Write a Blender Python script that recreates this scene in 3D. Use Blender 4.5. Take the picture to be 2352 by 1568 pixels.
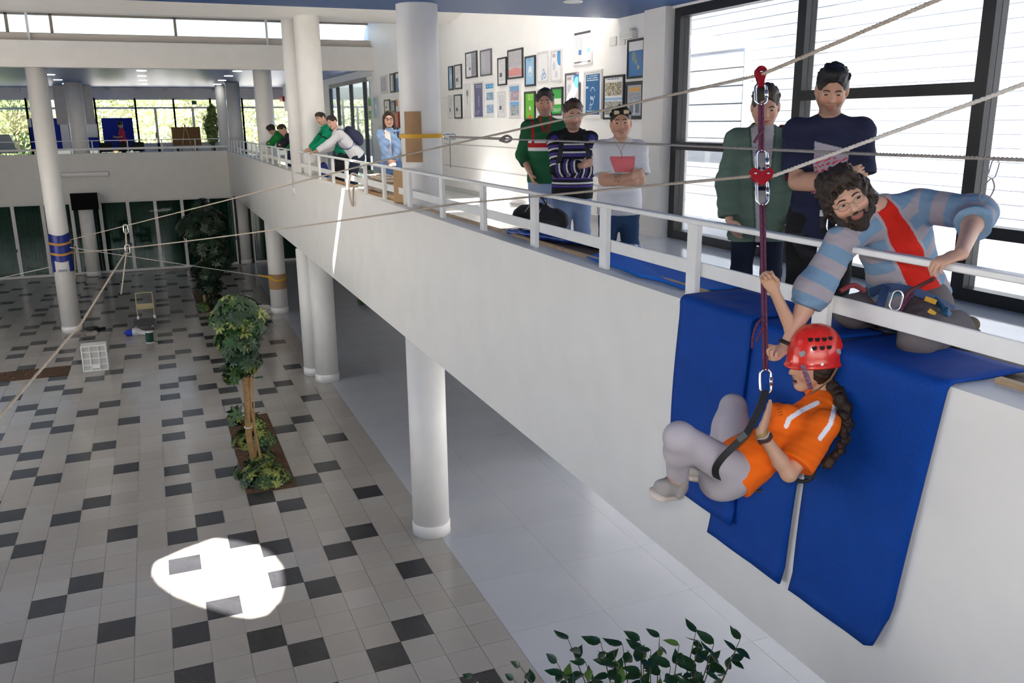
import bpy, bmesh, math, random
import numpy as np
from mathutils import Vector, Matrix
from mathutils.geometry import tessellate_polygon

for o in list(bpy.data.objects): bpy.data.objects.remove(o)
SC = bpy.context.scene
COL = SC.collection
rng = random.Random(7)

# ------------------------------------------------------------------ camera
CAM = np.array([0.0, 0.0, 5.6])
FPX = 1982.064
def _rot(yaw, pitch, roll):
    cy, sy, cp, sp = math.cos(yaw), math.sin(yaw), math.cos(pitch), math.sin(pitch)
    fwd = np.array([sy*cp, cy*cp, -sp]); right = np.array([cy, -sy, 0.0]); down = np.cross(fwd, right)
    c, s = math.cos(roll), math.sin(roll)
    return np.stack([c*right + s*down, -s*right + c*down, fwd])
RM = _rot(0.386868, 0.250526, 0.0108815)
cam = bpy.data.cameras.new('camera'); cam_o = bpy.data.objects.new('camera', cam); COL.objects.link(cam_o)
cam.sensor_width = 36.0; cam.lens = 36.0*FPX/2352; cam.clip_start = 0.05; cam.clip_end = 500
m = Matrix.Identity(4)
for i in range(3):
    m[i][0] = RM[0][i]; m[i][1] = -RM[1][i]; m[i][2] = -RM[2][i]; m[i][3] = CAM[i]
cam_o.matrix_world = m
SC.camera = cam_o

# ------------------------------------------------------------------ light
SC.view_settings.view_transform = 'Standard'; SC.view_settings.look = 'None'
SC.view_settings.gamma = 1.0; SC.view_settings.use_curve_mapping = False
SC.view_settings.exposure = 0.94
SC.cycles.use_denoising = True
SC.cycles.max_bounces = 10; SC.cycles.diffuse_bounces = 6; SC.cycles.transparent_max_bounces = 16
SC.cycles.caustics_reflective = False; SC.cycles.caustics_refractive = False
SC.cycles.sample_clamp_indirect = 6.0

world = bpy.data.worlds.new('world'); SC.world = world; world.use_nodes = True
bg = world.node_tree.nodes['Background']; bg.inputs[1].default_value = 0.30
sky = world.node_tree.nodes.new('ShaderNodeTexSky'); sky.sky_type = 'NISHITA'; sky.sun_disc = False
sky.sun_elevation = math.radians(46.5); sky.sun_rotation = math.radians(180+18.4); sky.air_density = 1.0; sky.dust_density = 2.5; sky.ozone_density = 0.6
world.node_tree.links.new(sky.outputs[0], bg.inputs[0])

SUN_DIR = Vector((0.30, 0.90, -1.0)).normalized()
sun = bpy.data.lights.new('sun', 'SUN'); sun.energy = 26.0; sun.angle = math.radians(0.6); sun.color = (1.0, 0.95, 0.88)
sun_o = bpy.data.objects.new('sun', sun); COL.objects.link(sun_o)
sun_o.rotation_euler = SUN_DIR.to_track_quat('-Z', 'Y').to_euler()
# the photographer's flash, on the camera
fl = bpy.data.lights.new('camera_flash', 'AREA'); fl.shape = 'DISK'; fl.size = 0.12; fl.energy = 26.0; fl.color = (1.0, 0.96, 0.9)
fl_o = bpy.data.objects.new('camera_flash', fl); COL.objects.link(fl_o)
fm = m.copy(); fm.translation = Vector((CAM[0]-RM[1][0]*0.14, CAM[1]-RM[1][1]*0.14, CAM[2]-RM[1][2]*0.14)) ; fl_o.matrix_world = fm

# ------------------------------------------------------------------ measuring helpers (pixel of the 2352x1568 photo -> world point)
def ray(x, y): return RM.T @ np.array([(x-1176)/FPX, (y-784)/FPX, 1.0])
def at(x, y, Z): return CAM + ray(x, y)*Z
def onz(x, y, z): d = ray(x, y); return CAM + d*((z-CAM[2])/d[2])
def onx(x, y, X): d = ray(x, y); return CAM + d*(X/d[0])
def ony(x, y, Y): d = ray(x, y); return CAM + d*(Y/d[1])
def pix(P):
    c = (np.asarray(P, float)-CAM) @ RM.T
    return 1176+FPX*c[..., 0]/c[..., 2], 784+FPX*c[..., 1]/c[..., 2]
V = lambda *a: np.array(a, float)
def nrm(v): v = np.asarray(v, float); return v/np.linalg.norm(v)

# ------------------------------------------------------------------ materials
MATS = {}
def srgb(r, g, b): 
    f = lambda c: (c/255/12.92) if c/255 <= .04045 else ((c/255+.055)/1.055)**2.4
    return (f(r), f(g), f(b))
def mat(name, col, rough=0.6, metal=0.0, noise=0.0, nscale=20.0, bump=0.0, bscale=60.0, spec=0.5, vcol=False, coat=0.0, emit=0.0, alpha=1.0, speckle=None, sheen=0.0, sss=0.0):
    if name in MATS: return MATS[name]
    M = bpy.data.materials.new(name); M.use_nodes = True
    nt = M.node_tree; N = nt.nodes; L = nt.links; b = N['Principled BSDF']
    b.inputs['Base Color'].default_value = (*col, 1); b.inputs['Roughness'].default_value = rough; b.inputs['Metallic'].default_value = metal
    b.inputs['Specular IOR Level'].default_value = spec
    if coat: b.inputs['Coat Weight'].default_value = coat; b.inputs['Coat Roughness'].default_value = 0.08
    if sheen: b.inputs['Sheen Weight'].default_value = sheen
    if sss: b.inputs['Subsurface Weight'].default_value = sss; b.inputs['Subsurface Radius'].default_value = (0.012, 0.005, 0.003); b.inputs['Subsurface Scale'].default_value = 1.0
    if emit: b.inputs['Emission Color'].default_value = (*col, 1); b.inputs['Emission Strength'].default_value = emit
    src = None
    if vcol:
        a = N.new('ShaderNodeVertexColor'); a.layer_name = 'Col'; src = a.outputs[0]
    if noise or speckle:
        tc = N.new('ShaderNodeTexCoord')
    if noise:
        nz = N.new('ShaderNodeTexNoise'); nz.inputs['Scale'].default_value = nscale; nz.inputs['Detail'].default_value = 4
        L.new(tc.outputs['Object'], nz.inputs['Vector'])
        mr = N.new('ShaderNodeMapRange'); mr.inputs[1].default_value = .25; mr.inputs[2].default_value = .75
        mr.inputs[3].default_value = 1-noise; mr.inputs[4].default_value = 1+noise
        L.new(nz.outputs[0], mr.inputs[0])
        mx = N.new('ShaderNodeMix'); mx.data_type = 'RGBA'; mx.blend_type = 'MULTIPLY'; mx.inputs[0].default_value = 1.0
        if src: L.new(src, mx.inputs[6])
        else: mx.inputs[6].default_value = (*col, 1)
        L.new(mr.outputs[0], mx.inputs[7]); src = mx.outputs[2]
    if speckle:
        vo = N.new('ShaderNodeTexNoise'); vo.inputs['Scale'].default_value = speckle[0]; vo.inputs['Detail'].default_value = 2
        L.new(tc.outputs['Object'], vo.inputs['Vector'])
        mr = N.new('ShaderNodeMapRange'); mr.inputs[1].default_value = .35; mr.inputs[2].default_value = .65; mr.inputs[3].default_value = 1-speckle[1]; mr.inputs[4].default_value = 1+speckle[1]
        L.new(vo.outputs[0], mr.inputs[0])
        mx = N.new('ShaderNodeMix'); mx.data_type = 'RGBA'; mx.blend_type = 'MULTIPLY'; mx.inputs[0].default_value = 1.0
        if src: L.new(src, mx.inputs[6])
        else: mx.inputs[6].default_value = (*col, 1)
        L.new(mr.outputs[0], mx.inputs[7]); src = mx.outputs[2]
    if src: L.new(src, b.inputs['Base Color'])
    if bump:
        tb = N.new('ShaderNodeTexCoord'); bz = N.new('ShaderNodeTexNoise'); bz.inputs['Scale'].default_value = bscale; bz.inputs['Detail'].default_value = 3
        L.new(tb.outputs['Object'], bz.inputs['Vector'])
        bp = N.new('ShaderNodeBump'); bp.inputs['Strength'].default_value = bump; bp.inputs['Distance'].default_value = 0.01
        L.new(bz.outputs[0], bp.inputs['Height']); L.new(bp.outputs[0], b.inputs['Normal'])
    MATS[name] = M
    return M
def glassmat(name, tint=(1, 1, 1), refl=0.06, rmax=.6):
    if name in MATS: return MATS[name]
    M = bpy.data.materials.new(name); M.use_nodes = True
    nt = M.node_tree; N = nt.nodes; L = nt.links
    for n in list(N): N.remove(n)
    out = N.new('ShaderNodeOutputMaterial'); tr = N.new('ShaderNodeBsdfTransparent'); tr.inputs[0].default_value = (*tint, 1)
    gl = N.new('ShaderNodeBsdfGlossy'); gl.inputs['Roughness'].default_value = 0.01
    fr = N.new('ShaderNodeLayerWeight'); fr.inputs[0].default_value = 0.25
    mr = N.new('ShaderNodeMapRange'); mr.inputs[3].default_value = refl; mr.inputs[4].default_value = rmax
    mx = N.new('ShaderNodeMixShader'); L.new(fr.outputs['Fresnel'], mr.inputs[0]); L.new(mr.outputs[0], mx.inputs[0])
    L.new(tr.outputs[0], mx.inputs[1]); L.new(gl.outputs[0], mx.inputs[2]); L.new(mx.outputs[0], out.inputs[0])
    MATS[name] = M; return M

WHITE = mat('white_paint', (0.82, 0.80, 0.765), 0.55, noise=0.03, nscale=3, bump=0.05, bscale=250)
CREAM = mat('cream_render', (0.66, 0.58, 0.48), 0.7)
COLW = mat('column_white_paint', (0.84, 0.825, 0.80), 0.4, noise=0.03, nscale=4)
WALLW = mat('bright_white_wall_paint', (0.88, 0.875, 0.86), 0.5, noise=0.02, nscale=3)
BLUEC = mat('blue_ceiling_paint', srgb(18, 74, 132), 0.5, noise=0.05, nscale=2)
TILE_L = mat('light_terrazzo', (0.37, 0.345, 0.32), 0.15, noise=0.10, nscale=1.3, speckle=(260, 0.16))
TILE_D = mat('dark_terrazzo', (0.030, 0.030, 0.034), 0.25, noise=0.25, nscale=3, speckle=(300, 0.35))
TILE_L2 = mat('light_terrazzo_warm', (0.355, 0.327, 0.30), 0.16, noise=0.10, nscale=1.3, speckle=(260, 0.16))
TILE_L3 = mat('light_terrazzo_pale', (0.388, 0.365, 0.342), 0.15, noise=0.10, nscale=1.3, speckle=(260, 0.16))
GROUT = mat('floor_grout', (0.26, 0.25, 0.24), 0.3)
TERR = mat('plain_terrazzo', (0.47, 0.485, 0.53), 0.14, noise=0.06, nscale=1.0, speckle=(240, 0.14))
MARB = mat('gallery_floor_stone', (0.62, 0.63, 0.64), 0.08, noise=0.05, nscale=2)
BLACKM = mat('black_anodised_frame', (0.012, 0.013, 0.014), 0.35)
WMET = mat('white_metal_frame', (0.75, 0.75, 0.73), 0.4)
RAILM = mat('white_rail_paint', (0.82, 0.82, 0.81), 0.35, noise=0.03, nscale=9)
GLASS = glassmat('clear_glass')
GLASSD = glassmat('door_glass', (0.6, 0.72, 0.66), 0.03, .18)
CURT = mat('green_curtain', (0.035, 0.16, 0.125), 0.85, noise=0.15, nscale=6)
MATB = mat('blue_foam_mat', srgb(4, 64, 150), 0.7, spec=0.2, noise=0.10, nscale=6, bump=0.12, bscale=220, speckle=(90, 0.08))
MATB2 = mat('bright_blue_foam', srgb(18, 110, 212), 0.7, spec=0.2, noise=0.06, nscale=6, bump=0.1, bscale=200)
VINYL = mat('blue_vinyl', srgb(24, 66, 150), 0.18, noise=0.12, nscale=12, bump=0.5, bscale=25, coat=0.5)
WOOD = mat('pine_plank', (0.55, 0.38, 0.22), 0.6, noise=0.2, nscale=9)
BROWN = mat('brown_edge_board', (0.10, 0.055, 0.03), 0.6)
CARD = mat('cardboard', (0.42, 0.26, 0.13), 0.8, noise=0.08, nscale=10)
YELS = mat('yellow_webbing', (0.75, 0.42, 0.03), 0.6)
BLKW = mat('black_webbing', (0.012, 0.012, 0.013), 0.65)
ROPE = mat('cream_rope', (0.55, 0.47, 0.38), 0.8, bump=0.8, bscale=180)
ROPEG = mat('grey_rope', (0.40, 0.36, 0.33), 0.8, bump=0.8, bscale=180)
ROPEW = mat('white_cord', (0.72, 0.70, 0.66), 0.8)
ROPEP = mat('purple_rope', (0.10, 0.016, 0.055), 0.7, noise=0.8, nscale=120)
ALU = mat('polished_aluminium', (0.85, 0.85, 0.86), 0.15, metal=1.0)
REDA = mat('red_anodised', (0.55, 0.02, 0.03), 0.22, metal=0.7)
SOIL = mat('bark_mulch', (0.085, 0.045, 0.022), 0.9, noise=0.5, nscale=30, bump=1.0, bscale=60)
BARK = mat('tan_bark', (0.34, 0.20, 0.08), 0.8, noise=0.25, nscale=14, bump=0.5, bscale=40)
STAKE = mat('wooden_stake', (0.42, 0.26, 0.13), 0.7, noise=0.15, nscale=20)
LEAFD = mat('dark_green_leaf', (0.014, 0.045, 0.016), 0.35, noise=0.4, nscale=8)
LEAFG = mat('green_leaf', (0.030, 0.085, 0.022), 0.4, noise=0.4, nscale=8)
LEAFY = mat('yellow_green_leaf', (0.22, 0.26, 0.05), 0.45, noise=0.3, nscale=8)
BLACKP = mat('black_plastic', (0.008, 0.008, 0.009), 0.35)
BLACKF = mat('black_fabric', (0.014, 0.014, 0.016), 0.8, noise=0.2, nscale=30)
GREYF = mat('grey_fabric', (0.45, 0.45, 0.45), 0.8)
NAVYF = mat('navy_fabric', srgb(42, 48, 78), 0.8, noise=0.2, nscale=30)
BLUEF = mat('royal_blue_fabric', srgb(22, 44, 120), 0.7, noise=0.2, nscale=20)
REDP = mat('red_paint', (0.55, 0.02, 0.02), 0.35)
WPL = mat('white_plastic', (0.75, 0.75, 0.72), 0.45)
SILV = mat('silver_grey', (0.5, 0.5, 0.52), 0.35, metal=0.5)
VC = mat('printed_surface', (1, 1, 1), 0.45, vcol=True)
BLUEB = mat('blue_display_felt', srgb(10, 40, 150), 0.85)
OAK = mat('brown_board', srgb(120, 80, 30), 0.5, noise=0.1, nscale=12)

# ------------------------------------------------------------------ mesh helpers
class MB:
    def __init__(s): s.v = []; s.f = []; s.mi = []; s.cur = 0
    def add(s, vs, fs):
        o = len(s.v); s.v += [tuple(map(float, q)) for q in vs]; s.f += [tuple(i+o for i in f) for f in fs]; s.mi += [s.cur]*len(fs); return s
    def box(s, lo, hi, bev=0.0):
        x0, y0, z0 = lo; x1, y1, z1 = hi
        if bev <= 0:
            return s.add([(x0,y0,z0),(x1,y0,z0),(x1,y1,z0),(x0,y1,z0),(x0,y0,z1),(x1,y0,z1),(x1,y1,z1),(x0,y1,z1)],
                     [(0,3,2,1),(4,5,6,7),(0,1,5,4),(1,2,6,5),(2,3,7,6),(3,0,4,7)])
        b = bev; vs = []; idx = {}
        for sx in (0, 1):
            for sy in (0, 1):
                for sz in (0, 1):
                    X, Y, Z = (x1 if sx else x0), (y1 if sy else y0), (z1 if sz else z0)
                    dx, dy, dz = (-b if sx else b), (-b if sy else b), (-b if sz else b)
                    idx[sx,sy,sz,0] = len(vs); vs.append((X, Y+dy, Z+dz))
                    idx[sx,sy,sz,1] = len(vs); vs.append((X+dx, Y, Z+dz))
                    idx[sx,sy,sz,2] = len(vs); vs.append((X+dx, Y+dy, Z))
        fs = []
        for a in (0, 1, 2):
            for sgn in (0, 1):
                def k(u, w):
                    t = [0,0,0]; t[a] = sgn; t[(a+1)%3] = u; t[(a+2)%3] = w; return idx[t[0],t[1],t[2],a]
                q = [k(0,0), k(1,0), k(1,1), k(0,1)]; fs.append(tuple(q if sgn else q[::-1]))
        for a in (0, 1, 2):
            b1, c1 = (a+1)%3, (a+2)%3
            for u in (0, 1):
                for w in (0, 1):
                    t0 = [0,0,0]; t1 = [0,0,0]; t0[a] = 0; t1[a] = 1
                    for t in (t0, t1): t[b1] = u; t[c1] = w
                    q = [idx[(*t0, b1)], idx[(*t1, b1)], idx[(*t1, c1)], idx[(*t0, c1)]]
                    fs.append(tuple(q if (u ^ w) else q[::-1]))
        for sx in (0, 1):
            for sy in (0, 1):
                for sz in (0, 1):
                    q = [idx[sx,sy,sz,0], idx[sx,sy,sz,1], idx[sx,sy,sz,2]]; fs.append(tuple(q if (sx+sy+sz) % 2 else q[::-1]))
        return s.add(vs, fs)
    def obox(s, c, ax, ay, az):     # oriented box, centre and half-axis vectors
        c, ax, ay, az = (np.asarray(q, float) for q in (c, ax, ay, az))
        vs = [c+i*ax+j*ay+k*az for k in (-1, 1) for i, j in ((-1,-1),(1,-1),(1,1),(-1,1))]
        return s.add(vs, [(0,3,2,1),(4,5,6,7),(0,1,5,4),(1,2,6,5),(2,3,7,6),(3,0,4,7)])
    def tube(s, pts, r, n=8, closed=False, flat=None, up=None):
        P = [np.asarray(q, float) for q in pts]; R = r if hasattr(r, '__len__') else [r]*len(P)
        m_ = len(P); rings = []; prev = None
        for i in range(m_):
            if closed: d = P[(i+1) % m_]-P[i-1]
            else: d = P[min(i+1, m_-1)]-P[max(i-1, 0)]
            d = d/(np.linalg.norm(d)+1e-12)
            ref = np.asarray(up, float) if up is not None else (prev if prev is not None else (V(0,0,1) if abs(d[2]) < .9 else V(1,0,0)))
            a = ref-d*np.dot(ref, d)
            if np.linalg.norm(a) < 1e-6: a = np.cross(d, V(.3,.5,.8))
            a = a/np.linalg.norm(a); prev = a; b = np.cross(d, a)
            fa = R[i]; fb = R[i]*(flat if flat else 1.0)
            rings.append([P[i]+a*fa*math.cos(t)+b*fb*math.sin(t) for t in [2*math.pi*k/n for k in range(n)]])
        vs = [q for rr in rings for q in rr]; fs = []
        for i in range(m_ if closed else m_-1):
            j = (i+1) % m_
            for k in range(n): fs.append((i*n+k, i*n+(k+1) % n, j*n+(k+1) % n, j*n+k))
        if not closed: fs += [tuple(range(n))[::-1], tuple((m_-1)*n+k for k in range(n))]
        return s.add(vs, fs)
    def strap(s, pts, w, t, wdir):      # flat band of width 2w along wdir
        P = [np.asarray(q, float) for q in pts]; wd = nrm(wdir); vs = []
        for i, q in enumerate(P):
            d = nrm(P[min(i+1, len(P)-1)]-P[max(i-1, 0)]); a = wd-d*np.dot(wd, d); a = nrm(a); b = np.cross(d, a)
            vs += [q+a*w+b*t, q-a*w+b*t, q-a*w-b*t, q+a*w-b*t]
        fs = [(i*4+k, i*4+(k+1) % 4, (i+1)*4+(k+1) % 4, (i+1)*4+k) for i in range(len(P)-1) for k in range(4)]
        fs += [(3,2,1,0), tuple((len(P)-1)*4+k for k in range(4))]
        return s.add(vs, fs)
    def lathe(s, prof, c=(0,0,0), n=24, ax=None):
        vs = []; fs = []
        for (r, z) in prof:
            for k in range(n): t = 2*math.pi*k/n; vs.append((c[0]+r*math.cos(t), c[1]+r*math.sin(t), c[2]+z))
        for i in range(len(prof)-1):
            for k in range(n): fs.append((i*n+k, i*n+(k+1) % n, (i+1)*n+(k+1) % n, (i+1)*n+k))
        fs += [tuple(range(n))[::-1], tuple((len(prof)-1)*n+k for k in range(n))]
        return s.add(vs, fs)
    def quad(s, a, b, c, d): return s.add([a, b, c, d], [(0,1,2,3)])
    def mesh(s, name, mats, smooth=False):
        me = bpy.data.meshes.new(name); me.from_pydata(s.v, [], s.f); me.update()
        for M in (mats if isinstance(mats, (list, tuple)) else [mats]): me.materials.append(M)
        if any(s.mi): me.polygons.foreach_set('material_index', s.mi)
        if smooth: me.polygons.foreach_set('use_smooth', [True]*len(me.polygons))
        return me
    def build(s, name, mats, parent=None, smooth=False):
        o = bpy.data.objects.new(name, s.mesh(name, mats, smooth)); COL.objects.link(o)
        if parent is not None: o.parent = parent; o.matrix_parent_inverse = pw(parent).inverted()
        return o
def pw(p):
    l = Matrix.LocRotScale(p.location, p.rotation_euler, p.scale)
    return l if p.parent is None else pw(p.parent) @ p.matrix_parent_inverse @ l
def empty(name, loc, label=None, cat=None, group=None):
    o = bpy.data.objects.new(name, None); COL.objects.link(o); o.location = [float(q) for q in loc]; o.empty_display_size = 0.1
    return tag(o, label, cat, group) if label else o
def tag(o, label=None, cat=None, group=None, kind=None):
    if label: o['label'] = label
    if cat: o['category'] = cat
    if group: o['group'] = group
    if kind: o['kind'] = kind
    return o
def struct(name, mb, M, parent=None, label=None, cat=None, smooth=False):
    o = mb.build(name, M, parent, smooth)
    if parent is None:
        o['kind'] = 'structure'
        if label: o['label'] = label
        if cat: o['category'] = cat
    return o
def inst(src, name, parent, loc=None, me=None, rot=None, scale=None):
    o = bpy.data.objects.new(name, me if me else src.data); COL.objects.link(o)
    if loc is not None: o.location = [float(q) for q in loc]
    if rot is not None: o.rotation_euler = rot
    if scale is not None: o.scale = scale
    if parent is not None: o.parent = parent; o.matrix_parent_inverse = pw(parent).inverted()
    return o

# ------------------------------------------------------------------ measures of the place
FX = 2.83; ZL = 4.564; ZF = 4.06; ZB = 2.885; WX = 6.31; ZC = 6.98; YE = 11.41; YB = 25.9; YF = 36.75; YW = 42.0
TW, TH, TX, TY = 0.391093, 0.431924, -1.112494, 9.627693

# ------------------------------------------------------------------ floor and its tiles
mb = MB().box((-13, -9, -0.3), (13, YF+6, -0.012)); floor = struct('floor', mb, GROUT, label='polished terrazzo floor of the lower hall', cat='floor')
g = 0.0022
tmesh_l = MB().box((g, g, -0.02), (TW-g, TH-g, 0.0)).mesh('floor_tile', TILE_L)
tmesh_l2 = MB().box((g, g, -0.02), (TW-g, TH-g, 0.0)).mesh('floor_tile', TILE_L2); tmesh_l3 = MB().box((g, g, -0.02), (TW-g, TH-g, 0.0)).mesh('floor_tile', TILE_L3)
tmesh_d = MB().box((g, g, -0.02), (TW-g, TH-g, 0.0015)).mesh('dark_tile', TILE_D)
def dark(c, r):
    a, b = r % 6, c % 9
    return c <= 9 and ((a == 0 and c % 3 == 0) or (a == 1 and b == 5) or (a == 2 and b == 7) or (a == 3 and c % 3 == 2) or (a == 4 and b == 4) or (a == 5 and b == 2))
PLANT = [(0.85, 1.62, 13.08, 16.94), (0.87, 1.66, 27.5, 31.4), (-6.6, -2.28, 21.66, 22.52)]
def in_planter(x, y): return any(a-.02 < x < b+.02 and c-.02 < y < d+.02 for a, b, c, d in PLANT)
cells_l = []; cells_d = []; off = []
for r in range(-9, 62):
    for c in range(-22, 11):
        x, y = TX+c*TW, TY+r*TH
        if in_planter(x+TW/2, y+TH/2): continue
        P = np.array([[x, y, 0], [x+TW, y, 0], [x+TW, y+TH, 0], [x, y+TH, 0]]); px, py = pix(P)
        ok = px.max() > 0 and px.min() < 2352 and py.max() > 0 and py.min() < 1568 and y > 1
        if ok and y > YF: ok = False
        area = 0.5*abs(sum(px[i]*py[(i+1) % 4]-px[(i+1) % 4]*py[i] for i in range(4)))
        (cells_d if dark(c, r) else cells_l).append((area if ok else -1, x, y)) if y < YF-0.1 else None
for lst, me, nm in ((cells_d, tmesh_d, 'dark_tile'), (cells_l, tmesh_l, 'floor_tile')):
    lst.sort(reverse=True); rest = MB()
    for k, (a, x, y) in enumerate(lst):
        if k < 300 and a > 0: inst(None, nm, floor, (x, y, 0), me if me is tmesh_d else rng.choice((tmesh_l, tmesh_l, tmesh_l2, tmesh_l3)))
        else: rest.box((x+g, y+g, -0.02), (x+TW-g, y+TH-g, 0.0015 if me is tmesh_d else 0.0))
    o = rest.build(nm, me.materials[0], floor); o['kind'] = 'stuff'; o['label'] = ('dark' if me is tmesh_d else 'light grey')+' floor tiles further off'
# plain terrazzo field under the gallery, in large slabs
xs0 = TX+11*TW; SL = 1.2
slab = MB().box((0.0012, 0.0012, -0.02), (SL-0.0012, SL-0.0012, 0.0)).mesh('terrazzo_slab', TERR)
n_s = 0; rest = MB()
for j in range(0, 32):
    for i in range(0, 8):
        x, y = xs0+i*SL, -1.6+j*SL
        if y > YF+1: continue
        if x+SL > 12.9: continue
        px, py = pix(np.array([[x, y, 0], [x+SL, y+SL, 0]]))
        if n_s < 290 and py.min() < 1600 and px.min() < 1800: inst(None, 'terrazzo_slab', floor, (x, y, 0), slab); n_s += 1
        else: rest.box((x+.003, y+.003, -.02), (x+SL-.003, y+SL-.003, 0))
rest.build('terrazzo_slab', TERR, floor)['kind'] = 'stuff'

# ------------------------------------------------------------------ gallery (mezzanine) and its parapet
struct('wall_gallery_front', MB().box((FX, -3.0, ZB), (FX+0.30, YF+0.0, ZL)), WHITE, label='long plain white parapet wall of the upper gallery', cat='wall')
struct('floor_gallery', MB().box((FX+0.30, -3.0, ZB), (9.6, YW+1.2, ZF)), MARB, label='polished pale stone floor of the upper gallery', cat='floor')
struct('wall_far_front', MB().box((-13, YF, 2.78), (FX+0.30, YF+0.28, ZL)), WHITE, label='white parapet wall across the far end of the hall', cat='wall')
struct('floor_far_landing', MB().box((-13, YF+0.28, 2.78), (FX+0.30, YW+1.2, ZF)), MARB, label='pale floor of the far upper landing', cat='floor')
struct('floor_camera_landing', MB().box((-13, -9, 3.9), (FX-0.3, -0.6, ZF)), MARB, label='floor of the landing the photograph is taken from', cat='floor')
# ------------------------------------------------------------------ right wall of the gallery (x = WX)
struct('wall_right', MB().box((WX, 10.45, ZF), (WX+0.3, 26.62, 9.4)).box((WX, 33.0, ZF), (WX+0.3, YW+0.3, 9.4)).box((WX, 26.62, 6.93), (WX+0.3, 33.0, 9.4)).box((WX-0.0, -3, 6.95), (WX+0.3, 10.45, 9.4)), WALLW, label='white gallery wall hung with framed posters', cat='wall')
struct('trim_1', MB().box((WX-0.10, 9.98, ZF), (WX+0.3, 10.50, ZC)).box((WX-0.14, 9.96, ZF), (WX+0.2, 10.52, ZF+0.08)).box((WX-0.13, 9.97, 4.98), (WX+.2, 10.51, 5.30)), WHITE, label='white pilaster between poster wall and glass wall', cat='pilaster')
mb = MB().box((WX-0.012, 10.5, ZF), (WX, 26.6, ZF+0.10)); struct('baseboard_right', mb, mat('grey_skirting', (0.50, 0.50, 0.52), 0.3))
# shadow-gap grooves of the wall panelling
mb = MB()
for z in (4.62, 5.10): mb.box((WX-0.004, 10.5, z-0.008), (WX+0.001, 19.5, z+0.008))
struct('trim_2', mb, mat('panel_joint', (0.45, 0.44, 0.43), 0.6), label='thin grey panel joints low on the poster wall', cat='joint')
# ------------------------------------------------------------------ ceilings and roof
def prism(poly, holes, z0, z1):
    rings = [poly]+holes; tris = tessellate_polygon([[Vector((x, y, 0)) for x, y in r] for r in rings]); pts = [q for r in rings for q in r]; n = len(pts)
    mb = MB(); vs = [(x, y, z0) for x, y in pts]+[(x, y, z1) for x, y in pts]
    fs = []
    for a, b, c in tris:
        (x0, y0), (x1, y1), (x2, y2) = pts[a], pts[b], pts[c]
        ccw = (x1-x0)*(y2-y0)-(x2-x0)*(y1-y0) > 0
        if not ccw: b, c = c, b
        fs += [(a, c, b), (a+n, b+n, c+n)]
    o = 0
    for r in rings:
        k = len(r)
        for i in range(k): fs.append((o+i, o+(i+1) % k, o+(i+1) % k+n, o+i+n))
        o += k
    return mb.add(vs, fs)
patch = [(-.48,11.36),(-.12,11.58),(.26,11.74),(.55,11.55),(.80,11.28),(.94,11.01),(1.02,10.55),(.99,10.13),(.88,9.72),(.69,9.45),(.52,9.45),(.36,9.56),(.0,9.95),(-.29,10.34),(-.46,10.7),(-.55,11.05)]
hole = [(x-0.3*ZC, y-0.9*ZC) for x, y in patch]
hc = (sum(q[0] for q in hole)/len(hole), sum(q[1] for q in hole)/len(hole))
hole2 = [(hc[0]-0.07+(x-hc[0])*1.5, hc[1]-0.22+(y-hc[1])*1.5) for x, y in hole]
struct('ceiling', prism([(-13, -9), (WX+0.3, -9), (WX+0.3, YE), (-13, YE)], [hole], ZC, ZC+0.06), BLUEC, label='blue ceiling over the near gallery', cat='ceiling')
struct('ceiling_roof_deck', prism([(-13, -9), (WX+0.3, -9), (WX+0.3, YE), (-13, YE)], [hole2], ZC+0.06, ZC+0.44), WHITE)
# sloping roof: valley at the second column line, rising to a clerestory over the near ceiling
def slopebox(y0, z0, y1, z1, t=0.25):
    return MB().add([(-13,y0,z0),(WX+.3,y0,z0),(WX+.3,y1,z1),(-13,y1,z1),(-13,y0,z0+t),(WX+.3,y0,z0+t),(WX+.3,y1,z1+t),(-13,y1,z1+t)], [(0,3,2,1),(4,5,6,7),(0,1,5,4),(1,2,6,5),(2,3,7,6),(3,0,4,7)])
ZR = 7.65+0.127*(18.96-10.45)
def slopebox2(x0, x1, y0, y1, t=0.25):
    f = lambda y: 7.65+0.127*(18.96-y)
    return MB().add([(x0,y0,f(y0)),(x1,y0,f(y0)),(x1,y1,f(y1)),(x0,y1,f(y1)),(x0,y0,f(y0)+t),(x1,y0,f(y0)+t),(x1,y1,f(y1)+t),(x0,y1,f(y1)+t)], [(0,3,2,1),(4,5,6,7),(0,1,5,4),(1,2,6,5),(2,3,7,6),(3,0,4,7)])
mbs = MB()
for x0, x1, y0, y1 in ((-13, 4.1, 18.96, 10.45), (5.0, WX+.3, 18.96, 10.45), (4.1, 5.0, 18.96, 13.0), (4.1, 5.0, 11.2, 10.45)):  # gap between slabs: unseen opening added to brighten the poster wall
    q = slopebox2(x0, x1, y0, y1); mbs.add(q.v, q.f)
struct('ceiling_sloped', mbs, WHITE, label='white sloping ceiling above the hall with an added unseen light opening', cat='ceiling')
struct('ceiling_sloped_far', slopebox(YB+0.6, 8.42, 18.96, 7.65), WHITE, label='white sloping ceiling down from the clerestory windows', cat='ceiling')
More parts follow.
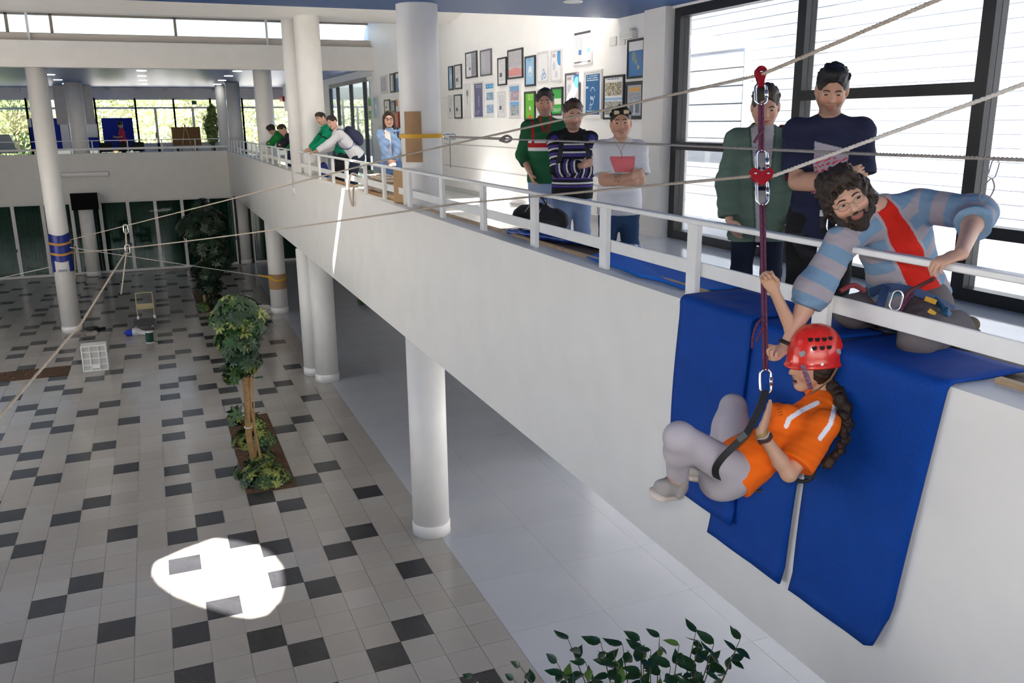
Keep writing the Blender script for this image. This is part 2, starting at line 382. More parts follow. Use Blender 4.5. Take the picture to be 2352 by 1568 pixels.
# far beam with clerestory on top
struct('wall_beam', MB().box((-13, YB, 7.05), (WX, YB+0.35, 7.70)).box((-13, YB+.35, 7.26), (WX, YB+0.6, 7.70)), WHITE, label='deep white beam below the strip of high windows', cat='beam')
struct('trim_3', MB().box((-13, YB+0.35, 7.70), (WX, YB+0.85, 7.90)), CREAM, label='cream sill under the high strip windows', cat='sill')
fr = MB().box((-13, YB+0.55, 7.88), (WX, YB+0.65, 7.93)).box((-13, YB+0.55, 8.36), (WX, YB+0.65, 8.42))
for pxm in (16, 118, 402, 655): 
    x = ony(pxm, 60, YB+0.6)[0]; fr.box((x-0.035, YB+0.55, 7.9), (x+0.035, YB+0.65, 8.4))
win = struct('window_1', fr, mat('brown_window_frame', (0.30, 0.24, 0.17), 0.5), label='long strip of high clerestory windows', cat='window')
xs = [-13]+[ony(q, 60, YB+0.6)[0] for q in (16, 118, 402, 655)]+[WX]
for a, b in zip(xs[:-1], xs[1:]): MB().box((a+.035, YB+0.595, 7.93), (b-.035, YB+0.603, 8.36)).build('pane', GLASS, win)
for pxm in (62, 612):
    x = ony(pxm, 60, YB+0.2)[0]; tag(MB().box((x-0.03, YB+0.25, 7.70), (x+0.03, YB+0.31, 8.45)).build('window_post', WMET), 'slim white post in front of the high windows, '+('left' if pxm < 100 else 'right')+' one', 'post')
struct('ceiling_far', MB().box((-13, YB+0.35, 7.15), (WX, YW+0.3, 7.27)), mat('blue_gloss_ceiling', srgb(40, 84, 132), 0.38), label='glossy blue ceiling over the far landing', cat='ceiling')
struct('wall_left', MB().box((-13.3, 20, 0), (-13.0, YW+1.2, 9.4)).box((-13.3, -9, 0), (-13.0, 4, 9.4)).box((-13.3, 4, 0), (-13.0, 20, 0.9)).box((-13.3, 4, 3.2), (-13.0, 20, 4.4)).box((-13.3, 4, 6.9), (-13.0, 20, 9.4)), WHITE, label='white wall on the unseen left side of the hall', cat='wall')
struct('wall_back', MB().box((-13.3, -9.3, 0), (WX+.3, -9, 4.7)).box((-13.3, -9.3, 6.9), (WX+.3, -9, 7.4)).box((5, -9.3, 4.7), (WX+.3, -9, 6.9)), WHITE, label='white wall behind the photographer', cat='wall')
struct('wall_under_gallery', MB().box((6.4, 12.5, 0), (6.6, YW+1.2, ZB)).box((6.4, -3, 2.7), (6.6, 12.5, ZB)).box((6.4, -9, 0), (6.6, -3, ZB)), WHITE, label='white wall at the back of the space under the gallery', cat='wall')
struct('wall_sun_block', MB().box((-13, 11.1, ZC+.44), (1.40, 11.3, ZR+.05)), WHITE, label='unseen white wall added above the near ceiling edge to block sun', cat='wall')  # added out of view to keep the sun strip off the hall floor
struct('wall_far_end', MB().box((-13.3, YW+1.2, 0), (9.9, YW+1.4, ZF-.1)), WHITE)
# ------------------------------------------------------------------ columns
R_C = 0.255
def column(x, y, z0, z1, label, ring=True, r=R_C):
    t = empty('column', (x, y, z0), label, 'column', 'round white columns')
    mb = MB().lathe([(r, 0), (r, z1-z0)], (x, y, z0), 40); sh = mb.build('shaft', COLW, t, True)
    if ring: MB().lathe([(r+0.012, 0), (r+0.012, 0.16), (r, 0.175)], (x, y, z0), 40).build('base_ring', COLW, t, True)
    return t
ya = 10.77
column(3.13, 10.77, 0, ZB, 'nearest round white column, standing in the open on the plain grey floor')
column(3.17, 18.80, 0, ZB, 'right one of the paired white columns under the gallery')
column(3.02, 19.45, 0, ZB, 'left one of the paired white columns under the gallery')
column(3.18, 26.60, 0, ZB, 'white lower column wrapped in cardboard with a yellow strap')
column(3.24, 37.05, 0, ZB, 'far lower white column beside the green curtains, right of the trees')
column(-2.53, 26.49, 0, 7.15, 'tall white column on the left wrapped in blue plastic')
column(-2.47, 36.45, 0, 2.78, 'far lower white column under the black screen')
column(3.19, 10.80, ZF, ZR, 'big white column on the gallery with a yellow strap and cardboard')
column(3.22, 18.80, ZF, 7.72, 'tall white gallery column rising to the sloping ceiling, front of a pair')
column(3.06, 19.45, ZF, 7.72, 'white gallery column half hidden behind its twin')
column(3.20, 26.60, ZF, 7.15, 'white gallery column right of the far corner, behind the two leaning men')
column(3.28, 37.05, ZF, 7.15, 'far gallery column with shaded left side, beside the potted tree', r=0.27)
column(-2.40, 37.2, ZF, 7.15, 'far gallery column in front of the hanging banner', r=0.3)
x = ony(511, 270, 38.6)[0]; column(x, 38.6, ZF, 7.15, 'slim bright white column next to the potted tree', r=0.2)

# ------------------------------------------------------------------ far doors with curtains, below
xd = [2.93-0.985*k for k in range(0, 11)]
rnd = random.Random(3)
side = [3.55, 4.5, 5.45, 6.4, 7.35]
bays = [(b, a) for a, b in zip(xd[:-1], xd[1:])]+[(a, b) for a, b in zip(side[:-1], side[1:])]
for n, (a, b) in enumerate(bays):
    d = MB()
    d.box((a, YF+0.12, 0), (a+0.06, YF+0.20, 2.78)).box((b-0.06, YF+0.12, 0), (b, YF+0.20, 2.78)).box((a+.06, YF+0.12, 2.70), (b-.06, YF+0.20, 2.78)).box((a+.06, YF+0.12, 0), (b-.06, YF+0.20, 0.09))
    dr = struct('door_%d' % (n+1), d, WMET, label='white framed glass door of the far ground floor', cat='door')
    MB().box((a+.06, YF+0.155, .09), (b-.06, YF+0.163, 2.70)).build('pane', GLASSD, dr)
    if n % 2 == 0: MB().box((b-.055, YF+0.08, 1.0), (b-.02, YF+0.12, 1.12)).build('door_handle', BLACKP, dr)
    mb = MB(); k = 40; ph = rnd.random()*6
    top = []; bot = []
    for i in range(k+1):
        x = a+.02+(b-a-.04)*i/k; y = YF+0.42+0.045*math.sin(i*1.25+ph)+0.02*math.sin(i*.53+ph*2)
        top.append((x, y, 2.72)); bot.append((x, y+0.01*math.sin(i+ph), 0.03))
    mb.add(top+bot, [(i, i+1, k+1+i+1, k+1+i) for i in range(k)])
    ordn = ['first', 'second', 'third', 'fourth', 'fifth', 'sixth', 'seventh', 'eighth', 'ninth', 'tenth']
    lab = ('dark green curtain behind the glass doors, %s from the corner column leftwards' % ordn[n]) if n < 10 else ('dark green curtain behind the doors under the gallery, %s from the corner column rightwards' % ordn[n-10])
    tag(mb.build('curtain', CURT, smooth=True), lab, 'curtain', 'green curtains behind the far doors')
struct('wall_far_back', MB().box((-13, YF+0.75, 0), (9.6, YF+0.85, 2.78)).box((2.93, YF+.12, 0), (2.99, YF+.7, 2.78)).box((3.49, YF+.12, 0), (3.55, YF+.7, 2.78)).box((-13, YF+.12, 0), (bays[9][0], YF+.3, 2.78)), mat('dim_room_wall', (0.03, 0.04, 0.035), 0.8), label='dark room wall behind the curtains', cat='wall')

# ------------------------------------------------------------------ far landing: wall of windows
mb = MB().box((-13, YW, 6.72), (WX, YW+0.25, 7.15)); struct('wall_far_lintel', mb, WHITE, label='white lintel wall above the far windows', cat='wall')
mx = [-13, -9, -7, ony(65, 280, YW)[0]-1.6, ony(65, 280, YW)[0], ony(120, 280, YW)[0], ony(222, 280, YW)[0], ony(315, 280, YW)[0], ony(403, 280, YW)[0], ony(487, 280, YW)[0], ony(560, 280, YW)[0], WX]
for n, (a, b) in enumerate(zip(mx[:-1], mx[1:])):
    f = MB()
    for x in (a, b): f.box((x-.04, YW+.05, ZF), (x+.04, YW+.13, 6.72))
    f.box((a+.04, YW+.05, 6.64), (b-.04, YW+.13, 6.72)).box((a+.04, YW+.05, 6.26), (b-.04, YW+.13, 6.34)).box((a+.04, YW+.05, ZF), (b-.04, YW+.13, ZF+.1))
    mid = 7 <= n <= 9
    if mid: f.box(((a+b)/2-.05, YW+.05, ZF+.1), ((a+b)/2+.05, YW+.13, 6.26)).box((a+.04, YW+.05, ZF+.1), (b-.04, YW+.13, ZF+.75))
    w = struct('window_%d' % (n+2), f, WMET, label='tall white framed window of the far landing', cat='window')
    MB().box((a+.04, YW+.085, 6.34), (b-.04, YW+.092, 6.64)).build('pane', GLASS, w)
    MB().box((a+.04, YW+.085, ZF+.1), (b-.04, YW+.092, 6.26)).build('pane', GLASS, w)
    if mid: MB().box(((a+b)/2-.09, YW-.02, 5.0), ((a+b)/2-.05, YW+.05, 5.25)).build('handle', BLACKP, w)

# ------------------------------------------------------------------ glass wall beside the gallery
YM = [9.95, 7.56, 5.34, 3.0, 0.8, -1.4]
trans = [5.26, 5.82, 4.66, 5.82, 5.26]
for n in range(5):
    b, a = YM[n], YM[n+1]
    f = MB().box((WX+.02, b-.13 if n == 0 else b-.06, ZF), (WX+.16, b, ZC)).box((WX+.02, a, ZF), (WX+.16, a+.065, ZC))
    b2 = b-.13 if n == 0 else b-.06
    f.box((WX+.02, a+.065, ZC-.14), (WX+.16, b2, ZC)).box((WX+.02, a+.065, ZF), (WX+.16, b2, ZF+.11)).box((WX+.02, a+.065, trans[n]-.05), (WX+.16, b2, trans[n]+.05))
    w = struct('window_%d' % (n+20), f, BLACKM, label='black framed panes of the tall glass wall', cat='window')
    MB().box((WX+.085, a+.065, ZF+.11), (WX+.093, b2, trans[n]-.05)).build('pane', GLASS, w)
    MB().box((WX+.085, a+.065, trans[n]+.05), (WX+.093, b2, ZC-.14)).build('pane', GLASS, w)
# glazed partition further along the gallery wall
f = MB().box((WX, 26.62, 6.80), (WX+.12, 33.0, 6.93)).box((WX, 26.62, ZF), (WX+.12, 33.0, ZF+.08))
ys = [26.62, 27.5, 29.5, 31.7, 33.0]
for y in ys: f.box((WX, y-.04, ZF+.08), (WX+.12, y+.04, 6.80))
w = struct('window_30', f, BLACKM, label='dark framed glazed partition far along the gallery wall', cat='window')
for a, b in zip(ys[:-1], ys[1:]): MB().box((WX+.055, a+.04, ZF+.08), (WX+.063, b-.04, 6.80)).build('pane', glassmat('partition_glass', (0.9, .95, 1), .2), w)

# ------------------------------------------------------------------ outside: ground, neighbour block with siding, trees
struct('ground', MB().box((-90, -60, -0.6), (90, 130, -0.35)), mat('pale_paving', (0.55, 0.55, 0.55), 0.9), label='pale paving outside', cat='ground')
SID = mat('shade_toned_siding', (0.40, 0.43, 0.47), 0.5)  # blue-grey tone puts the shade on the white facade into its colour
nb = empty('neighbour_building', (11.2, 8, -.35), 'pale neighbouring building with horizontal siding seen through the glass wall', 'building')
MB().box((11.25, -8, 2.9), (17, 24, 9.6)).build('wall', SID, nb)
MB().box((11.25, -8, -.35), (17, 24, 2.9)).build('bounce_wall', mat('bounce_white', (.8, .8, .8), .7), nb)  # lower storey made white to bounce light in under the gallery
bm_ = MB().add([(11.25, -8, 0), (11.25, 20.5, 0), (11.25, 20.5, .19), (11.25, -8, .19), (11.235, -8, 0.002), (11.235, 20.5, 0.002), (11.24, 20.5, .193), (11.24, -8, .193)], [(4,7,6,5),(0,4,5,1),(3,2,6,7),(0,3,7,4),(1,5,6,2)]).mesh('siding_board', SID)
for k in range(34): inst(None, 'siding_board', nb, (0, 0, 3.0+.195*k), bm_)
# louvred window of the neighbour, behind the jacketed man
ya0 = onx(1720, 180, 11.15)[1]; yb0 = onx(1575, 180, 11.15)[1]; zb0 = onx(1640, 325, 11.15)[2]; zt0 = onx(1640, 105, 11.15)[2]
wn = MB().box((11.10, ya0, zb0), (11.2, ya0+.1, zt0)).box((11.10, yb0-.1, zb0), (11.2, yb0, zt0)).box((11.10, ya0+.1, zt0-.12), (11.2, yb0-.1, zt0)).box((11.10, ya0+.1, zb0), (11.2, yb0-.1, zb0+.06)).build('window_frame', mat('white_outdoor_frame', (.85, .87, .9), .4), nb)
nsl = 5; hh = (zt0-zb0-.2)/nsl
for k in range(nsl): MB().box((11.12, ya0+.1, zb0+.08+k*hh), (11.17, yb0-.1, zb0+.08+(k+.93)*hh)).build('louvre_panel', mat('louvre_shade_tone', (.34, .38, .43), .4), nb)  # slats carry the same shade in their colour

def leaf_cloud(mb, c, rad, n, size, rn, up=0.3, hollow=0.35):
    for _ in range(n):
        while True:
            q = np.array([rn.uniform(-1, 1) for _ in range(3)]); l = np.linalg.norm(q)
            if hollow < l < 1: break
        P = np.asarray(c)+q*np.asarray(rad); d = nrm(q+np.array([rn.gauss(0, .6), rn.gauss(0, .6), rn.gauss(up-.6, .5)])); s_ = nrm(np.cross(d, [rn.gauss(0, 1), rn.gauss(0, 1), rn.gauss(0, 1)])); nn = np.cross(d, s_)
        L = size*rn.uniform(.7, 1.3); w_ = L*.24
        mb.add([P, P+d*L*.45+s_*w_+nn*L*.06, P+d*L, P+d*L*.45-s_*w_+nn*L*.06], [(0, 1, 2, 3)])
rt = random.Random(11)
OUTG = mat('sunlit_foliage', (0.42, 0.46, 0.22), 0.7, noise=0.5, nscale=2); OUTC = mat('cypress_foliage', (0.11, 0.16, 0.05), 0.8, noise=.5, nscale=3)
for k, (px_, yy, rr, top) in enumerate([(6, 50, .62, 7.6), (34, 48, .55, 7.5), (62, 50, .5, 7.3)]):
    x = ony(px_, 280, yy)[0]; t = empty('cypress_tree', (x, yy, -.35), ['cypress tree outside the far window, leftmost', 'cypress tree outside the far window, middle of three', 'cypress tree outside the far window, nearest the left column'][k], 'tree', 'cypresses outside')
    mb = MB(); leaf_cloud(mb, (x, yy, (top)/2+.4), (rr, rr, top/2), 1500, .3, rt, 1.2); mb.build('foliage', OUTC, t)['kind'] = 'stuff'
    MB().tube([(x, yy, -.35), (x, yy, top*.7)], [.12, .05]).build('trunk', BARK, t)
for k, (px_, yy, rr) in enumerate([(255, 52, 1.3), (350, 57.5, 1.5), (450, 52, 1.3), (600, 57.5, 1.7)]):
    x = ony(px_, 260, yy)[0]; t = empty('leafy_tree', (x, yy, -.35), 'pale green tree outside the far doors, '+['leftmost', 'second from the left', 'second from the right', 'rightmost'][k], 'tree', 'trees outside the far doors')
    mb = MB(); leaf_cloud(mb, (x, yy, 6.3), (rr, rr, 1.9), 1400, .35, rt, .3); mb.build('foliage', OUTG, t)['kind'] = 'stuff'
    MB().tube([(x, yy, -.35), (x, yy, 5.5)], [.16, .08]).build('trunk', BARK, t)

# ------------------------------------------------------------------ railing on the parapet
XR = 2.93
py_ = [2.0, 3.21, 4.31, 5.42, 6.66, 7.89, 9.18, 10.50, 11.78, 12.9, 14.23, 15.4, 16.74, 17.84, 19.04, 20.1, 21.05, 22.23, 23.52, 24.68, 25.93, 27.15, 28.4, 29.6, 30.8, 32.0, 33.2, 34.4, 35.6, 36.6]
rl = empty('railing', (XR, 2, ZL), 'white metal railing with square posts along the gallery parapet', 'railing')
pm = MB().box((-.02, -.05, 0), (.02, .05, 0.435), .004).mesh('post', RAILM)
for y in py_+[0.9, -.3]: inst(None, 'post', rl, (XR, y, ZL), pm)
MB().box((XR-.028, -1, ZL+.435), (XR+.028, 36.9, ZL+.465), .005).build('top_rail', RAILM, rl)
MB().box((XR+.021, -1, ZL+.125), (XR+.036, 36.9, ZL+.21), .003).build('lower_rail', RAILM, rl)
rl = empty('railing', (0, YF+.1, ZL), 'thin white railing across the far landing', 'railing')
pm2 = MB().box((-.02, -.02, 0), (.02, .02, .45)).mesh('post', RAILM)
for k in range(14): inst(None, 'post', rl, (2.9-1.22*k, YF+.1, ZL), pm2)
MB().box((-13, YF+.07, ZL+.45), (XR, YF+.13, ZL+.48)).build('top_rail', RAILM, rl)
MB().box((-13, YF+.085, ZL+.12), (XR, YF+.115, ZL+.20)).build('lower_rail', RAILM, rl)
# plank along the inner edge of the parapet, bench platform behind it
tag(MB().box((FX+.20, .2, ZL), (FX+.24, 2.33, ZL+.022), .003).build('wooden_plank', WOOD), 'short end of pine plank on the parapet at the right edge', 'plank')
tag(MB().box((FX+.20, 4.34, ZL), (FX+.24, 10.4, ZL+.022), .003).build('wooden_plank', WOOD), 'long narrow pine plank on edge along the parapet top', 'plank')
bn = empty('low_platform', (3.6, 4.5, ZF), 'low brown wooden platform behind the parapet under the mats', 'platform')
for k in range(2): MB().box((FX+.315+k*.165, .6, ZL-.035), (FX+.315+k*.165+.158, 8.0, ZL-.004), .004).build('board', BROWN, bn)
for y in (.8, 3, 5.2, 7.7):
    for x in (FX+.36, FX+.58): MB().box((x-.03, y-.03, ZF), (x+.03, y+.03, ZL-.035)).build('leg', BROWN, bn)
# ------------------------------------------------------------------ people: smooth-blended bodies
class Sdf:
    def __init__(s): s.p = []
    def cap(s, a, b, ra, rb=None, k=.02, flat=None, cut=None, sv=(0, 0), sub=False):
        s.p.append(dict(t='c', a=np.asarray(a, float), b=np.asarray(b, float), ra=ra, rb=ra if rb is None else rb, k=k, flat=flat, cut=cut, sv=sv, sub=sub)); return s
    def ell(s, c, r, M=None, k=.02, cut=None, sub=False, sv=(0, 0)):
        s.p.append(dict(t='e', c=np.asarray(c, float), r=np.asarray(r, float), M=np.eye(3) if M is None else np.asarray(M, float), k=k, cut=cut, sub=sub, sv=sv)); return s
    def bounds(s):
        lo = []; hi = []
        for q in s.p:
            if q['sub']: continue
            if q['t'] == 'c':
                R = max(q['ra'], q['rb']); lo += [np.minimum(q['a'], q['b'])-R]; hi += [np.maximum(q['a'], q['b'])+R]
            else:
                R = q['r'].max(); lo += [q['c']-R]; hi += [q['c']+R]
        return np.min(lo, 0), np.max(hi, 0)
def _pd(q, P, want_t=False):
    if q['t'] == 'c':
        a, b = q['a'].astype(P.dtype), q['b'].astype(P.dtype); sc = 1.0
        X = P-a; ab = b-a
        if q['flat'] is not None:
            n, f = q['flat']; n = np.asarray(n, P.dtype); n = n/np.linalg.norm(n)
            X = X+(X@n)[..., None]*n*(1/f-1); ab = ab+(ab@n)*n*(1/f-1); sc = f**.5
        L2 = float(ab@ab)+1e-12; t = np.clip((X@ab)/L2, 0, 1)
        Y = X-t[..., None]*ab
        d = (np.sqrt((Y*Y).sum(-1))-(q['ra']+(q['rb']-q['ra'])*t))*sc
    else:
        X = (P-q['c'].astype(P.dtype))@q['M'].astype(P.dtype).T; r = q['r'].astype(P.dtype)
        k0 = np.sqrt(((X/r)**2).sum(-1)); k1 = np.sqrt(((X/(r*r))**2).sum(-1))+1e-9
        d = k0*(k0-1)/k1; d = np.where(k0 < 1e-3, -r.min(), d); t = np.zeros_like(d)
    if q['cut'] is not None:
        for cp, cn in (q['cut'] if isinstance(q['cut'], list) else [q['cut']]):
            d = np.maximum(d, (P-np.asarray(cp, P.dtype))@np.asarray(cn, P.dtype))
    return (d, t) if want_t else d
def _comb(acc, d, q):
    k = q['k']
    if q['sub']:
        d = -d; h = np.clip(.5-.5*(acc-d)/k, 0, 1) if k > 0 else None
        return np.maximum(acc, d) if k <= 0 else acc+(d-acc)*h+k*h*(1-h)
    if k <= 0: return np.minimum(acc, d)
    h = np.clip(.5+.5*(acc-d)/k, 0, 1)
    return acc+(d-acc)*h-k*h*(1-h)
def sdf_eval(s, P):
    acc = np.full(P.shape[:-1], 1e3, P.dtype)
    for q in s.p: acc = _comb(acc, _pd(q, P), q) if not (acc[0:1] > 500).all() or q['sub'] else _pd(q, P)
    return acc
def wave(P, f, seed):
    r = np.random.RandomState(seed); o = 0
    for i in range(4):
        d = r.normal(size=3); d = d/np.linalg.norm(d)*f*(1+.6*i); o = o+np.sin(P@d.astype(P.dtype)+r.uniform(0, 6))/(1+.5*i)
    return o/2.2
def polygonise(s, h, noise=None):
    lo, hi = s.bounds(); lo = lo-3*h-.01; hi = hi+3*h+.01; B = 8; bs = B*h
    nb = np.ceil((hi-lo)/bs).astype(int)+1
    I = np.stack(np.meshgrid(*[np.arange(n) for n in nb], indexing='ij'), -1).reshape(-1, 3)
    C = (lo+(I+.5)*bs).astype(np.float32)
    per = [_pd(q, C) for q in s.p]
    acc = None
    for q, d in zip(s.p, per):
        acc = d.copy() if acc is None else _comb(acc, d, q)
    amp = noise[0] if noise else 0
    keep = np.abs(acc) < bs*.95+.012+amp
    I = I[keep]; acc = acc[keep]; per = [d[keep] for d in per]
    g = np.arange(9)
    G = np.stack(np.meshgrid(g, g, g, indexing='ij'), -1).reshape(-1, 3)
    D = np.full((len(I), 729), 1e2, np.float32); first = True
    rad = bs*.87
    posmin = np.min([d for q, d in zip(s.p, per) if not q['sub']], 0)
    for q, d in zip(s.p, per):
        rel = (d < rad*1.6+.03) if q['sub'] else (d < posmin+2.6*rad+q['k']+.02)
        ix = np.nonzero(rel)[0]
        if len(ix) == 0: continue
        P = (lo+((I[ix]*B)[:, None, :]+G[None])*h).astype(np.float32)
        D[ix] = _comb(D[ix], _pd(q, P), q)
    if noise:
        nz_ = np.nonzero(np.abs(D) < amp*2.2+2.2*h)
        P = (lo+(I[nz_[0]]*B+G[nz_[1]])*h).astype(np.float32)
        D[nz_] += (noise[0]*noise[1](P)).astype(np.float32)
    D = D.reshape(-1, 9, 9, 9); S = D < 0
    cnt = sum(S[:, a:a+8, b:b+8, c:c+8].astype(np.int8) for a in (0, 1) for b in (0, 1) for c in (0, 1))
    bi, ci, cj, ck = np.nonzero((cnt > 0) & (cnt < 8))
    cor = [(a, b, c) for a in (0, 1) for b in (0, 1) for c in (0, 1)]
    val = np.stack([D[bi, ci+a, cj+b, ck+c] for a, b, c in cor], 1)
    pos = np.zeros((len(bi), 3)); num = np.zeros(len(bi))
    for e in range(8):
        for f in range(e+1, 8):
            df = np.array(cor[f])-np.array(cor[e])
            if np.abs(df).sum() != 1: continue
            m_ = (val[:, e] < 0) != (val[:, f] < 0); t = val[:, e]/(val[:, e]-val[:, f]+1e-12)
            w = (np.array(cor[e])+t[:, None]*df); pos += np.where(m_[:, None], w, 0); num += m_
    pos /= num[:, None]
    gc = I[bi]*B+np.stack([ci, cj, ck], 1); n1 = nb[1]*B+2; n2 = nb[2]*B+2
    key = (gc[:, 0].astype(np.int64)*n1+gc[:, 1])*n2+gc[:, 2]
    order = np.argsort(key); skey = key[order]
    verts = lo+(gc+pos)*h
    quads = []
    for ax in range(3):
        o = [0, 0, 0]; o[ax] = 1
        s0 = S[:, :8, :8, :8]; s1 = S[:, o[0]:8+o[0], o[1]:8+o[1], o[2]:8+o[2]]
        b_, i_, j_, k_ = np.nonzero(s0 != s1); base = I[b_]*B+np.stack([i_, j_, k_], 1); flip = s0[b_, i_, j_, k_]
        u = np.zeros(3, int); u[(ax+1) % 3] = 1; w = np.zeros(3, int); w[(ax+2) % 3] = 1
        ids = []; ok = np.ones(len(base), bool)
        for off_ in (-u-w, -w, 0*u, -u):
            c = base+off_; kk = (c[:, 0].astype(np.int64)*n1+c[:, 1])*n2+c[:, 2]; p_ = np.searchsorted(skey, kk); p_ = np.clip(p_, 0, len(skey)-1)
            ok &= skey[p_] == kk; ids.append(order[p_])
        Q = np.stack(ids, 1); Q = np.where(flip[:, None], Q, Q[:, ::-1]); quads.append(Q[ok])
    return verts, np.concatenate(quads)
def attr_s(s, Vt):
    best = np.full(len(Vt), 1e9); val = np.zeros(len(Vt)); idx = np.zeros(len(Vt), int)
    for n, q in enumerate(s.p):
        if q['sub']: continue
        d, t = _pd(q, Vt, True); m_ = d < best; best[m_] = d[m_]; val[m_] = (q['sv'][0]+(q['sv'][1]-q['sv'][0])*t)[m_]; idx[m_] = n
    return val, idx
def sdf_obj(s, name, M, parent, h, noise=None, color=None, smooth_it=0):
    v, f = polygonise(s, h, noise)
    me = bpy.data.meshes.new(name); n = len(f)
    me.vertices.add(len(v)); me.vertices.foreach_set('co', v.astype(np.float32).ravel())
    me.loops.add(n*4); me.loops.foreach_set('vertex_index', f.astype(np.int32).ravel())
    me.polygons.add(n); me.polygons.foreach_set('loop_start', np.arange(0, n*4, 4, dtype=np.int32))
    me.polygons.foreach_set('use_smooth', np.ones(n, bool))
    me.update(calc_edges=True); me.validate()
    me.materials.append(M)
    if color is not None:
        sv, idx = attr_s(s, v); nr = np.zeros(len(v)*3, np.float32); me.vertices.foreach_get('normal', nr); nr = nr.reshape(-1, 3)
        c = color(v, sv, idx, nr); c4 = np.ones((len(v), 4), np.float32); c4[:, :3] = c
        a = me.color_attributes.new('Col', 'FLOAT_COLOR', 'POINT'); a.data.foreach_set('color', c4.ravel())
    o = bpy.data.objects.new(name, me); COL.objects.link(o)
    if parent is not None: o.parent = parent; o.matrix_parent_inverse = pw(parent).inverted()
    return o

def rot_to(axis, ang):
    return np.array(Matrix.Rotation(ang, 3, Vector(axis)))
def add_hand(s, w, d, n, thumb, curl=.3, sc=1.0, thumb_in=.2):
    """w wrist, d direction of the hand, n palm-facing normal, thumb = +1/-1 side"""
    d = nrm(d); n = np.asarray(n, float); n = nrm(n-d*np.dot(n, d)); t = np.cross(d, n)*thumb
    s.cap(w, w+d*.03*sc, .024*sc, .028*sc, k=.015, flat=(n, .7))
    s.cap(w+d*.035*sc, w+d*.078*sc, .036*sc, .038*sc, k=.012, flat=(n, .42))
    for off_, L, r in ((.029, .072, .0088), (.0098, .080, .009), (-.0098, .075, .0088), (-.028, .060, .0078)):
        p = w+d*(.084-abs(off_)*.25)*sc+t*off_*sc; a = curl*.55
        for fr_, rr in ((.45, 1.0), (.32, .93), (.23, .82)):
            dd = d*math.cos(a)+n*math.sin(a); q = p+dd*L*fr_*sc; s.cap(p, q, r*rr*sc, r*rr*.92*sc, k=.004); p = q; a += curl
    p = w+d*.025*sc+t*.028*sc; dd = nrm(d*.75+t*(.75-thumb_in)+n*(.25+thumb_in)); q = p+dd*.038*sc; s.cap(p, q, .013*sc, .0105*sc, k=.012)
    dd = nrm(d*.95+t*(.35-thumb_in)+n*(.3+thumb_in)); s.cap(q, q+dd*.03*sc, .0105*sc, .009*sc, k=.005)
def ik(S, W, l1, l2, pole):
    S, W = np.asarray(S, float), np.asarray(W, float); v = W-S; D = np.linalg.norm(v)
    if D > (l1+l2)*.995: W = S+v*((l1+l2)*.995/D); v = W-S; D = np.linalg.norm(v)
    a = (l1*l1-l2*l2+D*D)/(2*D); hgt = math.sqrt(max(l1*l1-a*a, 0)); u = v/D
    p = np.asarray(pole, float); p = p-u*np.dot(p, u); p = nrm(p)
    return S+u*a+p*hgt, W

SKIN_N = 0
def skin_mat(c):
    nm = 'skin_%d_%d_%d' % tuple(int(q*255) for q in c)
    return mat(nm, c, .5, vcol=True, spec=.35, sss=.12)
def cloth(nm, rough=.85, bump=.08): return mat(nm, (1, 1, 1), rough, vcol=True, bump=bump, bscale=260, spec=.25)
CLOTH = cloth('woven_cloth'); DENIM = cloth('denim', .9, .12); HAIRM = mat('hair', (1, 1, 1), .45, vcol=True, bump=.45, bscale=260, spec=.4)
EYEM = mat('eye_white', (.48, .45, .43), .3); IRIS = mat('iris_dark', (.02, .012, .008), .15); BROWM = mat('eyebrow_hair', (.02, .012, .008), .7); LIPM = mat('lip', (.36, .12, .10), .4); MOUTHM = mat('mouth_inside', (.06, .01, .01), .6); TEETH = mat('teeth', (.75, .73, .66), .25)

def head_frame(fwd, up):
    f = nrm(fwd); u = np.asarray(up, float); u = nrm(u-f*np.dot(u, f)); r = np.cross(f, u)
    return np.stack([r, f, u])          # rows: right, forward, up
def add_head(s, hd, HF, sc, jaw=1.0, female=False, mouth=False):
    g_ = lambda x, y, z: hd+(x*HF[0]+y*HF[1]+z*HF[2])*sc
    j = (.9 if female else 1.0)*jaw
    s.ell(g_(0, -.014, .034), np.array([.074, .094, .083])*sc, HF, k=.02)
    s.ell(g_(0, .028, -.018), np.array([.063, .064, .086])*sc, HF, k=.03)
    s.ell(g_(0, .054, -.090), np.array([.030*j, .030, .024])*sc, HF, k=.025)
    for q in (-1, 1):
        s.cap(g_(q*.058*j, -.002, -.045), g_(q*.024*j, .05, -.090), .018*sc, .018*sc, k=.025)
        s.ell(g_(q*.038, .058, -.026), np.array([.024, .026, .024])*sc, HF, k=.02)
    s.cap(g_(-.036, .078, .026), g_(.036, .078, .026), .012*sc, k=.018)
    for q in (-1, 1): s.ell(g_(q*.031, .100, .005), np.array([.016, .017, .0075])*sc, HF, k=.010, sub=True)
    s.cap(g_(0, .088, .014), g_(0, .104, -.022), .0075*sc, .0125*sc, k=.010)
    for q in (-1, 1): s.ell(g_(q*.012, .092, -.027), np.array([.009, .010, .008])*sc, HF, k=.006)
    s.ell(g_(0, .085, -.052), np.array([.027, .012, .010])*sc, HF, k=.010)
    s.ell(g_(0, .081, -.066), np.array([.023, .012, .010])*sc, HF, k=.008)
    if mouth:
        s.ell(g_(0, .060, -.094), np.array([.026, .024, .018])*sc, HF, k=.02)
        s.ell(g_(0, .094, -.062), np.array([.021, .022, .0125])*sc, HF, k=.006, sub=True)
    for q in (-1, 1): s.ell(g_(q*.077, -.008, -.004), np.array([.010, .020, .032])*sc, HF, k=.008)
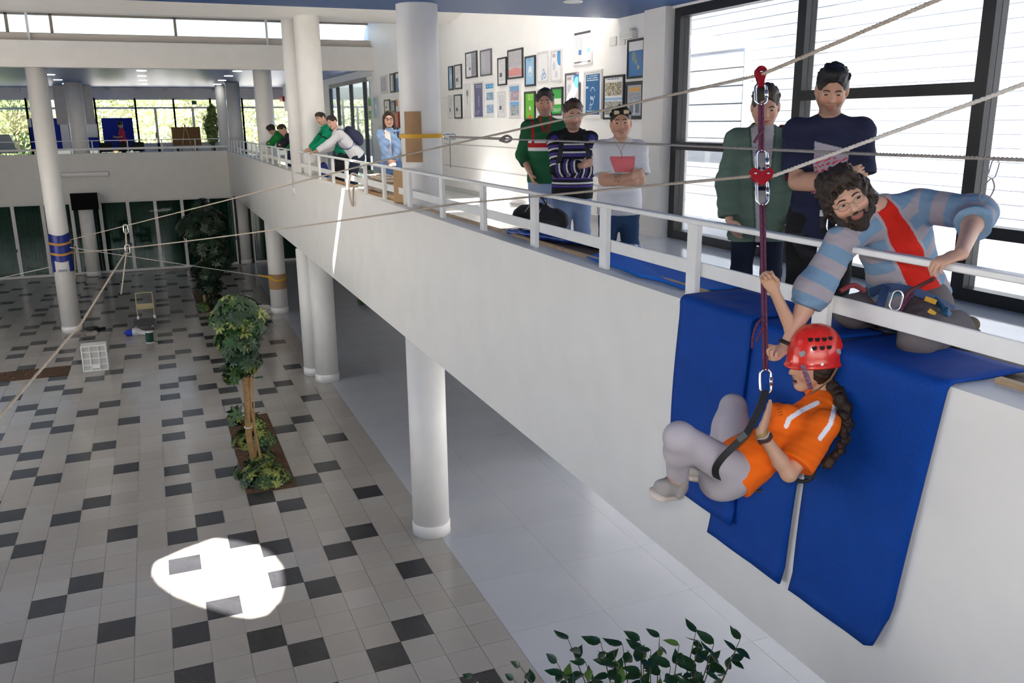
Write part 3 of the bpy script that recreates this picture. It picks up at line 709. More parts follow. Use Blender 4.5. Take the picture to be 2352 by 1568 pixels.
def face_parts(t, hd, HF, sc, brow=(.02, .012, .008), gaze=(0, 0), smile=False, lids=.48, browm=None, eyes=True):
    g_ = lambda x, y, z: hd+(x*HF[0]+y*HF[1]+z*HF[2])*sc
    for q in (-1, 1):
        if eyes:
            c = g_(q*.031, .0755, .005); R = .0128*sc
            gz = nrm(HF[1]+HF[0]*gaze[0]+HF[2]*gaze[1]); mb = MB(); n1, n2 = 10, 14; a = nrm(np.cross(gz, HF[2])); b = np.cross(a, gz)
            for i in range(n1+1):
                th = math.pi*.62*i/n1
                for k in range(n2): ph = 2*math.pi*k/n2; q3 = R*(gz*math.cos(th)+(a*math.cos(ph)+b*math.sin(ph))*math.sin(th)); q3 = q3-HF[2]*np.dot(q3, HF[2])*(1-lids)+HF[0]*np.dot(q3, HF[0])*.12; mb.v.append(tuple(c+q3))
            for i in range(n1):
                for k in range(n2): mb.f.append((i*n2+k, i*n2+(k+1) % n2, (i+1)*n2+(k+1) % n2, (i+1)*n2+k)); mb.mi.append(1 if i < 4 else 0)
            mb.build('eye', [EYEM, IRIS], t, True)
        mb = MB(); pts = [g_(q*x, .0985-.25*(x-.03)**2*30-abs(x-.015)*.25, z) for x, z in ((.013, .026), (.024, .031), (.037, .031), (.048, .024))]
        mb.tube(pts, [.0026*sc, .0034*sc, .0030*sc, .0014*sc], 8, flat=1.0).build('eyebrow', browm or BROWM, t, True)
    mb = MB()
    if smile:
        mb.tube([g_(x, .0945-abs(x)*.35, -.058+abs(x)*.25) for x in (-.026, -.014, 0, .014, .026)], [.001, .0065*sc, .0075*sc, .0065*sc, .001], 8, flat=.6, up=HF[2]).build('teeth', TEETH, t, True)
    mb = MB()
    mb.tube([g_(x, .0965-abs(x)*.30, -.0535-(.002 if x == 0 else 0)+(abs(x)*.18 if smile else 0)) for x in (-.028, -.014, 0, .014, .028)], [.0015, .0040*sc, .0040*sc, .0040*sc, .0015], 8, up=HF[2])
    mb.tube([g_(x, .0945-abs(x)*.30, -.064+abs(x)*.28) for x in (-.025, -.012, 0, .012, .025)], [.0015, .0046*sc, .0050*sc, .0046*sc, .0015], 8, up=HF[2])
    mb.build('lips', LIPM, t, True)
def hair_noise(amp, f, seed): return (amp, lambda P: wave(P, f, seed))
def hair_cap(hd, HF, sc, vol=.012, front=.0, top=.012, side=0.0, neck=-.04, long=None, low=False):
    g_ = lambda x, y, z: hd+(x*HF[0]+y*HF[1]+z*HF[2])*sc
    s = Sdf()
    s.ell(g_(0, -.016, .038), np.array([.076+vol, .096+vol, .084+vol])*sc, HF, k=.02, cut=[(g_(0, 0, neck), -HF[2])] if not low else None)
    if top: s.ell(g_(0, .030, .098), np.array([.058, .056, .026+top])*sc, HF, k=.03)
    # face opening
    s.ell(g_(0, .108, -.006+front), np.array([.070, .070, .086])*sc, HF, k=.006, sub=True)
    s.ell(g_(0, .05, -.085), np.array([.095, .062, .070])*sc, HF, k=.008, sub=True)
    if not side:
        for q in (-1, 1): s.ell(g_(q*.082, .004, -.022), np.array([.03, .03, .034])*sc, HF, k=.008, sub=True)
    if long:
        for a, b, ra, rb in long: s.cap(g_(*a), g_(*b), ra*sc, rb*sc, k=.03)
    return s

def col_fn(c, amt=.0): 
    c = np.array(c); return lambda v, sv, idx, nr: np.broadcast_to(c, (len(v), 3)).copy()

def build_person(name, label, J, spec, h):
    """J: joints (world). spec: clothing. Returns the root empty."""
    J = {k: np.asarray(v, float) for k, v in J.items()}
    b = spec.get('build', 1.0); fem = spec.get('female', False)
    t = empty(name, J.get('base', J['pel']), label, 'person', spec.get('group'))
    up = nrm(J['nb']-J['pel']); right = J['shR']-J['shL']; right = nrm(right-up*np.dot(right, up)); fwd = np.cross(up, right)
    HF = head_frame(J['hf'], J['hu']); hs = spec.get('hs', 1.0)
    sk = np.array(spec.get('skin', (.50, .27, .17)))*np.array([1.22, 1.26, 1.3])
    belly = J['pel']*.52+J['chest']*.48
    def torso(s, e, lo=None, sv0=0.0, waist=1.0, hips=1.0):
        L1 = np.linalg.norm(J['chest']-J['pel']); L2 = np.linalg.norm(J['nb']-J['chest'])
        cut = [(lo, -up)] if lo is not None else None
        s.cap(J['pel']-up*.02, belly, (.150 if not fem else .152)*b*hips+e, (.138 if not fem else .118)*b*waist+e, k=.05, flat=(fwd, .70), cut=cut, sv=(sv0, sv0+L1*.5))
        s.cap(belly, J['chest'], (.138 if not fem else .118)*b*waist+e, (.158 if not fem else .142)*b+e, k=.05, flat=(fwd, .70), cut=cut, sv=(sv0+L1*.5, sv0+L1))
        s.cap(J['chest'], J['nb']-up*.05, (.158 if not fem else .138)*b+e, .09*b+e, k=.05, flat=(fwd, .66), sv=(sv0+L1, sv0+L1+L2))
        for sd in ('shL', 'shR'):
            s.cap(J['nb']-up*.045, J[sd], .050*b+e, .056*b+e, k=.045, flat=(fwd, .85), sv=(sv0+L1+L2*.9, sv0+L1+L2*.75))
        if fem:
            for q in (-1, 1): s.ell(J['chest']+right*q*.065+fwd*.085-up*.0, [.058+e*.5]*3, k=.035, sv=(sv0+L1, sv0+L1))
    # ---- body
    s = Sdf()
    add_head(s, J['hd'], HF, hs, spec.get('jaw', 1.0), fem, spec.get('mouth', False))
    nr_ = .044 if fem else .051
    s.cap(J['hd']-HF[2]*.05*hs-HF[1]*.026, J['nb'], nr_*hs, nr_*1.15, k=.02)
    torso(s, -.006)
    ar = spec.get('arm', 1.0)*(.85 if fem else 1.0)
    for sd in ('L', 'R'):
        s.cap(J['sh'+sd], J['el'+sd], .050*ar, .040*ar, k=.03)
        mid = J['el'+sd]*.7+J['wr'+sd]*.3
        s.cap(J['el'+sd], mid, .039*ar, .041*ar, k=.02); s.cap(mid, J['wr'+sd], .041*ar, .026*ar, k=.02)
        hdn = spec['hand'+sd]; add_hand(s, J['wr'+sd], hdn['d'], hdn['n'], hdn.get('thumb', 1), hdn.get('curl', .4), hdn.get('sc', 1.0)*(.92 if fem else 1.0), hdn.get('tin', .2))
        s.cap(J['hip'+sd], J['kn'+sd], .078*b, .052*b, k=.04); s.cap(J['kn'+sd], J['an'+sd], .050*b, .036*b, k=.03)
        fd = nrm(J['toe'+sd]-J['an'+sd]); s.cap(J['an'+sd], J['toe'+sd]*.8+J['an'+sd]*.2, .030, .022, k=.03)
    stub = spec.get('stubble', 0); stc = np.array(spec.get('stubc', (.10, .06, .045)))
    def skinc(v, sv, idx, nr):
        X = (v-J['hd'])@HF.T/hs; c = np.broadcast_to(sk, (len(v), 3)).copy()
        onh = np.linalg.norm(X, axis=1) < .16
        if stub:
            m_ = np.clip(((-.022-X[:, 2])/.03), 0, 1)*np.clip((X[:, 1]+.005)/.03, 0, 1)*np.clip((.125+X[:, 2])/.02, 0, 1)*onh
            c = c*(1-stub*m_[:, None])+stc*(stub*m_[:, None])
        ch = np.exp(-(((np.abs(X[:, 0])-.042)/.02)**2+((X[:, 2]+.022)/.02)**2))*(X[:, 1] > .03)*onh
        c[:, 0] *= 1+.10*ch; c[:, 1] *= 1-.10*ch; c[:, 2] *= 1-.12*ch
        if 'tattoo' in spec: c = spec['tattoo'](v, c, nr, J)
        return c
    sdf_obj(s, 'body', skin_mat(tuple(sk)), t, h, color=skinc)
    if not spec.get('mouth'): face_parts(t, J['hd'], HF, hs, gaze=spec.get('gaze', (0, 0)), smile=spec.get('smile', False), browm=spec.get('browm'))
    # ---- top
    tp = spec.get('top')
    if tp:
        s = Sdf(); e = tp.get('e', .012); lo = J['pel']+up*tp.get('hem', -.06)
        torso(s, e, lo, waist=tp.get('waist', 1.0), hips=tp.get('hips', 1.0))
        if tp.get('hem', -.06) < -.03: s.cap(J['pel']-up*.16, J['pel']+up*.04, .168*b*tp.get('hips', 1.0)+e, .160*b+e, k=.05, flat=(fwd, .74), cut=[(lo, -up)], sv=(-.16, .02))
        nt = len(s.p)
        for sd in ('L', 'R'):
            sl = tp.get('sleeve'+sd, tp.get('sleeve', 2.0)); S_, E_, W_ = J['sh'+sd], J['el'+sd], J['wr'+sd]; l1 = np.linalg.norm(E_-S_); l2 = np.linalg.norm(W_-E_); fl_ = tp.get('loose', .012)
            if sl <= 1:
                ce = S_+(E_-S_)*sl; s.cap(S_, E_, .052*ar+e+fl_*.3, .044*ar+e+fl_*1.6, k=.035, cut=[(ce, nrm(E_-S_))], sv=(.60, .60+l1))
            else:
                s.cap(S_, E_, .052*ar+e, .044*ar+e+fl_*.6, k=.035, sv=(.60, .60+l1)); fr2 = sl-1; ce = E_+(W_-E_)*fr2
                s.cap(E_, W_, .045*ar+e+fl_*.6, .030*ar+e+fl_*.5, k=.03, cut=[(ce, nrm(W_-E_))], sv=(.60+l1, .60+l1+l2))
        if tp.get('collar'):
            s.cap(J['nb']+up*.012, J['nb']+up*.05+HF[1]*.005, .066+e*.5, .062+e*.5, k=.02, cut=[(J['nb']+up*tp['collar'], up)], sv=(.7, .7))
        if tp.get('hood'):
            s.ell(J['nb']-fwd*.085-up*.01, [.10, .055, .075], np.stack([right, fwd, up]), k=.03, sv=(.7, .7))
        s.cap(J['nb']+up*.03+fwd*.01, J['nb']+up*.13+fwd*.0, nr_+.004, nr_+.02, k=.006, sub=True)
        if tp.get('vee'):
            s.cap(J['nb']+up*.05+fwd*.10, J['nb']-up*tp['vee']+fwd*.16, .035, .004, k=.006, sub=True)
        wv = tp.get('wrinkle', .0035); tc = tp['color']
        cf = tc if callable(tc) else (lambda v, sv, idx, nr, c_=np.array(tc): np.broadcast_to(c_, (len(v), 3)).copy())
        ctx = dict(J=J, up=up, right=right, fwd=fwd, nt=nt)
        sdf_obj(s, tp.get('name', 'shirt'), tp.get('mat', CLOTH), t, tp.get('h', h), noise=(wv, lambda P: wave(P, 26, 5)+.6*wave(P, 60, 9)), color=(lambda v, sv, idx, nr: cf(v, np.where(idx < nt, (v-J['pel'])@up, sv), idx, nr, ctx)) if callable(tc) else cf)
    # ---- trousers
    bt = spec.get('bottom')
    if bt:
        s = Sdf(); e = bt.get('e', .014)
        s.cap(J['pel']+up*bt.get('rise', .06), J['pel']-up*.05, .142*b+e, .150*b+e, k=.04, flat=(fwd, .74), cut=[(J['pel']+up*bt.get('rise', .06), up)])
        for sd in ('L', 'R'):
            K, A = J['kn'+sd], J['an'+sd]; ce = K+(A-K)*bt.get('len', .98)
            s.cap(J['hip'+sd], K, .082*b+e, .056*b+e, k=.04); s.cap(K, A, .056*b+e, .042*b+e*bt.get('cuff', 1.3), k=.03, cut=[(ce, nrm(A-K))])
            calf = K+(A-K)*.3; s.ell(calf, [.05*b+e*.8]*3, k=.05)
        tc = bt['color']; cf = tc if callable(tc) else (lambda v, sv, idx, nr, c_=np.array(tc): np.broadcast_to(c_, (len(v), 3)).copy())
        sdf_obj(s, bt.get('name', 'trousers'), bt.get('mat', DENIM), t, bt.get('h', max(h*1.3, .008)), noise=(bt.get('wrinkle', .0035), lambda P: wave(P, 24, 15)+.5*wave(P, 55, 19)), color=cf)
    # ---- shoes
    sh = spec.get('shoes')
    if sh:
        for sd in ('L', 'R'):
            A, T_ = J['an'+sd], J['toe'+sd]; fd = nrm(T_-A); un = J.get('fu'+sd, V(0, 0, 1)); un = nrm(un-fd*np.dot(un, fd)); s = Sdf()
            s.cap(A-un*.040-fd*.045, T_-un*.012-fd*.02, .050, .044, k=.02, flat=(un, .9)); s.cap(A+un*.0-fd*.01, A-un*.05, .047, .052, k=.03)
            sole = Sdf().cap(A-un*.078-fd*.05, T_-un*.044-fd*.01, .052, .048, k=.01, flat=(un, .4))
            so = sdf_obj(s, 'shoe', CLOTH, t, max(h, .006), color=sh['color'] if callable(sh['color']) else col_fn(sh['color']))
            sdf_obj(sole, 'sole', CLOTH, so, max(h, .006), color=col_fn(sh.get('sole', (.6, .6, .58))))
    # ---- hair
    hr = spec.get('hair')
    if hr:
        s = hair_cap(J['hd'], HF, hs, **hr.get('cap', {})); hc_ = np.array(hr.get('color', (.018, .012, .009)))
        if hr.get('extra'): hr['extra'](s, J, HF, hs)
        sdf_obj(s, 'hair', HAIRM, t, max(h*.8, .004), noise=(hr.get('amp', .004), lambda P: wave(P, hr.get('freq', 70), 3)+.6*wave(P, hr.get('freq', 70)*2.1, 4)), color=lambda v, sv, idx, nr: hc_*(1+.25*np.sin(v@np.array([190., 170., 60.]))[:, None]))
    return t, J, dict(up=up, right=right, fwd=fwd, HF=HF, hs=hs)

def standing(x, y, z0, face, H, lean=0.0, twist=0.0, stance=.10, look=(0, 0), tilt=0.0, female=False, hipback=0.0):
    """joints for a standing figure; face = heading angle (rad, 0 = +Y, positive to +X); look = (yaw, pitch) of the head relative to the torso"""
    f = V(math.sin(face), math.cos(face), 0); r = V(math.cos(face), -math.sin(face), 0); U = V(0, 0, 1)
    k = H/1.75; base = V(x, y, z0); J = dict(base=base)
    pel = base+U*.925*k-f*hipback; up = nrm(U*math.cos(lean)+f*math.sin(lean)); ft = nrm(f*math.cos(lean)-U*math.sin(lean))
    tw = r*math.cos(twist)+ft*math.sin(twist)
    J['pel'] = pel; J['chest'] = pel+up*.32*k; J['nb'] = pel+up*.535*k
    sw = .172*k*(.88 if female else 1.0)
    J['shR'] = pel+up*.475*k+tw*sw; J['shL'] = pel+up*.475*k-tw*sw
    hy, hp = look
    up2 = nrm(U*math.cos(lean*.55)+f*math.sin(lean*.55)); f2 = nrm(f*math.cos(lean*.3)-U*math.sin(lean*.3))
    hf = f2*math.cos(hy)+r*math.sin(hy); hf = nrm(hf*math.cos(hp)+U*math.sin(hp)); hu = nrm(up2+r*math.sin(tilt)-hf*np.dot(up2, hf)*0)
    J['hd'] = J['nb']+nrm(up2*.9+U*.3)*.172*k+hf*.02; J['hf'] = hf; J['hu'] = hu
    for sd, q in (('R', 1), ('L', -1)):
        J['hip'+sd] = pel+r*q*.088*k-U*.03; J['kn'+sd] = base+r*q*stance+U*.50*k+f*.03-f*hipback*.4; J['an'+sd] = base+r*q*stance*1.1+U*.085-f*.03; J['toe'+sd] = J['an'+sd]+nrm(f+r*q*.25)*.17-U*.035
    J['_f'] = f; J['_r'] = r; J['_ft'] = ft; J['_up'] = up; J['_k'] = V(k, 0, 0)
    return J
def arms(J, spec, side, wrist, pole, d, n, thumb, curl=.4, **kw):
    """wrist/pole/d/n in torso coordinates (right, forward, up); wrist relative to the chest"""
    k = J['_k'][0]; B = np.stack([J['_r'], J['_ft'], J['_up']]); w = lambda q: np.asarray(q, float)@B
    E_, W_ = ik(J['sh'+side], J['chest']+w(wrist)*k, .29*k, .255*k, w(pole)); J['el'+side] = E_; J['wr'+side] = W_
    spec['hand'+side] = dict(d=w(d), n=w(n), thumb=thumb, curl=curl, **kw)
def crossed(J, spec):
    arms(J, spec, 'R', (-.075, .205, -.085), (.6, .0, -1), (-1, -.35, .35), (.2, -1, -.1), 1, .35)
    arms(J, spec, 'L', (.055, .165, -.135), (-.6, .0, -1), (1, -.35, .05), (-.2, -1, .2), -1, .35)
# ------------------------------------------------------------------ the climber on the rope
H1 = .0045
def seg_d(P, a, b):
    a, b = np.asarray(a, float), np.asarray(b, float); ab = b-a; t = np.clip(((P-a)@ab)/(ab@ab), 0, 1); return np.linalg.norm(P-a-t[..., None]*ab, axis=-1)
def near_px(v, nr, segs, w):
    x, y = pix(v); Q = np.stack([x, y], -1); vis = ((CAM-v)*nr).sum(1) > 0
    m_ = np.zeros(len(v), bool)
    for a, b in segs: m_ |= seg_d(Q, a, b) < w
    return m_ & vis
A = at
J = dict(base=A(1690, 1085, 4.0), pel=A(1694, 1072, 4.0), chest=A(1822, 992, 4.0), nb=A(1900, 916, 4.03), hd=A(1866, 840, 4.02),
         hf=-RM[0]*1.0-RM[2]*.10+V(0, 0, -.10), hu=V(0, 0, 1)-RM[0]*.12,
         shL=A(1893, 978, 3.86), elL=A(1812, 1088, 3.80), wrL=A(1748, 992, 3.78),
         shR=A(1896, 918, 4.17), elR=A(1840, 800, 4.08), wrR=A(1778, 668, 4.0),
         hipL=A(1690, 1082, 3.91), knL=A(1560, 1004, 3.70), anL=A(1556, 1104, 3.98), toeL=A(1524, 1112, 3.80),
         hipR=A(1702, 1060, 4.09), knR=A(1684, 936, 4.36), anR=A(1628, 1070, 4.22), toeR=A(1602, 1068, 4.10))
J['toeL'] = J['anL']+(A(1516, 1122, 3.98)-J['anL'])*2.0; J['fuL'] = -RM[1]*1.0+RM[0]*.5-RM[2]*.4
J['toeL'] = A(1520, 1118, 3.86); J['toeR'] = A(1596, 1076, 4.12); J['fuR'] = -RM[1]
ORANGE = np.array(srgb(255, 112, 20)); REFL = np.array((.92, .92, .95))
def tee_orange(v, sv, idx, nr, c):
    o = np.broadcast_to(ORANGE, (len(v), 3)).copy()
    o[near_px(v, nr, [((1877, 925), (1840, 943)), ((1840, 943), (1812, 962)), ((1812, 962), (1806, 978))], 5.5)] = REFL
    o[near_px(v, nr, [((1918, 932), (1907, 975)), ((1907, 975), (1884, 1006))], 5.5)] = REFL
    o[near_px(v, nr, [((1952, 915), (1958, 930))], 5)] = REFL
    o[near_px(v, nr, [((1787, 948), (1797, 944)), ((1789, 954), (1799, 950)), ((1786, 941), (1795, 937))], 1.2)] *= .45
    return o
up_img = -RM[1]
sp = dict(female=True, build=.93, skin=(.50, .29, .19), hs=.98, mouth=True, jaw=.8,
          handL=dict(d=A(1779, 900, 3.80)-A(1748, 985, 3.78), n=-RM[0]*1.0+RM[2]*.5, thumb=-1, curl=.10, tin=-.2),
          handR=dict(d=A(1752, 622, 4.03)-A(1778, 672, 4.06), n=-RM[0]*.3-RM[2]*1.0, thumb=1, curl=1.25, tin=.5),
          top=dict(name='t_shirt', color=tee_orange, sleeve=.80, sleeveR=.45, e=.014, hem=-.045, loose=.022, wrinkle=.0045),
          bottom=dict(name='leggings', h=.0055, color=srgb(186, 178, 184), e=.012, len=.86, cuff=.6, wrinkle=.0012, mat=CLOTH, rise=.08),
          shoes=dict(color=lambda v, sv, idx, nr: np.array(srgb(168, 162, 156))*(1+.12*np.sin(v@np.array([40., 30., 50.])))[:, None], sole=srgb(215, 200, 188)), gaze=(.2, -.1),
          hair=None, group=None)
girl, J, fr_ = build_person('person', 'climber in orange t-shirt and red helmet hanging from the rope', J, sp, H1)
HF = fr_['HF']; hg = lambda x, y, z: J['hd']+x*HF[0]+y*HF[1]+z*HF[2]
DKH = np.array((.030, .016, .010))
# hair below the helmet and the plait
s = Sdf().ell(hg(0, -.03, .0), [.095, .082, .090], HF, k=.02)
s.cap(hg(0, -.055, -.03), hg(.0, -.085, -.075), .062, .040, k=.03)
s.ell(hg(0, .095, -.02), [.10, .085, .12], HF, k=.01, sub=True)
plait = [A(1916, 892, 3.98), A(1934, 920, 3.90), A(1943, 955, 3.86), A(1942, 992, 3.87), A(1934, 1022, 3.90), A(1924, 1045, 3.92)]
for i in range(len(plait)-1):
    for q in (0, .5):
        c = plait[i]*(1-q)+plait[i+1]*q; w = (.034, .032, .028, .024, .021)[i]; s.ell(c+RM[0]*(.006 if q else -.006), [w, w, w*1.15], k=.008)
s.cap(A(1922, 1040, 3.96), A(1900, 1064, 3.95), .017, .024, k=.01); s.cap(A(1905, 1060, 3.95), A(1888, 1072, 3.95), .022, .006, k=.01)
sdf_obj(s, 'hair', HAIRM, girl, .004, noise=(.004, lambda P: wave(P, 110, 3)+.7*wave(P, 230, 4)), color=lambda v, sv, idx, nr: DKH*(1+np.clip((1000-pix(v)[1])/-30, 0, 3)[:, None]*np.array([.55, .35, .2])))
# helmet: shell, vents, stickers, straps
hc0 = hg(0, -.014, .022); rx, ry, rz = .112, .134, .178
def hel(u, th, k=1.0):      # u 0 rim .. 1 top
    a = u*math.pi/2; r = math.cos(a)**.8
    return hc0+HF[0]*(rx*k*r*math.cos(th))+HF[1]*(ry*k*r*math.sin(th))+HF[2]*(rz*k*math.sin(a)+(.004*math.cos(2*th) if u < .05 else 0))
mb = MB(); n = 48; us = [i/14 for i in range(14)]
ring = lambda u, k, dz=0.0, ex=0.0: [hel(u, 2*math.pi*i/n, k)+HF[2]*dz+nrm(hel(u, 2*math.pi*i/n, k)-hc0)*ex for i in range(n)]
rings = [ring(0, .95, -.004), ring(0, 1.0, -.010, .010), ring(0, 1.0, -.002, .010), ring(.03, 1.0, .0, .002)]+[ring(u, 1.0) for u in us[1:]]
for R_ in rings: mb.v += [tuple(q) for q in R_]
mb.v.append(tuple(hel(1, 0))); top_i = len(mb.v)-1
for i in range(len(rings)-1):
    for k in range(n): mb.f.append((i*n+k, i*n+(k+1) % n, (i+1)*n+(k+1) % n, (i+1)*n+k))
for k in range(n): mb.f.append(((len(rings)-1)*n+k, (len(rings)-1)*n+(k+1) % n, top_i))
mb.mi = [0]*len(mb.f)
HELM = mat('red_helmet_shell', srgb(226, 44, 30), .25, coat=.4, noise=.08, nscale=30, speckle=(160, .10))
helmet = mb.build('helmet', HELM, girl, True)
DARKV = mat('helmet_vent_dark', (.015, .008, .008), .8)
# our side of the helmet is her left (negative right axis): theta near pi
for rowu, ths in ((.50, (2.55, 2.86, 3.17, 3.48)), (.335, (2.74, 3.03, 3.31))):
    for th in ths:
        c = hel(rowu, th, 1.0); nn = nrm(c-hc0); tx = nrm(np.cross(HF[2], nn)); ty = np.cross(nn, tx)
        pts = [c+tx*a*.0125+ty*b_*.009+nn*.003 for a, b_ in ((-1, .6), (-.6, 1), (.6, 1), (1, .6), (.75, -.7), (.3, -1), (-.3, -1), (-.75, -.7))]
        MB().add(pts+[p-nn*.012 for p in pts], [tuple(range(8)), tuple(range(15, 7, -1))]+[(i, i+8, (i+1) % 8+8, (i+1) % 8) for i in range(8)]).build('vent', DARKV, helmet)
for th, w, c_ in ((2.30, .016, 'silver_sticker'), (3.72, .015, 'silver_sticker')):
    c = hel(.23, th, 1.0); nn = nrm(c-hc0); tx = nrm(np.cross(HF[2], nn)); ty = np.cross(nn, tx)
    pts = [c+tx*a*w+ty*b_*w+nn*.003 for a, b_ in ((-1, .7), (-.3, 1), (.5, 1), (1, .4), (.6, -.6), (0, -1), (-.7, -.5))]
    MB().add(pts+[p-nn*.012 for p in pts], [tuple(range(7)), tuple(range(13, 6, -1))]+[(i, i+7, (i+1) % 7+7, (i+1) % 7) for i in range(7)]).build('sticker', mat('silver_sticker', (.36, .33, .33), .35), helmet)
c = hel(.06, 3.0, 1.0); MB().tube([c, c+nrm(c-hc0)*.004], .007, 12).build('rivet', SILV, helmet)
STRP = mat('patterned_chin_strap', (.20, .10, .16), .7, noise=.9, nscale=120)
q_ = lambda px, py: A(px, py, 3.905)
MB().strap([A(1843, 838, 3.90), A(1851, 858, 3.905), A(1858, 880, 3.925), A(1862, 893, 3.95)], .011, .002, RM[0]).build('chin_strap', STRP, helmet)
MB().tube([A(1925, 842, 3.92), A(1908, 870, 3.925), A(1880, 893, 3.94), A(1860, 905, 3.96)], .006, 8, flat=.5).build('rear_strap', mat('tan_webbing', (.22, .11, .05), .7), helmet)
# open laughing mouth
for q in (-1, 1):
    mb = MB(); c = hg(q*.031, .0755, .005)
    mb.tube([c-HF[0]*.010+HF[1]*.012, c+HF[1]*.014, c+HF[0]*.010+HF[1]*.012], [.001, .0025, .001], 8).build('eyelashes', IRIS, girl, True)
    MB().tube([hg(q*x, .0985-abs(x-.015)*.25, z) for x, z in ((.013, .024), (.03, .030), (.047, .024))], [.002, .004, .002], 8).build('eyebrow', BROWM, girl, True)
MB().tube([hg(-.018, .072, -.062), hg(0, .080, -.064), hg(.018, .072, -.062)], [.010, .012, .010], 10, up=HF[2]).build('mouth', MOUTHM, girl, True)
MB().tube([hg(x, .0905-abs(x)*.45, -.0525) for x in (-.018, -.009, 0, .009, .018)], [.003, .0042, .0045, .0042, .003], 8, up=HF[2], flat=.6).build('teeth', TEETH, girl, True)
mb = MB().tube([hg(x, .0955-abs(x)*.42, -.0475-abs(x)*.1) for x in (-.023, -.012, 0, .012, .023)], [.0015, .0038, .0036, .0038, .0015], 8, up=HF[2])
mb.tube([hg(x, .0895-abs(x)*.42, -.0765+abs(x)*.45) for x in (-.022, -.011, 0, .011, .022)], [.0015, .0046, .0050, .0046, .0015], 8, up=HF[2]).build('lips', LIPM, girl, True)
# necklace and bracelets
mb = MB()
for i in range(12): 
    a = -.3+i*.12; c = J['nb']+V(0, 0, .025)+nrm(-RM[0]*math.cos(a*2)-RM[2]*math.sin(.6+a))*.066; mb.lathe([(.0001, -.005), (.005, 0), (.0001, .005)], c, 8)
mb.build('necklace', mat('shell_white', (.75, .68, .6), .4), girl, True)
wd = nrm(J['wrL']-J['elL'])
for k, (o_, cc, r) in enumerate(((-.005, (.45, .30, .08), .031), (-.018, (.5, .42, .35), .032), (-.030, (.05, .03, .03), .035), (-.040, (.12, .05, .04), .034))):
    c = J['wrL']+wd*o_; a = nrm(np.cross(wd, RM[2])); b_ = np.cross(wd, a)
    MB().tube([c+(a*math.cos(t)+b_*math.sin(t))*r*.92+wd*.003*math.sin(3*t) for t in [2*math.pi*i/20 for i in range(20)]], .0045, 6, closed=True).build('bracelet', mat('bracelet_%d' % k, cc, .6), girl)
# sit harness
hn = tag(empty('climbing_harness', J['pel'], 'black webbing sit harness running from the steel ring round the climber thigh', 'harness'))
def path(pts, n=6):
    P = [np.asarray(q, float) for q in pts]; out = []
    for i in range(len(P)-1):
        p0, p1, p2, p3 = P[max(i-1, 0)], P[i], P[i+1], P[min(i+2, len(P)-1)]
        for j in range(n):
            t = j/n; out.append(.5*((2*p1)+(-p0+p2)*t+(2*p0-5*p1+4*p2-p3)*t*t+(-p0+3*p1-3*p2+p3)*t**3))
    return out+[P[-1]]
MB().strap(path([A(1759, 898, 3.80), A(1747, 930, 3.77), A(1730, 968, 3.74), A(1712, 998, 3.71), A(1686, 1024, 3.70), A(1660, 1050, 3.71), A(1644, 1075, 3.74), A(1646, 1096, 3.80), A(1660, 1108, 3.92)]), .015, .003, RM[0]+RM[1]*.4).build('leg_strap', BLKW, hn)
MB().strap(path([A(1757, 898, 3.82), A(1752, 915, 3.86), A(1745, 940, 3.92)]), .016, .004, RM[0]).build('tie_in_strap', BLKW, hn)
MB().obox(A(1703, 1003, 3.70), nrm(RM[0]*.75-RM[1]*.6)*.022, nrm(RM[0]*.6+RM[1]*.75)*.014, RM[2]*.006).build('buckle', BLACKP, hn)
c = A(1845, 1085, 3.93); MB().tube([c+RM[0]*.05*math.cos(t)+RM[1]*.035*math.sin(t)*1.2+RM[2]*.01*math.sin(t) for t in [2*math.pi*i/24 for i in range(24)]], .009, 8, closed=True).build('gear_loop', BLKW, hn, True)
MB().strap(path([A(1872, 1040, 3.95), A(1868, 1062, 3.94), A(1862, 1082, 3.93), A(1853, 1098, 3.93)]), .014, .006, RM[0]).build('back_buckle', BLKW, hn)
MB().strap(path([A(1665, 1112, 4.0), A(1700, 1128, 3.98), A(1750, 1126, 3.95)]), .012, .004, RM[2]).build('waist_strap', BLKW, hn)

# ------------------------------------------------------------------ the bearded instructor kneeling at the rail
HB = .0045
rp = onx(2172, 612, XR); rz_ = float((rp-CAM)@RM[2])
Jm = dict(base=onz(2060, 790, ZL+.03), pel=A(2085, 672, 4.30), chest=A(2055, 545, 4.16), nb=A(2010, 482, 4.02), hd=A(1944, 456, 3.93),
          hf=nrm(CAM-A(1944, 456, 3.93))+RM[0]*.22+RM[1]*.22, hu=-RM[1]*.87-RM[0]*.48,
          shR=A(1932, 560, 3.98), elR=A(1868, 668, 4.02), wrR=A(1803, 797, 4.05),
          shL=A(2108, 472, 4.08), elL=A(2243, 492, 3.90), wrL=A(2207, 583, rz_-.02),
          hipR=onx(2035, 690, 3.50), knR=onx(1962, 714, 3.13), anR=onx(2020, 735, 3.55), toeR=onx(2045, 738, 3.68),
          hipL=onx(2135, 700, 3.48), knL=onx(2108, 778, 3.10), anL=onx(2205, 748, 3.45), toeL=onx(2232, 738, 3.60))
HB_, HG_ = np.array(srgb(120, 150, 178)), np.array(srgb(165, 158, 166)); REDT = np.array(srgb(205, 36, 22))
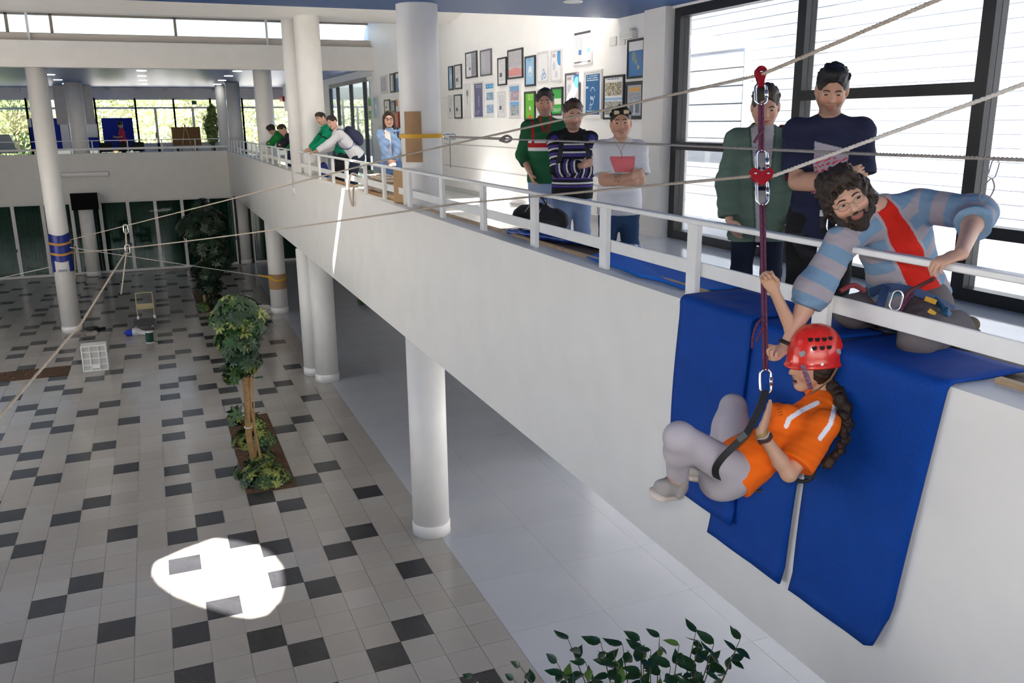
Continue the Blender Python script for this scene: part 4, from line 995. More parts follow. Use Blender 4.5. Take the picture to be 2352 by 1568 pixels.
def hoodie(v, sv, idx, nr, c):
    ph = np.mod(sv*1.0, .125); o = np.where((ph < .062)[:, None], HB_, HG_)
    rel = v-c['J']['nb']; lat = rel@c['right']; fw = rel@c['fwd']; upc = rel@c['up']
    wid = .045+np.clip(-upc, 0, .6)*.07
    zip_ = (fw > .0) & (np.abs(lat+.012) < wid) & (np.abs((v-c['J']['chest'])@c['fwd']) > .02)
    o[zip_ & (idx < c['nt'])] = REDT
    edge = (fw > 0) & (np.abs(np.abs(lat+.012)-wid) < .016) & (idx < c['nt']) & (np.abs(lat+.012) >= wid); o[edge] = HG_*1.05
    return o
CURL = (.030, .018, .012)
def curls(s, J, HF, hs):
    g_ = lambda x, y, z: J['hd']+(x*HF[0]+y*HF[1]+z*HF[2])*hs
    r_ = random.Random(4)
    for x, y, z, r in ((-.078, .0, .03, .028), (-.086, -.01, -.02, .026), (-.084, -.02, -.06, .026), (.076, 0, .03, .026), (.08, -.03, -.02, .024), (0, -.09, -.02, .06), (-.05, -.08, -.06, .05), (.05, -.08, -.06, .045), (.0, .02, .098, .042), (-.04, -.02, .096, .04), (.04, -.03, .096, .04)):
        s.ell(g_(x, y, z), [r*hs]*3, k=.015)
    for i in range(46):
        th = r_.uniform(0, 6.28); ph = r_.uniform(-.5, 1.4); q = V(math.cos(th)*math.cos(ph)*.088, math.sin(th)*math.cos(ph)*.104-.018, math.sin(ph)*.092+.035)
        if q[1] > .045 and q[2] < .09: continue
        dn = V(-q[0]*.2+r_.gauss(0, .012), r_.gauss(0, .012), -.045); s.cap(g_(*q), g_(*(q+dn)), .013*hs, .010*hs, k=.008)
    for x, y, z in ((-.06, .075, .085), (-.03, .085, .088), (.0, .088, .09), (.03, .082, .09), (.055, .07, .082)): s.cap(g_(x*.8, y-.03, z+.025), g_(x*1.15-.012, y+.012, z-.028), .014*hs, .007*hs, k=.012)
spm = dict(build=1.05, skin=(.52, .30, .21), hs=1.12, gaze=(-.5, .25), stubble=.8, stubc=(.06, .035, .025), arm=1.02,
           handR=dict(d=A(1764, 828, 4.00)-A(1803, 797, 4.05), n=-RM[2]*.4+RM[1]*.2-RM[0]*.6, thumb=1, curl=1.15, tin=.3),
           handL=dict(d=A(2150, 603, rz_-.03)-A(2207, 583, rz_-.02), n=V(.1, .1, -1), thumb=-1, curl=.65, tin=.2),
           top=dict(name='hoodie', color=hoodie, sleeve=1.28, e=.020, hem=-.10, loose=.03, wrinkle=.006, hood=True, vee=.06, hips=1.05),
           bottom=dict(color=srgb(104, 98, 98), e=.022, wrinkle=.006, mat=CLOTH), shoes=dict(color=srgb(90, 80, 60), sole=srgb(60, 55, 50)),
           hair=dict(cap=dict(vol=.008, front=-.018, top=.014, side=1, neck=-.08), color=CURL, extra=curls, amp=.006, freq=95), browm=BROWM)
man, Jm, fm_ = build_person('person', 'bearded man in a blue and grey striped hoodie kneeling at the railing and reaching down', Jm, spm, HB)
HF = fm_['HF']; hs = 1.12; hg = lambda x, y, z: Jm['hd']+(x*HF[0]+y*HF[1]+z*HF[2])*hs
s = Sdf()
for q in (-1, 1):
    s.cap(hg(q*.066, .012, -.028), hg(q*.054, .030, -.075), .017, .022, k=.02); s.cap(hg(q*.054, .03, -.075), hg(0, .062, -.108), .024, .026, k=.02)
    s.cap(hg(0, .0925, -.044), hg(q*.028, .080, -.052), .0065, .006, k=.008); s.cap(hg(q*.028, .080, -.052), hg(q*.032, .068, -.078), .008, .014, k=.01)
s.cap(hg(-.016, .078, -.086), hg(.016, .078, -.086), .015, k=.015)
sdf_obj(s, 'beard', HAIRM, man, .004, noise=(.0035, lambda P: wave(P, 150, 3)+.7*wave(P, 310, 4)), color=lambda v, sv, idx, nr: np.array((.022, .012, .008))*(1+.2*np.sin(v@np.array([300., 270., 160.]))[:, None]))
# glasses
gw = MB()
for q in (-1, 1):
    gw.tube([hg(q*.031+.023*math.cos(t), .1045-.006*abs(math.cos(t)*q)*.5, .004+.015*math.sin(t)) for t in [2*math.pi*i/24 for i in range(24)]], .0009, 6, closed=True)
    gw.tube([hg(q*.054, .101, .008), hg(q*.075, .05, .008), hg(q*.082, 0, .006)], .0013, 6)
gw.tube([hg(-.009, .106, .008), hg(0, .109, .011), hg(.009, .106, .008)], .0011, 6)
go = gw.build('glasses', mat('thin_metal_frame', (.25, .22, .2), .25, metal=1), man, True)
for q in (-1, 1):
    mb = MB(); pts = [hg(q*.031+.022*math.cos(t), .1040, .004+.0145*math.sin(t)) for t in [2*math.pi*i/20 for i in range(20)]]
    mb.add(pts, [tuple(range(20))]).build('lens', glassmat('spectacle_lens', (.95, .97, .97), .05), go)
# watch strap
wd = nrm(Jm['wrR']-Jm['elR']); c = Jm['wrR']-wd*.02; a = nrm(np.cross(wd, RM[2])); b_ = np.cross(wd, a)
MB().tube([c+(a*math.cos(t)+b_*math.sin(t))*.036 for t in [2*math.pi*i/20 for i in range(20)]], .010, 8, closed=True, flat=.4).build('watch', BLKW, man, True)
# instructor harness
hn = empty('climbing_harness', Jm['pel'], 'blue, black and yellow climbing harness on the kneeling man', 'harness')
NAVH = mat('navy_webbing', srgb(38, 62, 104), .7)
pf = lambda px, py, Z: A(px, py, Z)
MB().strap(path([pf(1998, 672, 4.12), pf(2040, 660, 4.05), pf(2095, 668, 4.02), pf(2150, 690, 4.05), pf(2190, 712, 4.12)]), .020, .005, RM[1]).build('waist_belt', NAVH, hn)
MB().strap(path([pf(2035, 655, 4.06), pf(2025, 690, 3.98), pf(2014, 715, 3.98)]), .018, .005, RM[0]).build('left_riser', NAVH, hn)
MB().strap(path([pf(2150, 690, 4.02), pf(2170, 712, 3.95), pf(2192, 735, 4.0)]), .020, .005, RM[1]+RM[0]*.4).build('leg_loop', mat('teal_webbing', srgb(36, 92, 130), .7), hn)
MB().strap(path([pf(2125, 685, 3.98), pf(2150, 694, 3.95)]), .011, .004, RM[1]).build('yellow_tape', YELS, hn)
MB().strap(path([pf(2133, 712, 3.92), pf(2148, 722, 3.91)]), .010, .005, RM[1]).build('yellow_tag', YELS, hn)
MB().strap(path([pf(2095, 672, 3.98), pf(2080, 690, 3.94), pf(2066, 712, 3.92), pf(2060, 728, 3.92)]), .012, .006, RM[0]).build('rope_tail', ROPEP, hn)
MB().tube(path([pf(2145, 640, 3.9), pf(2115, 655, 3.96), pf(2085, 672, 3.96), pf(2072, 700, 3.93)]), .009, 8).build('lanyard', mat('maroon_webbing', (.10, .03, .035), .7), hn, True)
def carabiner(parent, c, axis, side_, L=.105, W=.055, r=.0048, M=ALU, name='carabiner'):
    axis = nrm(axis); side_ = nrm(side_-axis*np.dot(side_, axis)); pts = []
    for i in range(28):
        t = 2*math.pi*i/28; x, y = math.cos(t), math.sin(t)
        pts.append(c+axis*(L/2-W/2)*(1 if x > 0 else -1)*min(1, abs(x)*6)+axis*W/2*x+side_*W/2*y)
    return MB().tube(pts, r, 8, closed=True).build(name, M, parent, True)
carabiner(hn, A(2058, 690, 3.91), RM[1]-RM[0]*.3, RM[0], .09, .05)
rb = MB(); rb.tube(path([pf(1930, 668, 4.0), pf(1960, 655, 4.0), pf(1985, 668, 4.02)]), .012, 8).build('coil_bag', mat('maroon_cloth', (.22, .03, .04), .8), hn)
# ------------------------------------------------------------------ onlookers on the gallery
def heading(x, y, tx, ty): return math.atan2(tx-x, ty-y)
def height_for(px, top, Z): return float(at(px, top, Z)[2])-ZF-.012
def place(px, x):       # a point on the gallery at lateral distance x whose image column is px (at eye height)
    d = ray(px, 275); return x, d[1]/d[0]*x
def Zof(x, y, z=5.6): return float((V(x, y, z)-CAM)@RM[2])
def pocket(J, spec):
    arms(J, spec, 'R', (.215, .10, -.37), (.6, -1, 0), (-.35, .5, -.8), (-1, 0, -.2), 1, .3); arms(J, spec, 'L', (-.215, .10, -.37), (-.6, -1, 0), (.35, .5, -.8), (1, 0, -.2), -1, .3)
def spikes(s, J, HF, hs, n=100, L=.009):
    g_ = lambda x, y, z: J['hd']+(x*HF[0]+y*HF[1]+z*HF[2])*hs
    r_ = random.Random(9)
    for i in range(n):
        th = r_.uniform(0, 6.28); ph = r_.uniform(.25, 1.45); q = V(math.cos(th)*math.cos(ph)*.078, math.sin(th)*math.cos(ph)*.098-.014, math.sin(ph)*.090+.036)
        if q[1] > .05 and q[2] < .085: continue
        d = nrm(q-V(0, -.01, .02)+V(r_.gauss(0, .03), .05+r_.gauss(0, .03), .02)); s.cap(g_(*q), g_(*(q+d*r_.uniform(.6, 1.3)*L)), .010*hs, .005*hs, k=.008)
BLACKC, WHITEC = np.array((.012, .012, .014)), np.array((.72, .72, .72))
hairdk = (.014, .010, .008)

# green rugby shirt
x, y = place(1252, 3.95); Z = Zof(x, y); H = height_for(1252, 207, Z); f = heading(x, y, 0.6, 0)
J = standing(x, y, ZF, f, H, look=(.12, -.05)); sp = dict(build=1.05, hs=1.16, skin=(.46, .25, .17), stubble=.55, gaze=(-.45, 0), group=None)
arms(J, sp, 'R', (.16, .12, -.30), (.6, -1, 0), (-.3, .3, -.9), (-1, 0, 0), 1); arms(J, sp, 'L', (-.16, .10, -.32), (-.6, -1, 0), (.3, .3, -.9), (1, 0, 0), -1)
GR, RD = np.array(srgb(36, 92, 58)), np.array(srgb(176, 34, 40))
def rugby(v, sv, idx, nr, c):
    o = np.broadcast_to(GR, (len(v), 3)).copy(); t = idx < c['nt']
    for a, b, cc in ((.335, .37, WHITEC), (.285, .335, RD), (.25, .285, WHITEC)): o[t & (sv > a) & (sv < b)] = cc
    rel = v-c['J']['nb']; la = rel@c['right']; fw = rel@c['fwd']; uu = rel@c['up']
    o[(fw > 0) & (np.abs(np.abs(la)-(.02+(-uu)*.0+.035*np.clip(1+uu/.1, 0, 1))) < .012) & (uu > -.12)] = RD
    o[(np.abs(la-.135) < .014) & (uu > -.26) & (fw > 0)] = RD
    return o
sp.update(top=dict(name='rugby_shirt', h=.006, color=rugby, sleeve=1.5, e=.016, hem=-.08, collar=.05, vee=.03), bottom=dict(color=srgb(150, 165, 195)), shoes=dict(color=(.3, .3, .3)), hair=dict(cap=dict(vol=.006, top=.012, neck=-.03), color=hairdk, amp=.0035, extra=spikes))
build_person('person', 'man in a green rugby shirt with white and red chest bands', J, sp, .0075)

# striped jumper
x, y = place(1315, 3.72); Z = Zof(x, y); H = height_for(1318, 232, Z); f = heading(x, y, 1.0, 0)
J = standing(x, y, ZF, f, H, look=(-.10, -.16)); sp = dict(build=1.08, hs=1.13, skin=(.48, .27, .19), stubble=.6, gaze=(-.2, -.08)); crossed(J, sp)
def striped(v, sv, idx, nr, c):
    ph = np.mod(sv+.005, .072); o = np.broadcast_to(BLACKC, (len(v), 3)).copy()
    o[ph > .056] = WHITEC; o[(ph > .026) & (ph <= .048)] = srgb(52, 56, 140); o[(ph > .036) & (ph <= .041)] = srgb(120, 70, 110)
    rel = v-c['J']['nb']; o[(rel@c['up'] > -.075) & (idx < 5)] = BLACKC; o[(sv < .0) & (idx < c['nt'])] = BLACKC
    return o
sp.update(top=dict(name='jumper', h=.0052, color=striped, sleeve=1.86, e=.017, hem=-.09, wrinkle=.004), bottom=dict(color=srgb(132, 152, 188)), shoes=dict(color=(.25, .25, .25)), hair=dict(cap=dict(vol=.004, top=.014, neck=-.02), color=(.045, .022, .012), amp=.0035, extra=spikes))
pst, J, fr2 = build_person('person', 'man with crossed arms in a black, blue and white striped jumper', J, sp, .007)
def backpack(J, fr, label, M, w=.15, d=.10, hh=.22, off=.17, dz=.0, M2=None):
    up, ri, fw = fr['up'], fr['right'], fr['fwd']; c = J['chest']-fw*off+up*dz; bp = empty('backpack', c-up*hh, label, 'backpack')
    s = Sdf().ell(c, [w*1.05, d*1.05, hh*1.02], np.stack([ri, fw, up]), k=.03); s.cap(c-up*hh*.55-ri*w*.55, c-up*hh*.55+ri*w*.55, d*.75, k=.05); s.cap(c+up*hh*.55-ri*w*.45, c+up*hh*.55+ri*w*.45, d*.65, k=.05)
    sdf_obj(s, 'bag', M, bp, .009, noise=(.004, lambda P: wave(P, 30, 2)))
    s = Sdf().ell(c-fw*d*.85-up*hh*.25, [w*.75, d*.35, hh*.5], np.stack([ri, fw, up])); sdf_obj(s, 'pocket', M2 or M, bp, .009)
    for q in (-1, 1):
        MB().strap(path([c+up*hh*.8+ri*q*.08+fw*d*.6, J['nb']+ri*q*.10+up*.03-fw*.02, J['chest']+ri*q*.125+fw*.155+up*.07, J['chest']+ri*q*.155+fw*.11-up*.12, c-up*hh*.6+ri*q*.13+fw*d*.5]), .022, .006, ri).build('shoulder_strap', M, bp)
    return bp
backpack(J, fr2, 'dark backpack on the back of the man in the striped jumper', mat('dark_pack_cloth', (.012, .016, .024), .7), w=.16, d=.11, hh=.24, off=.20, dz=-.06)

# white t-shirt
x, y = place(1426, 3.72); Z = Zof(x, y); H = height_for(1428, 250, Z); f = heading(x, y, 1.1, 0)
J = standing(x, y, ZF, f, H, look=(.10, .0), tilt=.05); sp = dict(build=1.06, hs=1.10, skin=(.47, .26, .17), stubble=.25, smile=True, gaze=(.1, 0), arm=1.08); crossed(J, sp)
PINK = np.array(srgb(226, 118, 122))
def wtee(v, sv, idx, nr, c):
    rel = v-c['J']['chest']; la = rel@c['right']; uu = rel@c['up']; fw = rel@c['fwd']; o = np.broadcast_to(np.array((.70, .70, .72)), (len(v), 3)).copy(); m_ = (fw > .0) & (np.abs(la) < .115) & (idx < 5)
    o[m_ & (uu > -.04) & (uu < .09)] = PINK; o[m_ & (uu > -.065) & (uu <= -.04) & (la > 0)] = srgb(150, 190, 200); o[m_ & (uu > -.065) & (uu <= -.04) & (la <= 0)] = srgb(225, 205, 190)
    o[(fw > 0) & (idx < 5) & (np.abs(la-.05) < .06) & (uu > -.30) & (uu < -.20)] = srgb(205, 228, 230)
    return o
def tattoo(v, c, nr, J):
    w = J['elR']*.45+J['wrR']*.55; d = np.linalg.norm(v-w, axis=1); u = nrm(J['wrR']-J['elR']); ax = (v-w)@u
    ang = np.arctan2((v-w)@np.array([0, 0, 1.]), ax); rr = np.hypot((v-w)@np.array([0, 0, 1.]), ax); R0 = .018+.007*np.cos(5*ang)
    front = (nr@J['_f']) > .3
    m_ = front & (np.abs(rr-R0) < .0035) & (d < .06); c[m_] *= .25; return c
sp.update(tattoo=tattoo, top=dict(name='t_shirt', color=wtee, sleeve=.80, e=.014, hem=-.11, loose=.02, vee=.02), bottom=dict(color=srgb(42, 66, 98)), shoes=dict(color=(.1, .1, .1)), hair=dict(cap=dict(vol=.003, top=.006, neck=-.02), color=(.010, .008, .007), amp=.0035, extra=spikes))
pw_, J, fr3 = build_person('person', 'smiling man in a white t-shirt with a pink print, sunglasses on his head', J, sp, .0065)
HF = fr3['HF']; hs = 1.10; hg = lambda a, b, c: J['hd']+(a*HF[0]+b*HF[1]+c*HF[2])*hs
mb = MB()
for q in (-1, 1): mb.tube([hg(q*.036+.030*math.cos(t), .092-.012*abs(math.cos(t)), .084+.019*math.sin(t)) for t in [2*math.pi*i/20 for i in range(20)]], .003, 6, closed=True); mb.tube([hg(q*.068, .078, .086), hg(q*.083, .03, .075), hg(q*.086, -.03, .06)], .003, 6)
mb.tube([hg(-.008, .094, .088), hg(.008, .094, .088)], .003, 6); sg = mb.build('sunglasses', BLACKP, pw_, True)
for q in (-1, 1): MB().add([hg(q*.036+.029*math.cos(t), .092-.012*abs(math.cos(t)), .084+.018*math.sin(t)) for t in [2*math.pi*i/18 for i in range(18)]], [tuple(range(18))]).build('lens', mat('dark_lens', (.02, .015, .03), .08, coat=1.0), sg)
MB().tube(path([J['nb']+V(0, 0, .02)+fr3['fwd']*.06-fr3['right']*.06, J['nb']+fr3['fwd']*.10-fr3['up']*.05, J['chest']+fr3['fwd']*.135+fr3['up']*.07, J['nb']+fr3['fwd']*.10-fr3['up']*.05+fr3['right']*.02, J['nb']+V(0, 0, .02)+fr3['fwd']*.06+fr3['right']*.06]), .0018, 6).build('neck_cord', mat('thin_tan_cord', (.35, .2, .12), .7), pw_)

# olive jacket
x, y = place(1756, 3.85); Z = Zof(x, y); H = height_for(1756, 198, Z); f = heading(x, y, 1.2, 0)
J = standing(x, y, ZF, f, H, look=(.10, -.32)); sp = dict(build=1.0, hs=1.12, skin=(.47, .27, .19), stubble=.15, gaze=(0, -.08)); pocket(J, sp)
OL = np.array(srgb(92, 112, 100))
def jacket(v, sv, idx, nr, c):
    rel = v-c['J']['chest']; la = rel@c['right']; uu = rel@c['up']; fw = rel@c['fwd']; o = np.broadcast_to(OL, (len(v), 3)).copy()
    wid = .055+np.clip(uu, -.4, .2)*.09; m_ = (fw > .03) & (np.abs(la-.02) < wid); o[m_] = srgb(176, 170, 172)
    o[m_ & (uu > -.14) & (uu < .0) & (np.sin(uu*240)+np.sin(la*190) > .2)] = srgb(40, 46, 66); o[m_ & (uu > -.165) & (uu < -.14)] = srgb(28, 34, 56)
    o[(fw > .0) & (np.abs(np.abs(la-.02)-wid-.008) < .006)] *= .6
    return o
def sv2(): pass
sp.update(top=dict(name='jacket', color=jacket, sleeve=1.92, e=.030, hem=-.20, loose=.022, collar=.055, hood=True, wrinkle=.006, hips=1.06), bottom=dict(color=srgb(24, 32, 50)), shoes=dict(color=(.1, .1, .1)), hair=dict(cap=dict(vol=.005, top=.010, neck=-.03), color=(.045, .030, .020), amp=.0035, extra=spikes))
pj, J, fr4 = build_person('person', 'young man in an olive green jacket with hands in pockets behind the rope', J, sp, .006)
tag(MB().strap(path([J['nb']+fr4['right']*-.13+fr4['up']*.035-fr4['fwd']*.05, J['shL']+fr4['right']*.03+fr4['up']*.085+fr4['fwd']*.03, J['chest']-fr4['right']*.14+fr4['fwd']*.16+fr4['up']*.06, J['chest']-fr4['right']*.16+fr4['fwd']*.13-fr4['up']*.10]), .024, .006, fr4['right']).build('bag_strap', mat('dark_red_strap', (.10, .012, .018), .7)), 'dark red bag strap over the shoulder of the man in the olive jacket', 'strap')

# navy t-shirt
x, y = place(1905, 3.70); Z = Zof(x, y); H = height_for(1908, 150, Z); f = heading(x, y, 1.3, 1.2)
J = standing(x, y, ZF, f, H, look=(.0, -.38), tilt=-.05); sp = dict(build=1.03, hs=1.10, skin=(.42, .23, .15), stubble=.55, gaze=(0, -.08), arm=1.10); crossed(J, sp)
NV = np.array(srgb(38, 42, 66))
def ntee(v, sv, idx, nr, c):
    rel = v-c['J']['chest']; la = rel@c['right']; uu = rel@c['up']; fw = rel@c['fwd']; o = np.broadcast_to(NV, (len(v), 3)).copy(); m_ = (fw > .0) & (np.abs(la+.03) < .105) & (uu > -.20) & (uu < .09+la*.25) & (idx < 5)
    o[m_] = srgb(172, 164, 172); sp_ = np.sin(la*210+4*np.sin(uu*90))+np.sin(uu*230+la*70); o[m_ & (sp_ > .55) & (uu < .02)] = srgb(206, 46, 78)
    o[m_ & (uu < -.14) & (np.sin(la*300) > .2)] = srgb(130, 26, 60); return o
def quiff(s, J, HF, hs):
    g_ = lambda x, y, z: J['hd']+(x*HF[0]+y*HF[1]+z*HF[2])*hs
    s.ell(g_(0, .055, .105), np.array([.058, .045, .028])*hs, HF, k=.03); spikes(s, J, HF, hs, 120, .012)
sp.update(top=dict(name='t_shirt', color=ntee, sleeve=.80, e=.014, hem=-.12, loose=.02, vee=.035), bottom=dict(color=(.012, .012, .013), e=.026, wrinkle=.006, mat=CLOTH), shoes=dict(color=(.03, .03, .03)), hair=dict(cap=dict(vol=.006, top=.016, neck=-.02), color=(.010, .008, .007), amp=.003, extra=quiff))
pn, J, fr5 = build_person('person', 'tall man with crossed arms in a navy t-shirt, looking down', J, sp, .0055)
hn = empty('climbing_harness', J['pel'], 'black harness with white stitching on the tall man in navy', 'harness')
up, ri, fw = fr5['up'], fr5['right'], fr5['fwd']; pe = J['pel']
MB().tube([pe+up*.03+(ri*.165*math.cos(t)+fw*.128*math.sin(t)) for t in [2*math.pi*i/24 for i in range(24)]], .022, 8, closed=True, flat=.4, up=up).build('waist_belt', BLKW, hn, True)
for q in (-1, 1): MB().tube([J['hip'+('R' if q > 0 else 'L')]-up*.09+(ri*.112*math.cos(t)+fw*.112*math.sin(t))+up*.02*math.sin(t) for t in [2*math.pi*i/20 for i in range(20)]], .020, 8, closed=True, flat=.4, up=up).build('leg_loop', BLKW, hn, True)
MB().strap([pe+fw*.135+up*.03, pe+fw*.145-up*.05, pe+fw*.12-up*.13], .014, .005, ri).build('belay_loop', BLKW, hn)
carabiner(hn, pe+fw*.155-up*.03-ri*.05, up, ri, .09, .05)
MB().obox(pe+fw*.16+up*.035-ri*.01, ri*.03, fw*.004, up*.018).build('buckle', SILV, hn)
mb = MB(); mb.tube(path([pe-ri*.10+fw*.13-up*.12, pe-ri*.05+fw*.17-up*.18, pe+ri*.06+fw*.17-up*.20, pe+ri*.12+fw*.12-up*.13]), .05, 10).build('gear_pouch', BLACKF, hn, True)

# girl in denim
x, y = place(893, 3.66); Z = Zof(x, y); H = height_for(890, 256, Z); f = heading(x, y, 1.0, 1.0)
J = standing(x, y, ZF, f, H, look=(-.0, -.05), female=True); sp = dict(female=True, build=.98, hs=1.06, skin=(.50, .30, .21), gaze=(0, -.1))
arms(J, sp, 'R', (.02, .30, -.30), (.8, -.6, -.3), (-.5, .6, -.5), (-.6, -.3, -.5), 1, .7); arms(J, sp, 'L', (-.04, .29, -.32), (-.8, -.6, -.3), (.5, .6, -.5), (.6, -.3, -.5), -1, .7)
DJ = np.array(srgb(134, 162, 200))
def denimj(v, sv, idx, nr, c):
    rel = v-c['J']['chest']; la = rel@c['right']; uu = rel@c['up']; fw = rel@c['fwd']; n_ = .5+.5*np.sin(v@np.array([31., 23., 40.]))*np.sin(v@np.array([17., -35., 22.]))
    o = DJ*(.75+.35*n_)[:, None]; m_ = (fw > .02) & (np.abs(la-.035) < .045+np.clip(-uu, 0, .4)*.05) & (idx < 6); o[m_] = srgb(238, 226, 218); o[m_ & (uu < -.26)] = srgb(230, 140, 130); return o
longh = [((.062, -.03, .02), (.072, .02, -.20), .036, .030), ((-.062, -.03, .02), (-.072, .02, -.20), .036, .030), ((.072, .02, -.2), (.06, .055, -.30), .030, .014), ((-.072, .02, -.2), (-.06, .055, -.33), .030, .012), ((0, -.07, 0), (0, -.08, -.25), .065, .05)]
sp.update(top=dict(name='denim_jacket', color=denimj, sleeve=1.9, e=.018, hem=-.03, collar=.035, mat=DENIM), bottom=dict(name='jeans', color=srgb(92, 124, 172), e=.010), shoes=dict(color=(.4, .38, .36)), hair=dict(cap=dict(vol=.010, top=.006, side=1, neck=-.09, long=longh), color=(.030, .016, .011), amp=.003))
pg, J, fr6 = build_person('person', 'long-haired woman with glasses in a pale denim jacket standing at the rail', J, sp, .009)
HF = fr6['HF']; hs = 1.06; hg = lambda a, b, c: J['hd']+(a*HF[0]+b*HF[1]+c*HF[2])*hs
mb = MB()
for q in (-1, 1): mb.tube([hg(q*.032+.026*math.cos(t), .104-.004*abs(math.cos(t)), .003+.017*math.sin(t)) for t in [2*math.pi*i/20 for i in range(20)]], .0028, 6, closed=True)
mb.tube([hg(-.008, .106, .005), hg(.008, .106, .005)], .0028, 6).build('glasses', BLACKP, pg, True)
sb = empty('shoulder_bag', J['pel'], 'patterned blue and tan shoulder bag hanging beside the woman in denim', 'bag')
c = J['pel']+fr6['fwd']*-.02-fr6['right']*.27-V(0, 0, .08)
s = Sdf().ell(c, [.10, .06, .16], np.stack([fr6['right'], fr6['fwd'], fr6['up']])); s.cap(c-V(0, 0, .08)-fr6['right']*.05, c-V(0, 0, .08)+fr6['right']*.05, .055, k=.04)
sdf_obj(s, 'bag', CLOTH, sb, .009, color=lambda v, sv, idx, nr: np.where((v[:, 2] > c[2]-.06)[:, None], np.array(srgb(58, 62, 100)), np.array(srgb(150, 88, 56)))*np.where((np.sin(v[:, 0]*120)*np.sin(v[:, 2]*120) > .75)[:, None], 3.0, 1.0))
MB().strap(path([c+V(0, 0, .15), J['shL']+fr6['up']*.075-fr6['fwd']*.02, J['shL']+fr6['fwd']*.10-fr6['up']*.06, c+fr6['fwd']*.08+V(0, 0, .10)]), .022, .005, fr6['right']).build('strap', NAVYF, sb)

# two men leaning on the rail, straight arms
def leaning(label, hpx, handpx, sp, H, lean, dy, look, h=.011, tilt=0.0):
    hp = onx(*handpx, XR+.0); yy = hp[1]+dy; xx = XR+.66
    J = standing(xx, yy, ZF, -math.pi/2, H, lean=lean, look=look, tilt=tilt, hipback=.10)
    for sd, q in (('R', 1), ('L', -1)):
        w = V(XR+.05, hp[1]+q*.05+dy*.15, ZL+.50); k = H/1.75
        E_, W_ = ik(J['sh'+sd], w, .30*k, .28*k, V(0, q*.6, -1)); J['el'+sd] = E_; J['wr'+sd] = W_; sp['hand'+sd] = dict(d=V(-1, -q*.15, -.25), n=V(-.2, 0, -1), thumb=q, curl=.35)
    return build_person('person', label, J, sp, h)
GJ = np.array(srgb(0, 134, 96))
def greenj(v, sv, idx, nr, c):
    o = np.broadcast_to(GJ, (len(v), 3)).copy(); o[(sv > .80) & (sv < .83)] = (.01, .015, .015); o[(sv > .42) & (sv < .52) & (idx < 4)] = (.012, .02, .03); return o
sp = dict(hs=1.05, skin=(.48, .28, .2), top=dict(name='track_jacket', color=greenj, sleeve=1.9, e=.024, hem=-.06, collar=.05), bottom=dict(color=(.02, .02, .025)), shoes=dict(color=(.05, .05, .05)), hair=dict(cap=dict(vol=.006, top=.012, neck=-.03), color=(.03, .018, .012), amp=.0035))
leaning('man in a green jacket leaning on the rail behind the man in white', (718, 268), (706, 349), sp, 1.86, .62, .28, (-.55, -.1), tilt=.25)
def whiteh(v, sv, idx, nr, c):
    rel = v-c['J']['chest']; o = np.broadcast_to(np.array((.68, .68, .71)), (len(v), 3)).copy(); la = rel@c['right']; uu = rel@c['up']; o[(np.abs(uu+.10-la*.3) < .008) & (idx < 4)] = srgb(60, 80, 170); return o
sp = dict(hs=1.05, skin=(.5, .3, .22), top=dict(name='white_hoodie', color=whiteh, sleeve=1.93, e=.026, hem=-.07, hood=True), bottom=dict(color=srgb(40, 46, 66)), shoes=dict(color=(.03, .03, .03)), hair=dict(cap=dict(vol=.008, top=.012, neck=-.04), color=(.022, .012, .012), amp=.003))
pl, J, fr7 = leaning('man in a white hoodie leaning on the rail with straight arms', (745, 283), (720, 350), sp, 1.80, .70, -.30, (-.65, -.05), tilt=.15)
backpack(J, fr7, 'navy backpack on the man in the white hoodie', NAVYF, w=.15, d=.11, hh=.22, off=.20, dz=-.06)
c = onx(744, 395, XR+.28); bb = empty('sports_bag', c-V(0, 0, .2), 'royal blue sports bag held behind the white rail posts', 'bag'); s = Sdf().ell(c, [.10, .13, .20], k=.02); sdf_obj(s, 'bag', BLUEF, bb, .011, noise=(.005, lambda P: wave(P, 30, 1)))
MB().tube(path([c+V(0, -.1, -.16), c+V(-.03, -.16, -.30), c+V(-.02, -.04, -.30), c+V(0, .0, -.17)]), .008, 6).build('strap', BLKW, bb)

# two men resting their folded arms on the rail
def resting(label, px_, sp, H, lean, look, tilt=0.0, dx=.52):
    hp = onx(px_, 338, XR); J = standing(XR+dx, hp[1], ZF, -math.pi/2, H, lean=lean, look=look, tilt=tilt, hipback=.12)
    for sd, q in (('R', 1), ('L', -1)):
        w = V(XR+.02, hp[1]-q*.10, ZL+.53); k = H/1.75; E_, W_ = ik(J['sh'+sd], w, .29*k, .25*k, V(-.2, q*1.0, -.6)); J['el'+sd] = E_; J['wr'+sd] = W_; sp['hand'+sd] = dict(d=V(-.2, -q*1.0, .0), n=V(0, 0, -1), thumb=q, curl=.4)
    return build_person('person', label, J, sp, .012)
sp = dict(hs=1.08, skin=(.40, .24, .17), top=dict(name='green_hoodie', color=srgb(20, 120, 56), sleeve=1.8, e=.03, hem=-.07, hood=True), bottom=dict(color=srgb(40, 50, 90)), shoes=dict(color=(.05, .05, .05)), hair=dict(cap=dict(vol=.008, top=.012, neck=-.04), color=hairdk, amp=.003))
resting('man in a bright green hoodie slumped over the rail, furthest along it', 616, sp, 1.74, .95, (.35, -.5), -.2)
def njump(v, sv, idx, nr, c):
    o = np.broadcast_to(np.array((.016, .018, .03)), (len(v), 3)).copy(); o[(sv < .30) & (idx < 4)] = srgb(120, 122, 130); o[(sv > .30) & (sv < .33) & (idx < 4)] = (.6, .6, .6); return o
